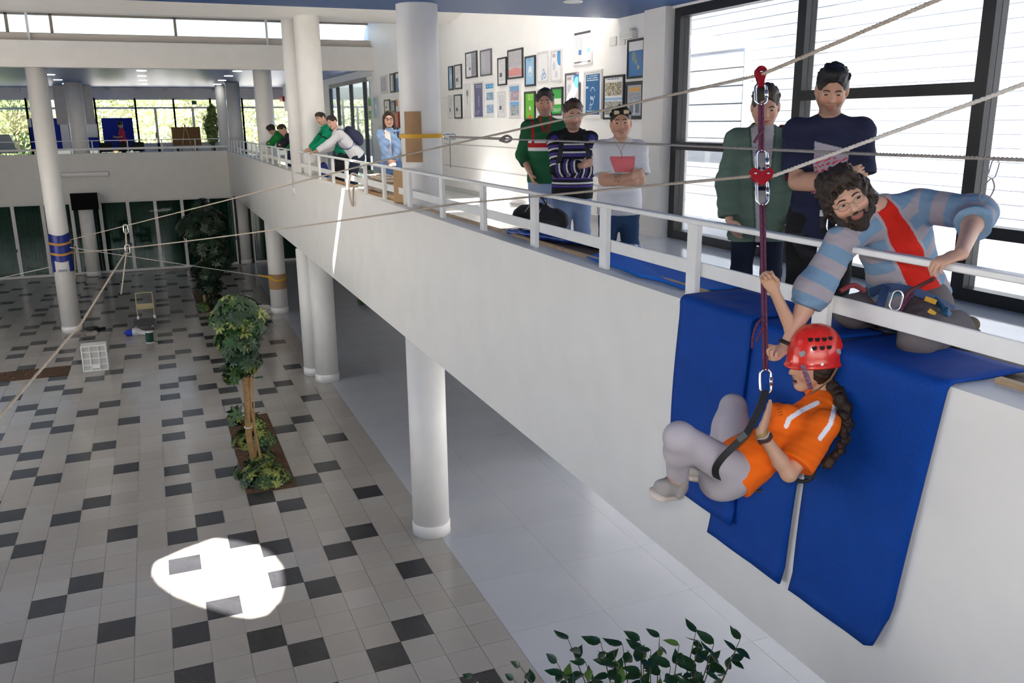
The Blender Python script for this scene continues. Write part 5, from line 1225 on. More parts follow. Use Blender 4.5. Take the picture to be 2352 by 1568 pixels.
sp = dict(hs=1.08, skin=(.46, .27, .2), top=dict(name='navy_jumper', color=njump, sleeve=1.9, e=.03, hem=-.07, collar=.03), bottom=dict(color=(.02, .02, .03)), shoes=dict(color=(.05, .05, .05)), hair=dict(cap=dict(vol=.008, top=.012, neck=-.04), color=(.03, .018, .013), amp=.003))
resting('man in a navy jumper with grey front resting his arms on the rail', 640, sp, 1.74, .95, (-.5, -.3), .25)

# woman in red on the far landing
x = float(ony(283, 320, 39.6)[0]); J = standing(x, 39.6, ZF, -1.2-.5, 1.66, look=(.2, -.6), female=True, lean=.05); sp = dict(female=True, hs=1.05, skin=(.42, .25, .18))
arms(J, sp, 'R', (.0, .28, -.12), (.6, -.3, -1), (-.3, .8, .3), (-.6, 0, .3), 1, .5); arms(J, sp, 'L', (-.04, .26, -.14), (-.6, -.3, -1), (.3, .8, .3), (.6, 0, .3), -1, .5)
def bun(s, J, HF, hs):
    s.ell(J['hd']+HF[2]*.12-HF[1]*.06, [.04]*3, k=.02)
sp.update(top=dict(name='red_t_shirt', color=srgb(196, 44, 74), sleeve=.8, e=.014, hem=-.10), bottom=dict(color=(.015, .015, .018)), shoes=dict(color=(.05, .05, .05)), hair=dict(cap=dict(vol=.008, top=.01, side=1, neck=-.06), color=hairdk, amp=.0035, extra=bun))
build_person('person', 'woman in a red t-shirt looking at her hands before the blue board', J, sp, .013)
# ------------------------------------------------------------------ blue mats over the parapet
def drape(name, label, ytop, ybot, xin, zbot, off, M, t=.012, wave_=.004, corner=0.0):
    """sheet lying on the parapet and hanging down its face; ytop/ybot = (right, left) y of the edges"""
    z0 = ZL+.006+off; xe = FX-.008-off; prof = []
    for i in range(9): prof.append((xin+(xe+.03-xin)*i/8, z0))
    for i in range(1, 6): a = math.pi/2*i/6; prof.append((xe+.03-.03*math.sin(a), z0-.03+.03*math.cos(a)))
    n = 26
    for i in range(n+1): prof.append((xe, z0-.03-(z0-.03-zbot)*i/n))
    m_ = len(prof); ny = 14; top = []; bot = []
    for i, (x, z) in enumerate(prof):
        fr_ = max(0.0, min(1.0, (z0-z)/(z0-zbot)))
        for j in range(ny+1):
            u = j/ny; y = (ytop[0]*(1-fr_)+ybot[0]*fr_)*(1-u)+(ytop[1]*(1-fr_)+ybot[1]*fr_)*u
            zz = z
            if corner and i > 14 and u < .12: zz = z+corner*(1-u/.12)**2*max(0, (fr_-.8)/.2)
            dx = wave_*math.sin(y*9+z*5)+(.012*math.sin(fr_*3.1) if i > 14 else 0); dz = (wave_*math.sin(y*11+x*7) if i < 9 else 0)
            bulge = -.02*max(0, (fr_-.93)/.07) if i > 14 else 0
            P = V(x-(abs(dx) if i >= 9 else 0)+bulge, y, zz+abs(dz)); nrm_ = V(0, 0, 1) if i < 9 else (V(-1, 0, 0) if i > 14 else nrm(V(-math.sin((i-8)/6*1.57), 0, math.cos((i-8)/6*1.57))))
            top.append(P+nrm_*t); bot.append(P)
    w = ny+1; N = len(top); fs = []
    for i in range(m_-1):
        for j in range(ny):
            a, b, c, d = i*w+j, i*w+j+1, (i+1)*w+j+1, (i+1)*w+j; fs += [(a, d, c, b), (a+N, b+N, c+N, d+N)]
    for i in range(m_-1): fs += [(i*w, i*w+N, (i+1)*w+N, (i+1)*w), (i*w+ny, (i+1)*w+ny, (i+1)*w+ny+N, i*w+ny+N)]
    for j in range(ny): fs += [(j, j+1, j+1+N, j+N), ((m_-1)*w+j, (m_-1)*w+j+N, (m_-1)*w+j+1+N, (m_-1)*w+j+1)]
    o = MB().add(top+bot, fs).build(name, M, smooth=True); return tag(o, label, 'mat', 'blue foam mats over the parapet')
drape('foam_mat', 'dark blue foam mat hanging lowest over the parapet, right of the climber', (2.36, 3.05), (2.53, 3.14), 3.26, 3.26, 0.0, MATB, corner=.14)
drape('foam_mat', 'blue foam mat hanging behind the climber, half covered by another', (3.09, 3.80), (3.21, 3.85), 3.22, 3.255, 0.0, MATB)
drape('foam_mat', 'shorter blue foam mat hung leftmost over the parapet', (3.56, 4.22), (3.62, 4.28), 3.22, 3.40, .020, MATB)
pts = [(2.98, 4.50), (3.0, 4.75), (2.96, 5.0), (3.0, 5.3), (2.99, 5.6), (3.03, 5.90), (3.42, 6.1), (3.45, 5.2), (3.42, 4.36), (3.15, 4.38)]
mb = MB(); n = len(pts); vs = [(x, y, ZL+.008) for x, y in pts]+[(x, y, ZL+.024+.006*math.sin(y*4)) for x, y in pts]
mb.add(vs, [tuple(range(n)), tuple(range(2*n-1, n-1, -1))]+[(i, i+n, (i+1) % n+n, (i+1) % n) for i in range(n)]); tag(mb.build('foam_mat', MATB2), 'bright light blue foam sheet lying flat on the platform behind the rail', 'mat')
# folded vinyl pad and the black sports bag
c0, c1 = V(3.12, 7.5, ZL+.03), V(3.50, 6.02, ZL+.03); s = Sdf(); sd_ = nrm(np.cross(c1-c0, V(0, 0, 1)))
s.cap(c0+sd_*-.10, c1+sd_*-.06, .05, .045, k=.05, flat=((0, 0, 1), .62)); s.cap(c0+sd_*.06, c1+sd_*.04, .055, .045, k=.05, flat=((0, 0, 1), .62)); s.cap(c0, c1, .05, k=.03, flat=((0, 0, 1), .62))
pad = tag(sdf_obj(s, 'folded_pad', VINYL, None, .009, noise=(.006, lambda P: wave(P, 40, 1))), 'folded shiny dark blue vinyl pad under the black sports bag', 'pad')
bc = onx(1238, 497, 3.22); bg_ = empty('sports_bag', bc-V(0, 0, .12), 'black sports bag with grey trim lying behind the railing', 'bag'); ba = nrm(V(.35, -1, 0)); bs_ = np.cross(ba, V(0, 0, 1))
s = Sdf().cap(bc-ba*.18, bc+ba*.20, .105, .095, k=.03, flat=((0, 0, 1), .9)); s.ell(bc+ba*.26+V(0, 0, -.02), [.09, .10, .09], k=.05); s.ell(bc-ba*.25-V(0, 0, .02), [.08, .08, .08], k=.05); s.ell(bc+V(0, 0, .09), [.08, .12, .03], k=.03)
sdf_obj(s, 'bag', BLACKF, bg_, .009, noise=(.006, lambda P: wave(P, 32, 3)))
for off_ in (-.10, .10): MB().tube(path([bc+ba*off_-bs_*.10+V(0, 0, -.06), bc+ba*(off_*.9)-bs_*.11+V(0, 0, .05), bc+ba*off_*.8+V(0, 0, .115), bc+ba*off_*.9+bs_*.09+V(0, 0, .04)]), .012, 8, flat=.35).build('trim_band', GREYF, bg_, True)
MB().tube(path([bc-ba*.10-bs_*.02+V(0, 0, .11), bc+bs_*.0+V(0, 0, .19), bc+ba*.10+V(0, 0, .11)]), .012, 8, flat=.4).build('handle', BLKW, bg_, True)
MB().tube(path([bc+ba*.18-bs_*.09, bc+ba*.25-bs_*.10+V(0, 0, .03), bc+ba*.30-bs_*.04+V(0, 0, .05)]), .010, 8, flat=.4).build('trim_band', GREYF, bg_, True)

# ------------------------------------------------------------------ posters on the wall
def poster(px0, py0, px1, py1, label, style, frame=(.03, .03, .035), fw=.03, base=(.75, .75, .76), seed=0):
    a = onx(px0, (py0+py1)/2, WX); b = onx(px1, (py0+py1)/2, WX); zt = onx((px0+px1)/2, py0, WX)[2]; zb = onx((px0+px1)/2, py1, WX)[2]
    y0, y1 = b[1], a[1]; fw = min(fw, (y1-y0)*.10)
    t = empty('framed_poster', (WX-.01, (y0+y1)/2, zb), label, 'poster', 'framed posters on the gallery wall')
    FM = mat('poster_frame_%02d_%02d_%02d' % tuple(int(q*50) for q in frame), frame, .35)
    MB().box((WX-.03, y0, zb), (WX-.002, y0+fw, zt)).box((WX-.03, y1-fw, zb), (WX-.002, y1, zt)).box((WX-.03, y0+fw, zt-fw), (WX-.002, y1-fw, zt)).box((WX-.03, y0+fw, zb), (WX-.002, y1-fw, zb+fw)).build('frame', FM, t)
    # the print: a grid of coloured cells (u from the left as seen, v from the top)
    nx, nz = 30, 42; r_ = random.Random(seed*7+1); cols = np.zeros((nz, nx, 3)); U, W = np.meshgrid((np.arange(nx)+.5)/nx, (np.arange(nz)+.5)/nz); cols[:] = base
    def rect(u0, u1, v0, v1, c): cols[(U > u0) & (U < u1) & (W > v0) & (W < v1)] = c
    def lines(u0, u1, v0, v1, c, step=2):
        for k in range(int(v0*nz), int(v1*nz), step):
            for i in range(int(u0*nx), int(u1*nx)):
                if r_.random() < .72: cols[k, i] = c
    def speck(u0, u1, v0, v1, pal):
        for k in range(int(v0*nz), int(v1*nz)):
            for i in range(int(u0*nx), int(u1*nx)): cols[k, i] = np.array(r_.choice(pal))*r_.uniform(.7, 1.15)
    def disc(u, v, r, c, ring=None):
        d = np.hypot((U-u)*nx/nz*1.4, W-v); cols[(d < r) & (True if ring is None else d > ring)] = c
    style(dict(rect=rect, lines=lines, speck=speck, disc=disc, U=U, W=W, cols=cols, r=r_))
    me = bpy.data.meshes.new('print'); vs = [(WX-.018, y1-fw-(y1-y0-2*fw)*i/nx, zt-fw-(zt-zb-2*fw)*k/nz) for k in range(nz+1) for i in range(nx+1)]
    fs = [(k*(nx+1)+i, (k+1)*(nx+1)+i, (k+1)*(nx+1)+i+1, k*(nx+1)+i+1) for k in range(nz) for i in range(nx)]
    me.from_pydata(vs, [], fs); me.materials.append(VC); ca = me.color_attributes.new('Col', 'FLOAT_COLOR', 'CORNER'); arr = np.ones((len(fs)*4, 4), np.float32); arr[:, :3] = np.repeat(cols.reshape(-1, 3), 4, 0); ca.data.foreach_set('color', arr.ravel())
    o = bpy.data.objects.new('print', me); COL.objects.link(o); o.parent = t; o.matrix_parent_inverse = pw(t).inverted()
BL, DBL, GY, DG, WH, GN, OR, PU = srgb(60, 130, 190), srgb(34, 82, 128), srgb(170, 170, 176), srgb(90, 90, 98), (.75, .75, .76), srgb(70, 150, 50), srgb(214, 110, 60), srgb(92, 92, 128)
def sty_txt(g): g['lines'](.12, .88, .08, .9, GY, 2); g['rect'](.15, .5, .55, .72, DG)
def sty_two(g): g['rect'](.5, 1, 0, 1, srgb(150, 152, 160)); g['lines'](.06, .46, .1, .55, GY); g['lines'](.55, .95, .08, .95, DG, 3); g['rect'](.25, .45, .6, .72, srgb(110, 90, 90))
def sty_grey(g): g['rect'](0, 1, 0, 1, srgb(176, 176, 184)); g['lines'](.05, .45, .08, .8, srgb(200, 200, 205)); g['lines'](.55, .95, .08, .9, srgb(190, 170, 180))
def sty_red(g): g['rect'](0, 1, 0, 1, srgb(190, 186, 188)); g['lines'](.06, .94, .08, .6, srgb(150, 150, 155)); g['cols'][(g['W'] > .62+.25*np.abs(g['U']-.5)) & (g['W'] < .95)] = srgb(206, 140, 136)
def sty_blue(g): g['rect'](0, 1, 0, 1, srgb(150, 190, 220)); g['disc'](.5, .5, .2, srgb(215, 228, 238)); g['lines'](.2, .8, .06, .16, srgb(90, 140, 190)); g['disc'](.5, .6, .07, srgb(120, 160, 200))
def sty_rings(g):
    for u, v in ((.42, .86), (.68, .82), (.55, .68)): g['disc'](u, v, .11, srgb(70, 140, 190), .07)
def sty_blob(g): g['disc'](.85, .2, .3, srgb(80, 150, 200)); g['disc'](.25, .5, .16, srgb(190, 196, 206)); g['rect'](.05, .4, .06, .2, GY); g['disc'](.5, .8, .14, srgb(200, 200, 210))
def sty_big(g): g['lines'](.08, .5, .1, .7, srgb(200, 205, 215), 2); g['rect'](.25, .45, .58, .74, srgb(90, 130, 200)); g['rect'](.78, .95, .55, .7, srgb(90, 130, 200)); g['rect'](0, 1, 0, .06, DG); g['rect'](0, 1, .95, 1, DG)
def sty_map(g):
    g['rect'](0, 1, .27, 1, srgb(70, 124, 180)); g['disc'](.35, .42, .14, srgb(130, 150, 140)); g['disc'](.5, .58, .09, srgb(140, 150, 130)); g['disc'](.66, .75, .07, srgb(190, 180, 110)); g['disc'](.8, .5, .06, srgb(130, 110, 150))
def sty_palm(g): g['rect'](.2, .8, .75, .77, GY); g['disc'](.5, .25, .12, srgb(110, 110, 112)); g['rect'](.46, .54, .3, .6, srgb(140, 140, 140)); g['lines'](.5, .9, .6, .7, srgb(220, 214, 200))
def sty_purple(g): g['rect'](0, 1, 0, 1, PU); g['disc'](.5, .45, .10, srgb(150, 140, 175), .04); g['disc'](.5, .62, .09, srgb(150, 140, 175), .05); g['lines'](.15, .85, .06, .14, srgb(170, 170, 190)); g['lines'](.15, .6, .82, .95, srgb(160, 160, 180))
def sty_cards(g): g['rect'](0, 1, 0, .14, srgb(70, 150, 200)); g['speck'](.08, .92, .28, .52, [srgb(120, 160, 190), srgb(180, 200, 215), srgb(90, 130, 170)]); g['speck'](.08, .92, .66, .92, [srgb(110, 160, 200), srgb(190, 205, 220)]); g['disc'](.2, .07, .03, WH); g['disc'](.5, .07, .03, WH); g['disc'](.8, .07, .03, WH)
def sty_photo(g): g['rect'](0, 1, 0, .16, srgb(110, 160, 205)); g['speck'](.04, .96, .16, .48, [srgb(210, 205, 205), srgb(150, 150, 165), srgb(200, 120, 120), srgb(120, 150, 190)]); g['rect'](0, 1, .5, .64, srgb(110, 165, 215)); g['speck'](.04, .96, .64, .97, [srgb(205, 205, 210), srgb(130, 150, 140), srgb(90, 100, 120), srgb(180, 190, 205)])
def sty_green(g): g['rect'](0, 1, 0, 1, srgb(96, 176, 48)); g['lines'](.3, .8, .06, .3, srgb(200, 230, 150)); g['disc'](.5, .6, .10, srgb(220, 220, 200)); g['disc'](.45, .7, .06, srgb(200, 90, 60)); g['disc'](.5, 1.0, .16, srgb(220, 90, 50))
def sty_green2(g): g['rect'](0, 1, 0, 1, srgb(60, 160, 70)); g['rect'](0, 1, .38, .62, srgb(215, 225, 205)); g['lines'](.1, .9, .8, .92, srgb(190, 215, 180))
def sty_dkblue(g):
    g['rect'](.06, .94, .05, .95, srgb(38, 96, 146)); g['lines'](.15, .85, .08, .2, srgb(190, 210, 225), 2); g['disc'](.5, .48, .15, srgb(200, 215, 228), .125); g['disc'](.46, .64, .10, srgb(190, 208, 222), .08); g['disc'](.36, .78, .06, srgb(200, 215, 228), .045); g['lines'](.15, .7, .86, .93, srgb(160, 190, 215), 2); g['rect'](.04, .24, .3, .36, srgb(190, 205, 220))
def sty_people(g): g['lines'](.1, .9, .03, .08, srgb(90, 120, 160)); g['speck'](.04, .96, .12, .46, [srgb(190, 180, 150), srgb(150, 130, 90), srgb(120, 130, 130), srgb(220, 210, 190), srgb(110, 90, 70)]); g['rect'](0, 1, .5, .58, srgb(150, 180, 215)); g['speck'](.04, .96, .6, .94, [srgb(180, 180, 160), srgb(140, 150, 150), srgb(210, 205, 190), srgb(110, 110, 100)])
def sty_news(g): g['rect'](0, 1, 0, 1, srgb(170, 176, 186)); g['rect'](.12, .88, .08, .22, srgb(214, 160, 90)); g['lines'](.12, .88, .28, .5, srgb(120, 126, 136)); g['rect'](.15, .42, .56, .9, srgb(120, 124, 134)); g['rect'](.55, .85, .56, .9, srgb(110, 116, 126)); g['rect'](.44, .53, .5, .95, srgb(200, 205, 212))
F3 = lambda x0, y0, x1, y1: (1000+x0/3.92, y0/3.92, 1000+x1/3.92, y1/3.92)
F2 = lambda x0, y0, x1, y1: (500+x0/3.92, y0/3.92, 500+x1/3.92, y1/3.92)
DK = (.02, .02, .024); LT = (.6, .6, .6); WF = (.72, .72, .71)
PO = [((126,595,165,812), 'small blue poster half behind the big column, upper of two', sty_blue, DK), ((180,580,243,803), 'narrow dark-framed poster right of the column, upper row', sty_txt, DK),
 ((280,465,382,702), 'two-tone grey poster, upper row, dark frame', sty_two, DK), ((413,445,512,683), 'plain pale grey poster, upper row', sty_grey, DG),
 ((570,517,648,770), 'white poster with faint text between two grey posters', sty_txt, DK), ((660,440,795,708), 'wide grey poster with reddish lower half', sty_red, DK),
 ((816,503,908,777), 'pale blue poster with a light disc', sty_blue, DK), ((930,463,1028,742), 'white poster with small blue rings', sty_rings, LT), ((1050,447,1148,735), 'white poster with a blue corner disc', sty_blob, LT),
 ((1253,268,1420,582), 'highest poster, large white sheet with two small blue squares', sty_big, WF), ((1740,350,1895,705), 'blue map poster with a white top', sty_map, DK),
 ((126,858,160,1068), 'small pale poster half behind the big column, lower of two', sty_txt, LT), ((178,850,244,1068), 'narrow dark-framed poster right of the column, lower row', sty_txt, DK), ((258,753,335,1068), 'white poster with a grey palm drawing', sty_palm, WF),
 ((355,738,442,1065), 'dark purple poster in the lower row', sty_purple, LT), ((458,740,543,1060), 'white poster with a bright blue heading and two picture blocks', sty_cards, WF), ((568,823,640,1060), 'small white poster in the lower row beside the blue-headed one', sty_txt, LT),
 ((675,760,772,1068), 'poster with two crowd photographs under blue bands', sty_photo, LT), ((812,823,908,1083), 'bright green poster with orange foot', sty_green, DK), ((928,797,1028,1065), 'white poster behind the man in the rugby shirt', sty_rings, LT),
 ((1050,785,1155,1040), 'green poster with a pale middle band', sty_green2, DK), ((1180,655,1310,930), 'grey and white poster above the man in the striped jumper', sty_blob, DG), ((1345,630,1508,1070), 'tall dark blue poster with a white line drawing', sty_dkblue, WF),
 ((1525,678,1708,1075), 'dark-framed poster with two group photographs', sty_people, DK), ((1722,732,1885,1075), 'thick dark-framed newspaper page', sty_news, DK)]
for k, (r4, lab, st, frc) in enumerate(PO): poster(*F3(*r4), lab, st, frc, .06 if 'thick' in lab else .03, seed=k)
PO2 = [((1475,680,1530,840), 'faint pale poster far left of the column, upper row', sty_grey, LT), ((1558,660,1597,835), 'first of three small blue posters in a row left of the column', sty_two, DK), ((1605,648,1643,828), 'second of three small blue posters in a row left of the column', sty_map, DK),
 ((1650,637,1695,818), 'third of three small blue posters in a row left of the column', sty_blue, DK), ((1360,870,1395,1080), 'greenish poster furthest along the wall, lower row', sty_green2, LT), ((1408,862,1450,1078), 'blue-grey poster far along the wall beside the greenish one', sty_blue, LT), ((1505,895,1556,1012), 'white sheet in a thin black frame above the long-haired woman', sty_txt, DK), ((1560,905,1603,1012), 'yellowish poster above the long-haired woman', sty_photo, DK)]
for k, (r4, lab, st, frc) in enumerate(PO2): poster(*F2(*r4), lab, st, frc, .05, seed=k+40)
def wallbox(px0, py0, px1, py1, d, M, name, label, cat):
    a = onx(px0, (py0+py1)/2, WX); b = onx(px1, (py0+py1)/2, WX); zt = onx((px0+px1)/2, py0, WX)[2]; zb = onx((px0+px1)/2, py1, WX)[2]
    return tag(MB().box((WX-d, b[1], zb), (WX-.001, a[1], zt), min(.012, d*.3)).build(name, M), label, cat), (b[1], a[1], zb, zt)
wallbox(*F3(1575, 330, 1635, 412), .02, WPL, 'junction_box', 'flat white junction box high on the wall, left one', 'box'); wallbox(*F3(1658, 330, 1715, 405), .02, WPL, 'junction_box', 'flat white junction box under the emergency light', 'box')
el, (ya_, yb_, za_, zb_) = wallbox(*F3(1705, 275, 1822, 350), .09, WPL, 'emergency_light', 'white emergency light above the blue map poster', 'lamp')
MB().box((WX-.098, ya_+.05, za_+.06), (WX-.09, yb_-.05, za_+.12)).build('diffuser', mat('lamp_diffuser', (.85, .85, .82), .3), el)
wallbox(*F2(1605, 895, 1621, 957), .01, mat('red_white_sign', srgb(226, 130, 110), .5), 'safety_sign', 'small red and white sign left of the fire equipment', 'sign'); wallbox(*F2(1663, 858, 1684, 926), .01, mat('red_sign', srgb(222, 110, 96), .5), 'safety_sign', 'small red sign above the fire extinguisher', 'sign')
fc, (ya_, yb_, za_, zb_) = wallbox(*F2(1645, 1005, 1690, 1150), .18, mat('dark_red_cabinet', srgb(140, 40, 44), .4), 'fire_hose_cabinet', 'dark red fire hose cabinet on the wall behind the long-haired woman', 'cabinet')
MB().box((WX-.19, ya_+.03, za_+.04), (WX-.18, yb_-.03, zb_-.04), .003).build('door', REDP, fc)
P = onx(930, 285, WX-.12); ex = empty('fire_extinguisher', P-V(0, 0, .3), 'red fire extinguisher beside the big column', 'extinguisher')
MB().lathe([(.06, -.25), (.07, -.23), (.07, .15), (.03, .22), (.02, .25)], P, 20).build('cylinder', REDP, ex, True); MB().box(P+V(-.05, -.02, .25), P+V(.05, .02, .30)).build('valve', BLACKP, ex); MB().tube(path([P+V(-.03, 0, .27), P+V(-.10, .02, .15), P+V(-.08, .02, -.12)]), .01, 8).build('hose', BLACKP, ex)
P = onx(851, 180, WX-.04); wl = tag(MB().lathe([(.02, -.10), (.11, -.04), (.12, .0), (.11, .04), (.02, .10)], P, 20).build('wall_lamp', WPL, smooth=True), 'round white wall lamp at the end of the poster wall', 'lamp')

# ------------------------------------------------------------------ ceiling lights
P = onz(1316, 3, ZC); dl = empty('downlight', P, 'round recessed downlight in the blue ceiling', 'lamp'); MB().lathe([(.115, -.012), (.12, 0), (.12, .01)], P, 28).build('ring', WPL, dl, True); MB().lathe([(.09, -.014), (.09, -.008)], P, 24).build('lens', mat('downlight_lens', (.75, .76, .7), .2), dl)
for i in range(4): MB().box((P[0]-.07+i*.04, P[1]-.06, P[2]-.018), (P[0]-.06+i*.04, P[1]+.06, P[2]-.013)).build('louvre', SILV, dl)
for k, (px_, py_2) in enumerate([(115, 171), (133, 183), (152, 192), (325, 162), (326, 174), (328, 184), (330, 193), (545, 163), (525, 174), (510, 184), (500, 193)]):
    P = onz(px_, py_2, 7.15); tag(MB().lathe([(.13, -.015), (.14, -.005), (.14, .0)], P, 20).build('downlight', mat('lit_downlight', (1, .97, .9), .4, emit=6), smooth=True), 'small lit downlight in the far ceiling, '+('left' if k < 3 else 'middle' if k < 7 else 'right')+' row, number %s from the front' % ['one', 'two', 'three', 'four'][k if k < 3 else (k-3) % 4], 'lamp', 'far ceiling downlights')

# ------------------------------------------------------------------ ropes, pulleys, slings
def sag(a, b, s=0.0, n=24): a, b = np.asarray(a, float), np.asarray(b, float); return [a+(b-a)*t-V(0, 0, s*4*t*(1-t)) for t in [i/n for i in range(n+1)]]
RZ = 4.0
U1 = at(1747, 172, RZ); L1 = at(1748, 405, RZ); cA = V(-2.49, 26.24, 0); 
def rope(name, label, pts, r, M, cat='rope'): return tag(MB().tube(pts, r, 8).build(name, M, smooth=True), label, cat)
eU = ony(160, 551, 26.22); eL = ony(165, 581, 26.22)
def twist(pts, r, n=3, pitch=.05, step=.012):
    """three-strand rope as one tube set"""
    P = [np.asarray(q, float) for q in pts]; seg = [0]
    for a, b in zip(P[:-1], P[1:]): seg.append(seg[-1]+np.linalg.norm(b-a))
    L = seg[-1]; m_ = int(L/step); mb = MB(); samples = []
    for i in range(m_+1):
        s_ = L*i/m_; k = min(np.searchsorted(seg, s_, 'right')-1, len(P)-2); t = (s_-seg[k])/(seg[k+1]-seg[k]); c = P[k]+(P[k+1]-P[k])*t; d = nrm(P[k+1]-P[k]); a = nrm(np.cross(d, V(.3, .2, .9))); samples.append((c, a, np.cross(d, a), s_))
    for q in range(n): mb.tube([c+(a*math.cos(2*math.pi*(s_/pitch+q/n))+b*math.sin(2*math.pi*(s_/pitch+q/n)))*r*.55 for c, a, b, s_ in samples], r*.58, 5)
    return mb
tag(twist([at(2900, -330, 2.1), at(2330, -75, 2.9), U1], .0085, pitch=.06).build('rope', ROPE, smooth=True), 'upper thick rope running from the top pulley out of the picture to the right', 'rope')
tag(twist([U1, at(930, 356, 9.6)], .0085, pitch=.06, step=.02).build('rope', ROPE, smooth=True), 'upper thick rope running left from the top pulley across the poster wall', 'rope')
rope('rope', 'far end of the upper rope, from mid hall to the blue-wrapped column', sag(at(930, 356, 9.6), eU), .010, ROPE)
tag(twist([at(3000, -60, 2.2), at(2420, 168, 3.0), L1+RM[0]*.05], .0085, pitch=.06).build('rope', mat('pale_rope', (.66, .62, .57), .8), smooth=True), 'lower thick pale rope from the heart-shaped pulley to the right edge', 'rope')
tag(twist([L1-RM[0]*.05, at(1050, 468, 8.6)], .0085, pitch=.06, step=.02).build('rope', ROPE, smooth=True), 'lower rope running left from the heart-shaped pulley past the railing', 'rope')
rope('rope', 'far end of the lower rope, below the upper one, to the blue-wrapped column', sag(at(1050, 468, 8.6), eL, .05), .010, ROPE)
rA = ony(1033, 314, 10.48); rB = at(1160, 319, 8.6)
tag(twist([at(3200, 400, 2.3), at(2450, 371, 3.1), at(1950, 352, 4.1), at(1545, 333, 5.6), rB], .0085, pitch=.06, step=.02).build('rope', ROPEG, smooth=True), 'grey level rope stretched along the gallery from the yellow strap', 'rope')
rope('rope', 'short doubled grey rope between the yellow strap and the level rope', sag(rA, rB), .013, ROPEG)
wn_ = MB().tube(path([rB+V(-.05, 0, 0), rB+V(.02, 0, .03), rB+V(.07, 0, 0), rB+V(.02, 0, -.03), rB+V(-.06, 0, -.01)]), .012, 8).build('knot', ROPEG, smooth=True); tag(wn_, 'knotted rope end with a shackle on the level rope', 'knot')
rope('rope', 'thin grey cord hanging down beside the big column', sag(ony(1033, 318, 10.48), ony(1035, 385, 10.48)), .006, ROPEG)
rope('rope', 'thin cord from the blue-wrapped column to the cardboard-wrapped column', sag(ony(160, 568, 26.25), ony(600, 634, 26.4)), .009, ROPEW)
rope('rope', 'thin cord from the blue-wrapped column out to the left', sag(ony(120, 612, 26.6), ony(-60, 652, 27.5)), .009, ROPEW)
# hauling line to the photographer's side, clipped to both ropes
t1 = .0
def on_seg(a, b, px_):
    a, b = np.asarray(a, float), np.asarray(b, float); best = min((abs(pix((a+(b-a)*t)[None])[0][0]-px_), t) for t in [i/4000 for i in range(4001)]); return a+(b-a)*best[1]
k1 = on_seg(at(930, 356, 9.6), eU, 288); k2 = on_seg(at(1050, 468, 8.6), eL, 292)
j0 = k2+V(-.02, 0, -.10)
tag(twist([j0, at(185, 745, 12.5), at(-30, 990, 7.2), at(-420, 1440, 4.4)], .016, pitch=.10, step=.03).build('rope', ROPE, smooth=True), 'thick twisted hauling rope slanting down to the lower left', 'rope')
rope('rope', 'short twisted tail joining the two main ropes over the hall', [k1-V(0, 0, .05), (k1+j0)/2, j0], .016, ROPE)
rope('rope', 'loose rope end hanging below the clipped ropes', sag(j0, j0-V(.22, 0, .95), -.0), .015, ROPE)
for k, q in ((1, k1), (2, k2)):
    hk = empty('carabiner', q, 'steel carabiner on the %s main rope over the hall' % ('upper' if k == 1 else 'lower'), 'carabiner'); carabiner(hk, q-V(0, 0, .07), V(0, 0, 1), V(1, 0, 0), .20, .09, .011, ALU, 'ring')
# pulley on the upper rope
pl_ = empty('pulley', U1, 'small red pulley on the upper rope with steel carabiner below', 'pulley')
def plate(c, pts, th, M, name, parent):
    n = len(pts); vs = [c+RM[0]*x+RM[1]*y-RM[2]*th for x, y in pts]+[c+RM[0]*x+RM[1]*y+RM[2]*th for x, y in pts]
    return MB().add(vs, [tuple(range(n))[::-1], tuple(range(n, 2*n))]+[(i, i+n, (i+1) % n+n, (i+1) % n)[::-1] for i in range(n)]).build(name, M, parent)
tear = [(.027*math.sin(t), -.027*math.cos(t)-.012) for t in [math.pi*1.35*(i/14)-math.pi*.675 for i in range(15)]]+[(.014, .03), (.014, .052), (0, .058), (-.014, .052), (-.014, .03)]
for q in (-1, 1): plate(U1+RM[2]*q*.012, tear, .003, REDA, 'side_plate', pl_)
MB().tube([U1-RM[1]*.012-RM[2]*.010, U1-RM[1]*.012+RM[2]*.010], .022, 20).build('wheel', ALU, pl_, True); MB().tube([U1-RM[1]*.012-RM[2]*.018, U1-RM[1]*.012+RM[2]*.018], .006, 10).build('axle', ALU, pl_, True)
def steel(px_, p0, p1, label):
    a, b = at(px_, p0, RZ), at(px_+1, p1, RZ); e = empty('carabiner', (a+b)/2, label, 'carabiner'); L = np.linalg.norm(b-a)
    carabiner(e, (a+b)/2, b-a, RM[0], L, .052, .0065, ALU, 'body'); MB().tube([(a+b)/2+RM[0]*.026+(b-a)*.18, (a+b)/2+RM[0]*.026-(b-a)*.18], .009, 10).build('locking_sleeve', ALU, e, True)
steel(1747, 192, 240, 'steel carabiner under the top pulley'); steel(1749, 345, 402, 'steel carabiner above the heart-shaped pulley'); steel(1750, 412, 470, 'steel carabiner below the heart-shaped pulley'); steel(1758, 848, 903, 'large steel carabiner in front of the climber')
ph = empty('pulley', L1, 'red heart-shaped tandem pulley on the lower rope', 'pulley')
heart = [(.054, -.012), (.052, -.026), (.042, -.036), (.026, -.036), (.012, -.026), (0, -.020), (-.012, -.026), (-.026, -.036), (-.042, -.036), (-.052, -.026), (-.054, -.010), (-.046, .008), (-.028, .024), (-.012, .038), (0, .042), (.012, .038), (.028, .024), (.046, .008)]
for q in (-1, 1): plate(L1+RM[2]*q*.013-RM[1]*.0, heart[::-1], .0035, REDA, 'side_plate', ph)
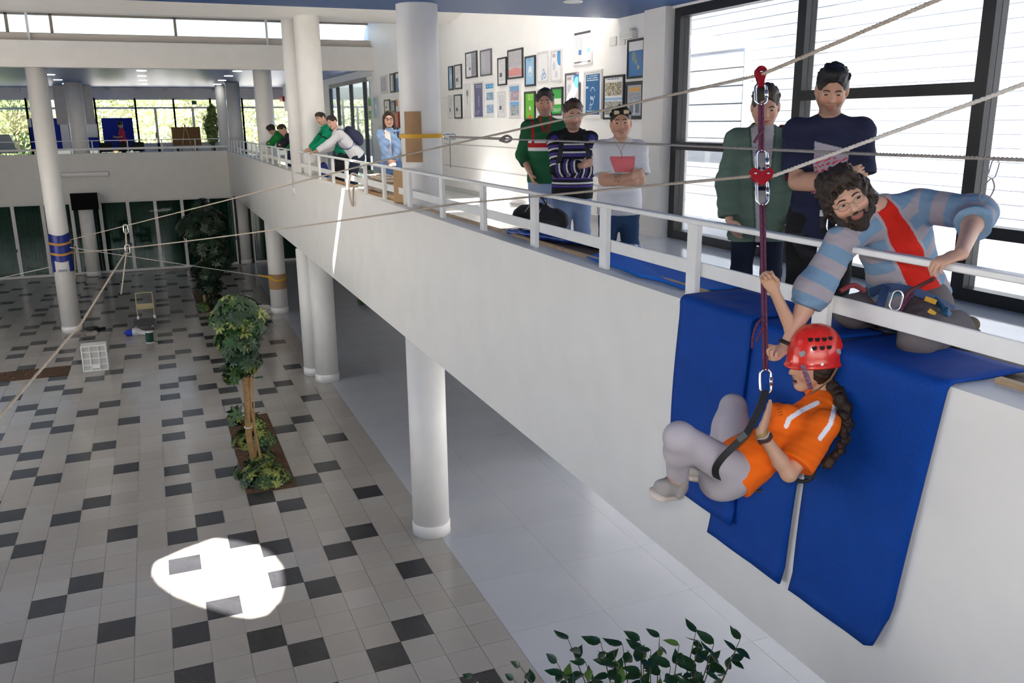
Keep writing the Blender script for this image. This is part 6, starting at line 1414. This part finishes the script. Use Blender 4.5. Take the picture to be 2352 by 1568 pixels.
for q in (-1, 1):
    c = L1+RM[0]*q*.030-RM[1]*.012; MB().tube([c-RM[2]*.010, c+RM[2]*.010], .021, 18).build('wheel', ALU, ph, True); MB().tube([c-RM[2]*.019, c+RM[2]*.019], .006, 10).build('axle', ALU, ph, True)
# purple rope from pulley to climber
def pr_(px_, y0, y1, lab, w=.0075):
    mb = MB()
    for q in (-1, 1): mb.tube(path([at(px_[0], y0, RZ)+RM[0]*q*w*.9, at((px_[0]+px_[1])/2, (y0+y1)/2, RZ)+RM[0]*q*w*.9, at(px_[1], y1, RZ)+RM[0]*q*w*.9]), w, 8)
    return tag(mb.build('rope', ROPEP, smooth=True), lab, 'rope')
pr_((1748, 1749), 238, 350, 'short doubled purple rope between the two pulleys'); mb = MB().tube(path([at(1746, 290, RZ-.012), at(1753, 297, RZ-.016), at(1748, 303, RZ-.018), at(1738, 318, RZ-.015), at(1732, 328, RZ-.01)]), .007, 8); tag(mb.build('rope_knot', ROPEP, smooth=True), 'purple knot with a loose tail between the pulleys', 'knot')
pr_((1751, 1758), 468, 850, 'long doubled purple rope from the lower pulley down to the climber')
mb = MB().tube(path([at(1756, 725, RZ), at(1742, 740, RZ-.02), at(1734, 756, RZ-.02), at(1729, 775, RZ-.01), at(1728, 800, RZ)]), .006, 8).tube(path([at(1757, 735, RZ), at(1747, 760, RZ-.02), at(1737, 785, RZ-.02)]), .005, 8); tag(mb.build('rope_tail', ROPEP, smooth=True), 'two loose purple rope tails by the climber raised arm', 'rope')
# hanging sling at the right
g0 = at(2286, 366, 3.4); sl = empty('sling', g0, 'thin wire sling with small carabiner hanging from the level rope at the right', 'sling')
carabiner(sl, at(2283, 388, 3.4), RM[1]-RM[0]*.3, RM[0], .075, .03, .003, ALU, 'carabiner'); MB().tube(path([at(2278, 408, 3.4), at(2262, 425, 3.4), at(2250, 452, 3.4), at(2256, 466, 3.42), at(2272, 455, 3.4), at(2284, 430, 3.4), at(2278, 408, 3.4)]), .003, 6).build('loop', mat('wire_loop', (.2, .18, .2), .4), sl, True)
# strap and cardboard on the big gallery column
def band(x, y, z0, z1, r, M, name, label, cat, a0=0, a1=2*math.pi, wob=0.0):
    n = 48; vs = []
    for i in range(n+1):
        a = a0+(a1-a0)*i/n; w = wob*math.sin(a*2.3)
        for rr, zz in ((r, z0+w), (r+.008, z0+w), (r+.008, z1+w), (r, z1+w)): vs.append((x+rr*math.cos(a), y+rr*math.sin(a), zz))
    fs = [(i*4+k, (i+1)*4+k, (i+1)*4+(k+1) % 4, i*4+(k+1) % 4) for i in range(n) for k in range(4)]
    fs += [(0, 1, 2, 3), (n*4+3, n*4+2, n*4+1, n*4)] if abs(a1-a0) < 6.2 else []
    return tag(MB().add(vs, fs).build(name, M), label, cat)
band(3.19, 10.80, 5.40, 5.45, R_C+.012, YELS, 'strap', 'yellow strap round the big gallery column', 'strap')
band(3.19, 10.80, 5.11, 5.72, R_C+.002, CARD, 'cardboard_sheet', 'cardboard sheet under the yellow strap on the big column', 'cardboard', math.pi*1.14, math.pi*1.42)
tag(MB().obox(V(3.02, 11.05, 4.78), V(.03, .02, .0), V(-.08, .16, 0), V(0, 0, .21)).build('cardboard_piece', CARD), 'cardboard piece propped behind the rail at the big column', 'cardboard')
carabiner(tag(empty('shackle', rA, 'pair of small steel shackles at the end of the yellow strap', 'shackle')), rA+V(.0, 0, 0), V(1, 0, 0), V(0, 0, 1), .16, .06, .010, ALU, 'ring')
# wraps of the lower columns
band(3.18, 26.60, .74, 1.20, R_C+.004, CARD, 'cardboard_wrap', 'cardboard wrapped round the lower column', 'cardboard'); band(3.18, 26.60, 1.03, 1.08, R_C+.016, YELS, 'strap', 'yellow strap over the cardboard on the lower column', 'strap', wob=.04)
tag(MB().strap([ony(592, 632, 26.42), ony(625, 637, 26.38), V(3.18-R_C*.8, 26.60-R_C*.7, 1.06)], .025, .005, V(0, 0, 1)).build('strap_end', YELS), 'yellow strap end reaching out from the cardboard column', 'strap')
BWR = mat('blue_plastic_wrap', srgb(20, 40, 130), .3, noise=.2, nscale=12, bump=.5, bscale=20)
band(-2.53, 26.49, 2.02, 2.74, R_C+.004, BWR, 'plastic_wrap', 'blue plastic sheet wrapped round the tall left column', 'wrap', wob=.03)
band(-2.53, 26.49, 2.46, 2.52, R_C+.018, mat('orange_strap', (.55, .26, .05), .6), 'strap', 'upper orange strap on the blue wrap of the tall column', 'strap', wob=.02); band(-2.53, 26.49, 2.18, 2.24, R_C+.018, mat('orange_strap', (.55, .26, .05), .6), 'strap', 'lower orange strap on the blue wrap of the tall column', 'strap', wob=.02)
band(-2.53, 26.49, 1.72, 2.10, R_C+.006, BWR, 'plastic_tail', 'left hanging tail of the blue wrap', 'wrap', math.pi*1.0, math.pi*1.25); band(-2.53, 26.49, 1.72, 2.10, R_C+.006, BWR, 'plastic_tail', 'right hanging tail of the blue wrap', 'wrap', math.pi*1.72, math.pi*1.98)
rope('cord', 'thin brown cord hanging from the blue-wrapped column', sag(ony(170, 560, 26.2), ony(174, 650, 26.2)), .01, CARD)
pn_ = ony(145, 622, 26.2); tag(MB().box((pn_[0]-.12, 26.215, pn_[2]-.03), (pn_[0]+.10, 26.232, pn_[2]+.03)).build('paper_notice', VC if False else mat('printed_notice', (.35, .36, .42), .6)), 'small paper notice stuck on the tall left column', 'notice')
# coil of rope on the parapet
def coil(c, r, turns, M, label, rr=.012, seed=0, rise=.02, squash=(1, 1), name='rope_coil'):
    r_ = random.Random(seed); pts = []
    for i in range(turns*18): a = 2*math.pi*i/18; R = r*(.55+.45*r_.random()) if i % 9 == 0 else (R if i else r); z = .012+rise*(i/(turns*18))+.012*math.sin(a*3+i*.1); pts.append(V(c[0]+R*squash[0]*math.cos(a)+.03*math.sin(i*.07), c[1]+R*squash[1]*math.sin(a), c[2]+z))
    return tag(MB().tube(pts, rr, 6).build(name, M, smooth=True), label, 'rope')
coil(V(3.24, 13.05, ZL), .42, 18, ROPE, 'heap of coiled tan rope behind the rail posts', .014, 2, .22, (.5, 2.3))
rope('rope', 'loop of tan rope hanging over the parapet edge below the coil', path([V(3.0, 13.5, ZL+.20), V(2.88, 13.6, ZL+.26), V(2.79, 13.45, ZL+.1), V(2.78, 13.35, ZL-.12), V(2.79, 13.25, ZL-.20), V(2.79, 13.18, ZL-.05), V(2.80, 13.1, ZL+.10), V(2.92, 13.0, ZL+.12)]), .016, ROPE)
tag(MB().box((2.98, 11.15, ZL+.002), (3.12, 13.2, ZL+.03)).build('cardboard_sheet', CARD), 'flat cardboard under the rope heap', 'cardboard')
tag(MB().box((2.99, 14.3, ZL+.002), (3.12, 16.4, ZL+.02)).build('cardboard_sheet', CARD), 'flat cardboard below the leaning men', 'cardboard')
coil(onz(603, 715, 0), .38, 7, ROPEW, 'loose white rope coil on the floor by the cardboard column', .012, 5, .10, (1, 1.4))

# ------------------------------------------------------------------ planting beds and trees
def bed(x0, x1, y0, y1, label):
    t = tag(MB().box((x0, y0, -.28), (x1, y1, .012)).build('planting_bed', SOIL), label, 'planting bed')
    r_ = random.Random(int(y0*7)); mb = MB()
    for i in range(220):
        c = V(r_.uniform(x0+.03, x1-.03), r_.uniform(y0+.03, y1-.03), .016); a = r_.uniform(0, 3.14); d = V(math.cos(a), math.sin(a), r_.uniform(-.2, .2)); s_ = V(-math.sin(a), math.cos(a), 0)
        mb.obox(c, d*r_.uniform(.015, .04), s_*.008, V(0, 0, .003))
    mb.build('bark_chips', mat('bark_chip', (.20, .10, .05), .9, noise=.5, nscale=5), t)['kind'] = 'stuff'
    return t
bed(*PLANT[0], 'brown planting bed round the nearer indoor tree'); bed(*PLANT[1], 'planting bed of the dark tall tree further back'); bed(*PLANT[2], 'empty brown planting bed left of the white crate')
def cluster(mb, c, d, size, rn, n=7):
    """palmate leaf: leaflets round a stalk end"""
    d = nrm(d); a = nrm(np.cross(d, V(rn.gauss(0, 1), rn.gauss(0, 1), rn.gauss(0, 1)))); b = np.cross(d, a)
    for k in range(n):
        t = 2*math.pi*k/n; u = nrm((a*math.cos(t)+b*math.sin(t))*.95+d*.25-V(0, 0, .25)); s_ = nrm(np.cross(u, d)); L = size*rn.uniform(.8, 1.15); w = L*.17
        mb.add([c, c+u*L*.35+s_*w-d*L*.02, c+u*L*.75+s_*w*.8-d*L*.08, c+u*L-d*L*.14, c+u*L*.75-s_*w*.8-d*L*.08, c+u*L*.35-s_*w-d*L*.02], [(0, 1, 2, 3, 4, 5)])
def foliage(t, blobs, n, size, rn, mats, wts, name='foliage'):
    mbs = [MB() for _ in mats]; tot = sum(b[1][0]*b[1][1]*b[1][2] for b in blobs)
    for c, r in blobs:
        for _ in range(int(n*(r[0]*r[1]*r[2])/tot)):
            while True:
                q = V(*[rn.uniform(-1, 1) for _ in range(3)]); l = np.linalg.norm(q)
                if .45 < l < 1: break
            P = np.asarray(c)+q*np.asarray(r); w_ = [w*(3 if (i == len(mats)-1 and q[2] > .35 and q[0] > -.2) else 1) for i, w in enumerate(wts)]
            cluster(mbs[rn.choices(range(len(mats)), w_)[0]], P, q+V(0, 0, .35), size*rn.uniform(.8, 1.2), rn)
    for mb, M in zip(mbs, mats):
        if mb.f: mb.build(name, M, t)['kind'] = 'stuff'
rt = random.Random(5)
tx, ty = 1.10, 14.20
tr = empty('indoor_tree', (tx, ty, 0), 'indoor umbrella tree with a tied trunk, nearer of the two', 'tree')
tp_ = ony(548, 700, ty); top_z = tp_[2]
def Y(px_, py_3): return ony(px_, py_3, ty)
MB().tube(path([V(tx, ty, 0), Y(572, 1000), Y(566, 900), Y(558, 840), Y(555, 780), Y(550, 720)]), [.052]*8+[.048]*8+[.042]*8+[.03]*7, 10).build('trunk', BARK, tr, True)
MB().tube(path([V(tx+.10, ty-.08, 0), Y(577, 940), Y(574, 880), Y(580, 830), Y(584, 790)]), .022, 8).build('stem', BARK, tr, True)
MB().tube(path([Y(574, 890), Y(566, 850), Y(560, 800)]), .016, 8).build('stem', BARK, tr, True)
MB().tube([V(tx+.02, ty+.06, .0), Y(582, 880)+V(0, .06, 0), Y(583, 800)+V(0, .06, 0)], .013, 6).build('stake', STAKE, tr)
for py_4, wd_ in ((860, .11), (980, .06)): 
    c = Y(570, py_4); MB().tube([c+V(wd_*math.cos(a), .07*math.sin(a), 0) for a in [2*math.pi*i/16 for i in range(16)]], .009, 6, closed=True).build('tie', ROPE if py_4 < 900 else WPL, tr)
bl = [(Y(545, 715), (.36, .36, .30)), (Y(575, 735), (.28, .3, .26)), (Y(520, 730), (.26, .3, .24)), (Y(545, 775), (.36, .36, .30)), (Y(560, 820), (.26, .28, .28)), (Y(530, 855), (.16, .2, .18)), (Y(595, 870), (.05, .07, .06)), (Y(540, 945), (.10, .12, .11))]
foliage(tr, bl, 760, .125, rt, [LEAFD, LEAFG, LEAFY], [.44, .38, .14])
lo_ = [(V(tx+.08, 13.45, .10), (.42, .32, .12)), (V(tx+.02, 13.9, .08), (.40, .36, .08)), (V(tx+.1, 15.4, .07), (.38, .5, .06)), (V(tx+.12, 14.3, .10), (.22, .36, .10)), (V(tx-.12, 16.6, .10), (.12, .28, .10)), (V(tx+.22, 16.2, .10), (.14, .5, .09)), (V(tx+.18, 14.6, .30), (.14, .2, .22))]
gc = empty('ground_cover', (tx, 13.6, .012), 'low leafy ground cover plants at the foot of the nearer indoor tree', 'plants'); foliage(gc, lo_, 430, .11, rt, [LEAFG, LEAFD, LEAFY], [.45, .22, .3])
tx2, ty2 = 1.22, 28.5
tr = empty('indoor_tree', (tx2, ty2, 0), 'tall dark indoor tree before the green curtains', 'tree')
for k, (dx, dy) in enumerate(((-.09, 0), (.06, .06), (.15, -.04))): MB().tube(path([V(tx2+dx, ty2+dy, 0), V(tx2+dx*1.1, ty2+dy, .6), V(tx2+dx*.6, ty2, 1.5), V(tx2, ty2, 2.6)]), .04, 8).build('trunk', STAKE, tr, True)
Y2 = lambda px_, py_3: ony(px_, py_3, ty2)
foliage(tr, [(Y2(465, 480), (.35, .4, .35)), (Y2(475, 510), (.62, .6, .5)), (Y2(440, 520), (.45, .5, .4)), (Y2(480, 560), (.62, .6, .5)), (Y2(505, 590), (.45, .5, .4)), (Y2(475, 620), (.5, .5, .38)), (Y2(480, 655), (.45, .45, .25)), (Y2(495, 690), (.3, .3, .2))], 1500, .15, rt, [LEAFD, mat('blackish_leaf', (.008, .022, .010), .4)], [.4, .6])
foliage(tr, [(V(tx2-.2, 27.9, .12), (.2, .4, .12))], 60, .12, rt, [LEAFG, LEAFY], [.6, .4])
# ficus in the foreground, each leaf its own part
fx_, fy_ = 2.02, 3.15
tf = empty('ficus_tree', (fx_, fy_, 0), 'foreground ficus whose leafy top rises at the bottom edge', 'tree')
leaf_me = []
for k in range(3):
    mb = MB(); L = .085; prof = [(0, .0), (.12, .30), (.3, .42), (.55, .38), (.8, .18), (.92, .06), (1.0, 0)]
    vs = [(0, t*L, -.10*L*math.sin(t*3.1)*(k*.6+.3)) for t, w in prof]; le = [(-w*L*.55, t*L, -.10*L*math.sin(t*3.1)*(k*.6+.3)+w*L*.16) for t, w in prof[1:-1]]; ri = [(w*L*.55, t*L, -.10*L*math.sin(t*3.1)*(k*.6+.3)+w*L*.16) for t, w in prof[1:-1]]
    n = len(prof); m2 = n-2; V_ = vs+le+ri; fs = [(0, 1, n), (0, n+m2, 1)]+[(i+1, i+2, n+i+1, n+i) for i in range(m2-1)]+[(i+1, n+m2+i, n+m2+i+1, i+2) for i in range(m2-1)]+[(n-2, n-1, n+m2-1), (n-2, n+2*m2-1, n-1)]
    leaf_me.append(MB().add(V_, fs).mesh('leaf', mat('ficus_leaf', (.014, .048, .014), .28, noise=.3, nscale=30), True))
leaf_y = leaf_me[0].copy(); leaf_y.materials.clear(); leaf_y.materials.append(mat('young_ficus_leaf', (.10, .20, .03), .35))
rf = random.Random(21); nl = 0
def tw(px_, py_3, Z): return at(px_, py_3, Z)
hub = V(fx_, fy_, 2.2)
MB().tube(path([V(fx_, fy_, 0), V(fx_+.03, fy_, .9), V(fx_-.02, fy_+.02, 1.6), hub]), [.06]*7+[.05]*6+[.035]*6, 10).build('trunk', BARK, tf, True)
tips = [(1305, 1468, 4.0), (1345, 1520, 3.95), (1380, 1475, 4.0), (1430, 1480, 4.0), (1470, 1470, 3.95), (1515, 1462, 4.0), (1560, 1480, 3.9), (1598, 1452, 4.0), (1640, 1478, 3.9), (1700, 1468, 4.0), (1290, 1545, 3.9), (1600, 1540, 3.85), (1540, 1530, 3.9), (1470, 1540, 3.9), (1195, 1530, 4.1), (1180, 1560, 4.1), (1085, 1555, 4.2), (1420, 1530, 3.85), (1650, 1560, 3.8), (1580, 1580, 3.8), (1350, 1590, 3.8), (1500, 1600, 3.8), (1250, 1610, 3.9), (1650, 1620, 3.75)]
tips += [(a+rf.uniform(-38, 38), b+rf.uniform(18, 70), c+rf.uniform(-.15, .1)) for a, b, c in tips]
for (px_, py_3, Z) in tips:
    T_ = tw(px_, py_3, Z); mid = hub*.35+T_*.65-V(0, 0, .06); pth = path([hub, hub*.7+mid*.3+V(0, 0, .04), mid, T_], 5); MB().tube(pth, [.010-.0085*i/(len(pth)-1) for i in range(len(pth))], 5).build('twig', mat('ficus_twig', (.10, .08, .05), .7), tf)
    k = 9
    for i in range(k):
        f = 1-i*.055; idx = min(int(f*(len(pth)-1)), len(pth)-2); fr_ = f*(len(pth)-1)-idx; P = pth[idx]*(1-fr_)+pth[idx+1]*fr_; d = nrm(pth[idx+1]-pth[idx]); a = i*2.4+rf.random(); sd_ = nrm(np.cross(d, V(math.cos(a), math.sin(a), .3)))
        u = nrm(d*.5+sd_*.8+V(0, 0, -.35)); nn = nrm(V(rf.gauss(0, .5), rf.gauss(0, .5), 1.0)-RM[2]*.5); nn = nrm(nn-u*np.dot(nn, u)); xx = np.cross(u, nn)
        o = bpy.data.objects.new('leaf', leaf_y if rf.random() < .07 else rf.choice(leaf_me)); COL.objects.link(o); sc = rf.uniform(.75, 1.25); Mx = Matrix(((xx[0]*sc, u[0]*sc, nn[0]*sc, P[0]), (xx[1]*sc, u[1]*sc, nn[1]*sc, P[1]), (xx[2]*sc, u[2]*sc, nn[2]*sc, P[2]), (0, 0, 0, 1)))
        o.parent = tf; o.matrix_parent_inverse = pw(tf).inverted(); o.matrix_basis = Mx
bed(fx_-.4, fx_+.4, fy_-.6, fy_+.6, 'planting bed of the foreground ficus')

# ------------------------------------------------------------------ things on the hall floor
c = onz(222, 850, 0); cr = empty('plastic_crate', c, 'white plastic crate standing on the tiled floor', 'crate'); x0, x1, y0, y1, hz = -1.97, -1.42, 21.75, 22.10, .62
for (a, b, d_, e) in ((x0, x0+.03, y0, y1), (x1-.03, x1, y0, y1)): MB().box((a, d_, .0), (b, e, hz), .006).build('side_panel', WPL, cr)
MB().box((x0+.03, y0, hz-.03), (x1-.03, y1, hz), .005).build('top_panel', WPL, cr); MB().box((x0+.03, y0, 0), (x1-.03, y1, .03), .005).build('bottom_panel', WPL, cr)
MB().box((x0+.03, y0+.03, .03), (x1-.03, y0+.04, hz-.03)).build('mesh_panel', mat('crate_mesh', (.50, .50, .48), .6), cr)
for i in range(1, 3): xx = x0+(x1-x0)*i/3; MB().box((xx-.012, y0, .03), (xx+.012, y0+.03, hz-.03)).build('rib', WPL, cr)
for i in range(1, 4): zz = hz*i/4; MB().box((x0+.03, y0+.003, zz-.012), (x1-.03, y0+.028, zz+.012)).build('rib', WPL, cr)
MB().box((x0+.2, y0-.004, .07), (x1-.18, y0, .15)).build('label_plate', mat('bright_label', (.82, .82, .8), .4), cr)
c = onz(340, 752, 0); tl = empty('platform_trolley', c, 'platform trolley with a tan folding handle', 'trolley'); x0, x1, y0, y1 = c[0]-.36, c[0]+.20, c[1]-.45, c[1]+.45
MB().box((x0, y0, .15), (x1, y1, .19), .015).build('platform', mat('dark_rubber_deck', (.05, .055, .06), .6), tl)
for xx in (x0+.06, x1-.06):
    for yy in (y0+.08, y1-.08): MB().tube([(xx-.02, yy, .06), (xx+.02, yy, .06)], .06, 14).build('wheel', BLACKP, tl, True); MB().box((xx-.03, yy-.03, .06), (xx+.03, yy+.03, .15)).build('fork', SILV, tl)
hx0, hx1 = x0+.12, x1+.0; TAN = mat('tan_tube', (.42, .34, .20), .4)
MB().tube(path([V(hx0, y1-.05, .19), V(hx0, y1-.03, .86), V(hx0+.06, y1-.03, .93), V(hx1-.06, y1-.03, .93), V(hx1, y1-.03, .86), V(hx1, y1-.05, .19)]), .016, 10).build('handle', TAN, tl, True); MB().box((hx0, y1-.045, .46), (hx1, y1-.02, .62)).build('handle_plate', TAN, tl)
for xx in (hx0, hx1): MB().box((xx-.03, y1-.08, .18), (xx+.03, y1-.01, .27), .005).build('bracket', WPL, tl)
c = onz(308, 770, 0); s = Sdf().ell(c+V(0, 0, .09), [.24, .16, .10], k=.05); s.ell(c+V(.20, -.05, .06), [.18, .10, .06], k=.06)
tag(sdf_obj(s, 'plastic_bag', CLOTH, None, .012, noise=(.02, lambda P: wave(P, 22, 1)), color=lambda v, sv, idx, nr: np.where((v[:, 0] < c[0]-.03)[:, None], np.array(srgb(40, 60, 170)), np.array((.62, .62, .64)))), 'crumpled blue and white plastic bag beside the trolley', 'bag')
c = onz(345, 786, 0); cs = empty('cable_spool', c, 'spool of dark green cable by the trolley', 'spool'); MB().lathe([(.11, 0), (.11, .02)], c, 24).build('flange', WPL, cs, True); MB().lathe([(.11, .28), (.11, .30)], c, 24).build('flange', WPL, cs, True); GCB = mat('green_cable', (.01, .06, .05), .5)
for k in range(9): MB().tube([c+V(.088*math.cos(a), .088*math.sin(a), .035+k*.028) for a in [2*math.pi*i/20 for i in range(20)]], .015, 6, closed=True).build('cable_turn', GCB, cs, True)
rope('cable', 'loose dark green cable end beside the spool', path([c+V(.09, 0, .03), c+V(.2, -.08, .014), c+V(.32, -.02, .014)]), .013, GCB)
c = onz(212, 758, 0); s = Sdf().ell(c+V(0, 0, .05), [.18, .12, .06], k=.04); s.ell(c+V(.22, .05, .03), [.12, .06, .035], k=.05); tag(sdf_obj(s, 'cloth_heap', BLACKF, None, .012, noise=(.015, lambda P: wave(P, 28, 1))), 'black bundle on the floor right of the tall column', 'bundle')
coil(onz(212, 768, 0), .16, 4, ROPEG, 'small heap of grey gear on the floor below the black bundle', .014, 8, .03)
c = onz(835, 697, 0); pp = empty('potted_plant', c, 'low leafy plant on the floor under the gallery, mostly hidden', 'plant'); foliage(pp, [(c+V(.1, 0, .12), (.3, .3, .12))], 60, .12, rt, [LEAFD, LEAFG], [.7, .3]); MB().lathe([(.12, 0), (.15, .12)], c+V(.1, 0, 0), 16).build('pot', mat('terracotta', (.3, .14, .08), .8), pp, True)
# screen and lamp strip at the far end
tv = empty('television', (-2.44, 36.05, 2.54), 'black television screen mounted at the far column', 'screen'); MB().box((-2.9, 36.02, 2.54), (-1.98, 36.10, 3.16), .01).build('housing', mat('matt_black_plastic', (.006, .006, .006), .7, spec=.1), tv); MB().box((-2.87, 36.012, 2.57), (-2.01, 36.02, 3.13)).build('display', mat('dark_display', (.004, .004, .005), .7, spec=.1), tv); MB().box((-2.5, 36.10, 2.7), (-2.4, 36.22, 2.95)).build('bracket', mat('matt_black_plastic', (.006, .006, .006), .7, spec=.1), tv)
a, b = ony(140, 397, YF-.06), ony(250, 404, YF-.06); ls = empty('strip_light', (a+b)/2, 'slim grey strip light on the far parapet wall', 'lamp'); MB().box((a[0], YF-.10, b[2]), (b[0], YF, a[2]), .01).build('housing', SILV, ls); MB().box((a[0]+.05, YF-.105, b[2]+.01), (b[0]-.05, YF-.10, b[2]+.06)).build('tube', WPL, ls)

# ------------------------------------------------------------------ far landing furniture
def board(px0, py0, px1, py1, yy, M, label, name='display_board', cat='board'):
    a = ony(px0, py0, yy); b = ony(px1, py1, yy); t = empty(name, ((a[0]+b[0])/2, yy, ZF), label, cat); MB().box((a[0], yy-.02, b[2]), (b[0], yy+.02, a[2])).build('panel', M, t)
    for x in (a[0]+.05, b[0]-.05): MB().box((x-.02, yy+.02, ZF), (x+.02, yy+.06, a[2])).build('leg', SILV, t)
    return t
board(232, 271, 312, 345, 41, BLUEB, 'blue display board behind the woman in red'); board(65, 272, 166, 345, 41, BLUEB, 'blue display board left of the banner, behind the tall column'); board(192, 272, 229, 345, 41.0, BLUEB, 'blue display board with white papers right of the far column')
for px0, py0, px1, py1, lab in ((137, 285, 164, 342, 'tall white paper sheet left of the far column'), (194, 285, 226, 315, 'white paper sheet on the blue board right of the far column'), (63, 273, 73, 292, 'small white paper on the left blue board')):
    a = ony(px0, py0, 40.97); b = ony(px1, py1, 40.97); sh_ = tag(MB().box((a[0], 40.965, b[2]), (b[0], 40.981, a[2])).build('paper_sheet', mat('paper', (.78, .78, .76), .6)), lab, 'paper')
a = ony(120, 200, 40.3); b = ony(220, 285, 40.3); tag(MB().box((a[0], 40.28, b[2]), (b[0], 40.30, 7.15)).build('hanging_banner', mat('banner_cloth', (.55, .52, .50), .8, noise=.1, nscale=4)), 'pale hanging banner behind the far column', 'banner')
ez = board(393, 292, 463, 333, 40, OAK, 'brown board on a wooden easel at the far landing', 'easel_board', 'easel'); c = ony(425, 292, 39.9)
for dx in (-.3, .3): MB().tube([V(c[0], 39.93, c[2]+.12), V(c[0]+dx, 39.9, ZF)], .02, 6).build('easel_leg', WOOD, ez)
c = ony(487, 335, 39.3); pt = empty('potted_tree', (c[0], 39.3, ZF), 'slender potted tree on the far landing', 'tree'); MB().lathe([(.16, 0), (.2, .35), (.2, .38)], (c[0], 39.3, ZF), 18).build('pot', mat('pot_grey', (.35, .33, .3), .7), pt, True); MB().tube([V(c[0], 39.3, ZF+.3), V(c[0]+.03, 39.3, 6.2)], .02, 6).build('trunk', BARK, pt)
foliage(pt, [(ony(487, 258, 39.3), (.22, .25, .4)), (ony(485, 285, 39.3), (.34, .3, .5)), (ony(488, 312, 39.3), (.24, .25, .4))], 330, .12, rt, [mat('far_leaf', (.10, .16, .04), .5, noise=.4, nscale=6), LEAFY], [.7, .3])
for k, (px_, lab) in enumerate(((245, 'black chair behind the far railing, left of the woman in red'), (285, 'black chair behind the far railing, before the woman in red'), (318, 'black chair behind the far railing, right of the woman in red'))):
    c = ony(px_, 340, 38.4); ch = empty('chair', (c[0], 38.4, ZF), lab, 'chair', 'black chairs on the far landing'); MB().box((c[0]-.22, 38.2, ZF+.42), (c[0]+.22, 38.6, ZF+.47), .01).build('seat', BLACKF, ch); MB().box((c[0]-.22, 38.57, ZF+.5), (c[0]+.22, 38.62, ZF+.86), .012).build('backrest', BLACKF, ch)
    for dx in (-.2, .2):
        for dy in (38.22, 38.58): MB().tube([(c[0]+dx, dy, ZF), (c[0]+dx, dy, ZF+.44)], .012, 6).build('leg', BLACKP, ch)
a = ony(-10, 315, 39); b = ony(30, 352, 39); bs2 = empty('info_stand', ((a[0]+b[0])/2, 39, ZF), 'grey information stand at the far left edge', 'stand'); MB().obox(V((a[0]+b[0])/2, 39, (a[2]+b[2])/2+.05), V(.33, 0, 0), V(0, .02, 0), V(.10, .12, -.36)).build('panel', mat('grey_panel', (.40, .42, .44), .5), bs2); MB().box(((a[0]+b[0])/2-.03, 39.05, ZF), ((a[0]+b[0])/2+.03, 39.11, b[2]+.3)).build('stem', SILV, bs2)
for k, px_ in enumerate((40, 112, 246, 312, 380, 443, 492)): 
    c = ony(px_, 206, YW-.06); tag(MB().box((c[0]-.09, YW-.10, c[2]-.05), (c[0]+.09, YW-.005, c[2]+.05), .01).build('wall_speaker', WPL if k % 2 else SILV), 'small %s box on the far lintel, %s from the left' % ('white' if k % 2 else 'grey', ['first', 'second', 'third', 'fourth', 'fifth', 'sixth', 'seventh'][k]), 'box', 'boxes on the far lintel')
a, b = ony(440, 231, YW), ony(452, 240, YW); tag(MB().box((a[0], YW-.02, b[2]), (b[0], YW+.04, a[2])).build('exit_sign', mat('green_exit_sign', (.01, .16, .10), .5)), 'small green exit sign above the far doors', 'sign')
bx = onx(680, 328, 5.6); tag(MB().box((5.3, bx[1]-.5, ZF), (5.9, bx[1]+.9, 5.15), .02).build('crate_box', mat('tan_box', (.55, .42, .26), .7)), 'tan upright box far along the gallery, between two leaning pairs', 'box')
tag(MB().box((5.7, 38.6, 6.1), (6.30, 40.4, 7.15)).build('wall_cabinet', WHITE), 'white boxed-in cabinet high at the far end of the gallery', 'cabinet'); wallbox(678, 222, 686, 234, .7, REDP, 'alarm_sign', 'small red alarm sign on the far white cabinet', 'sign')
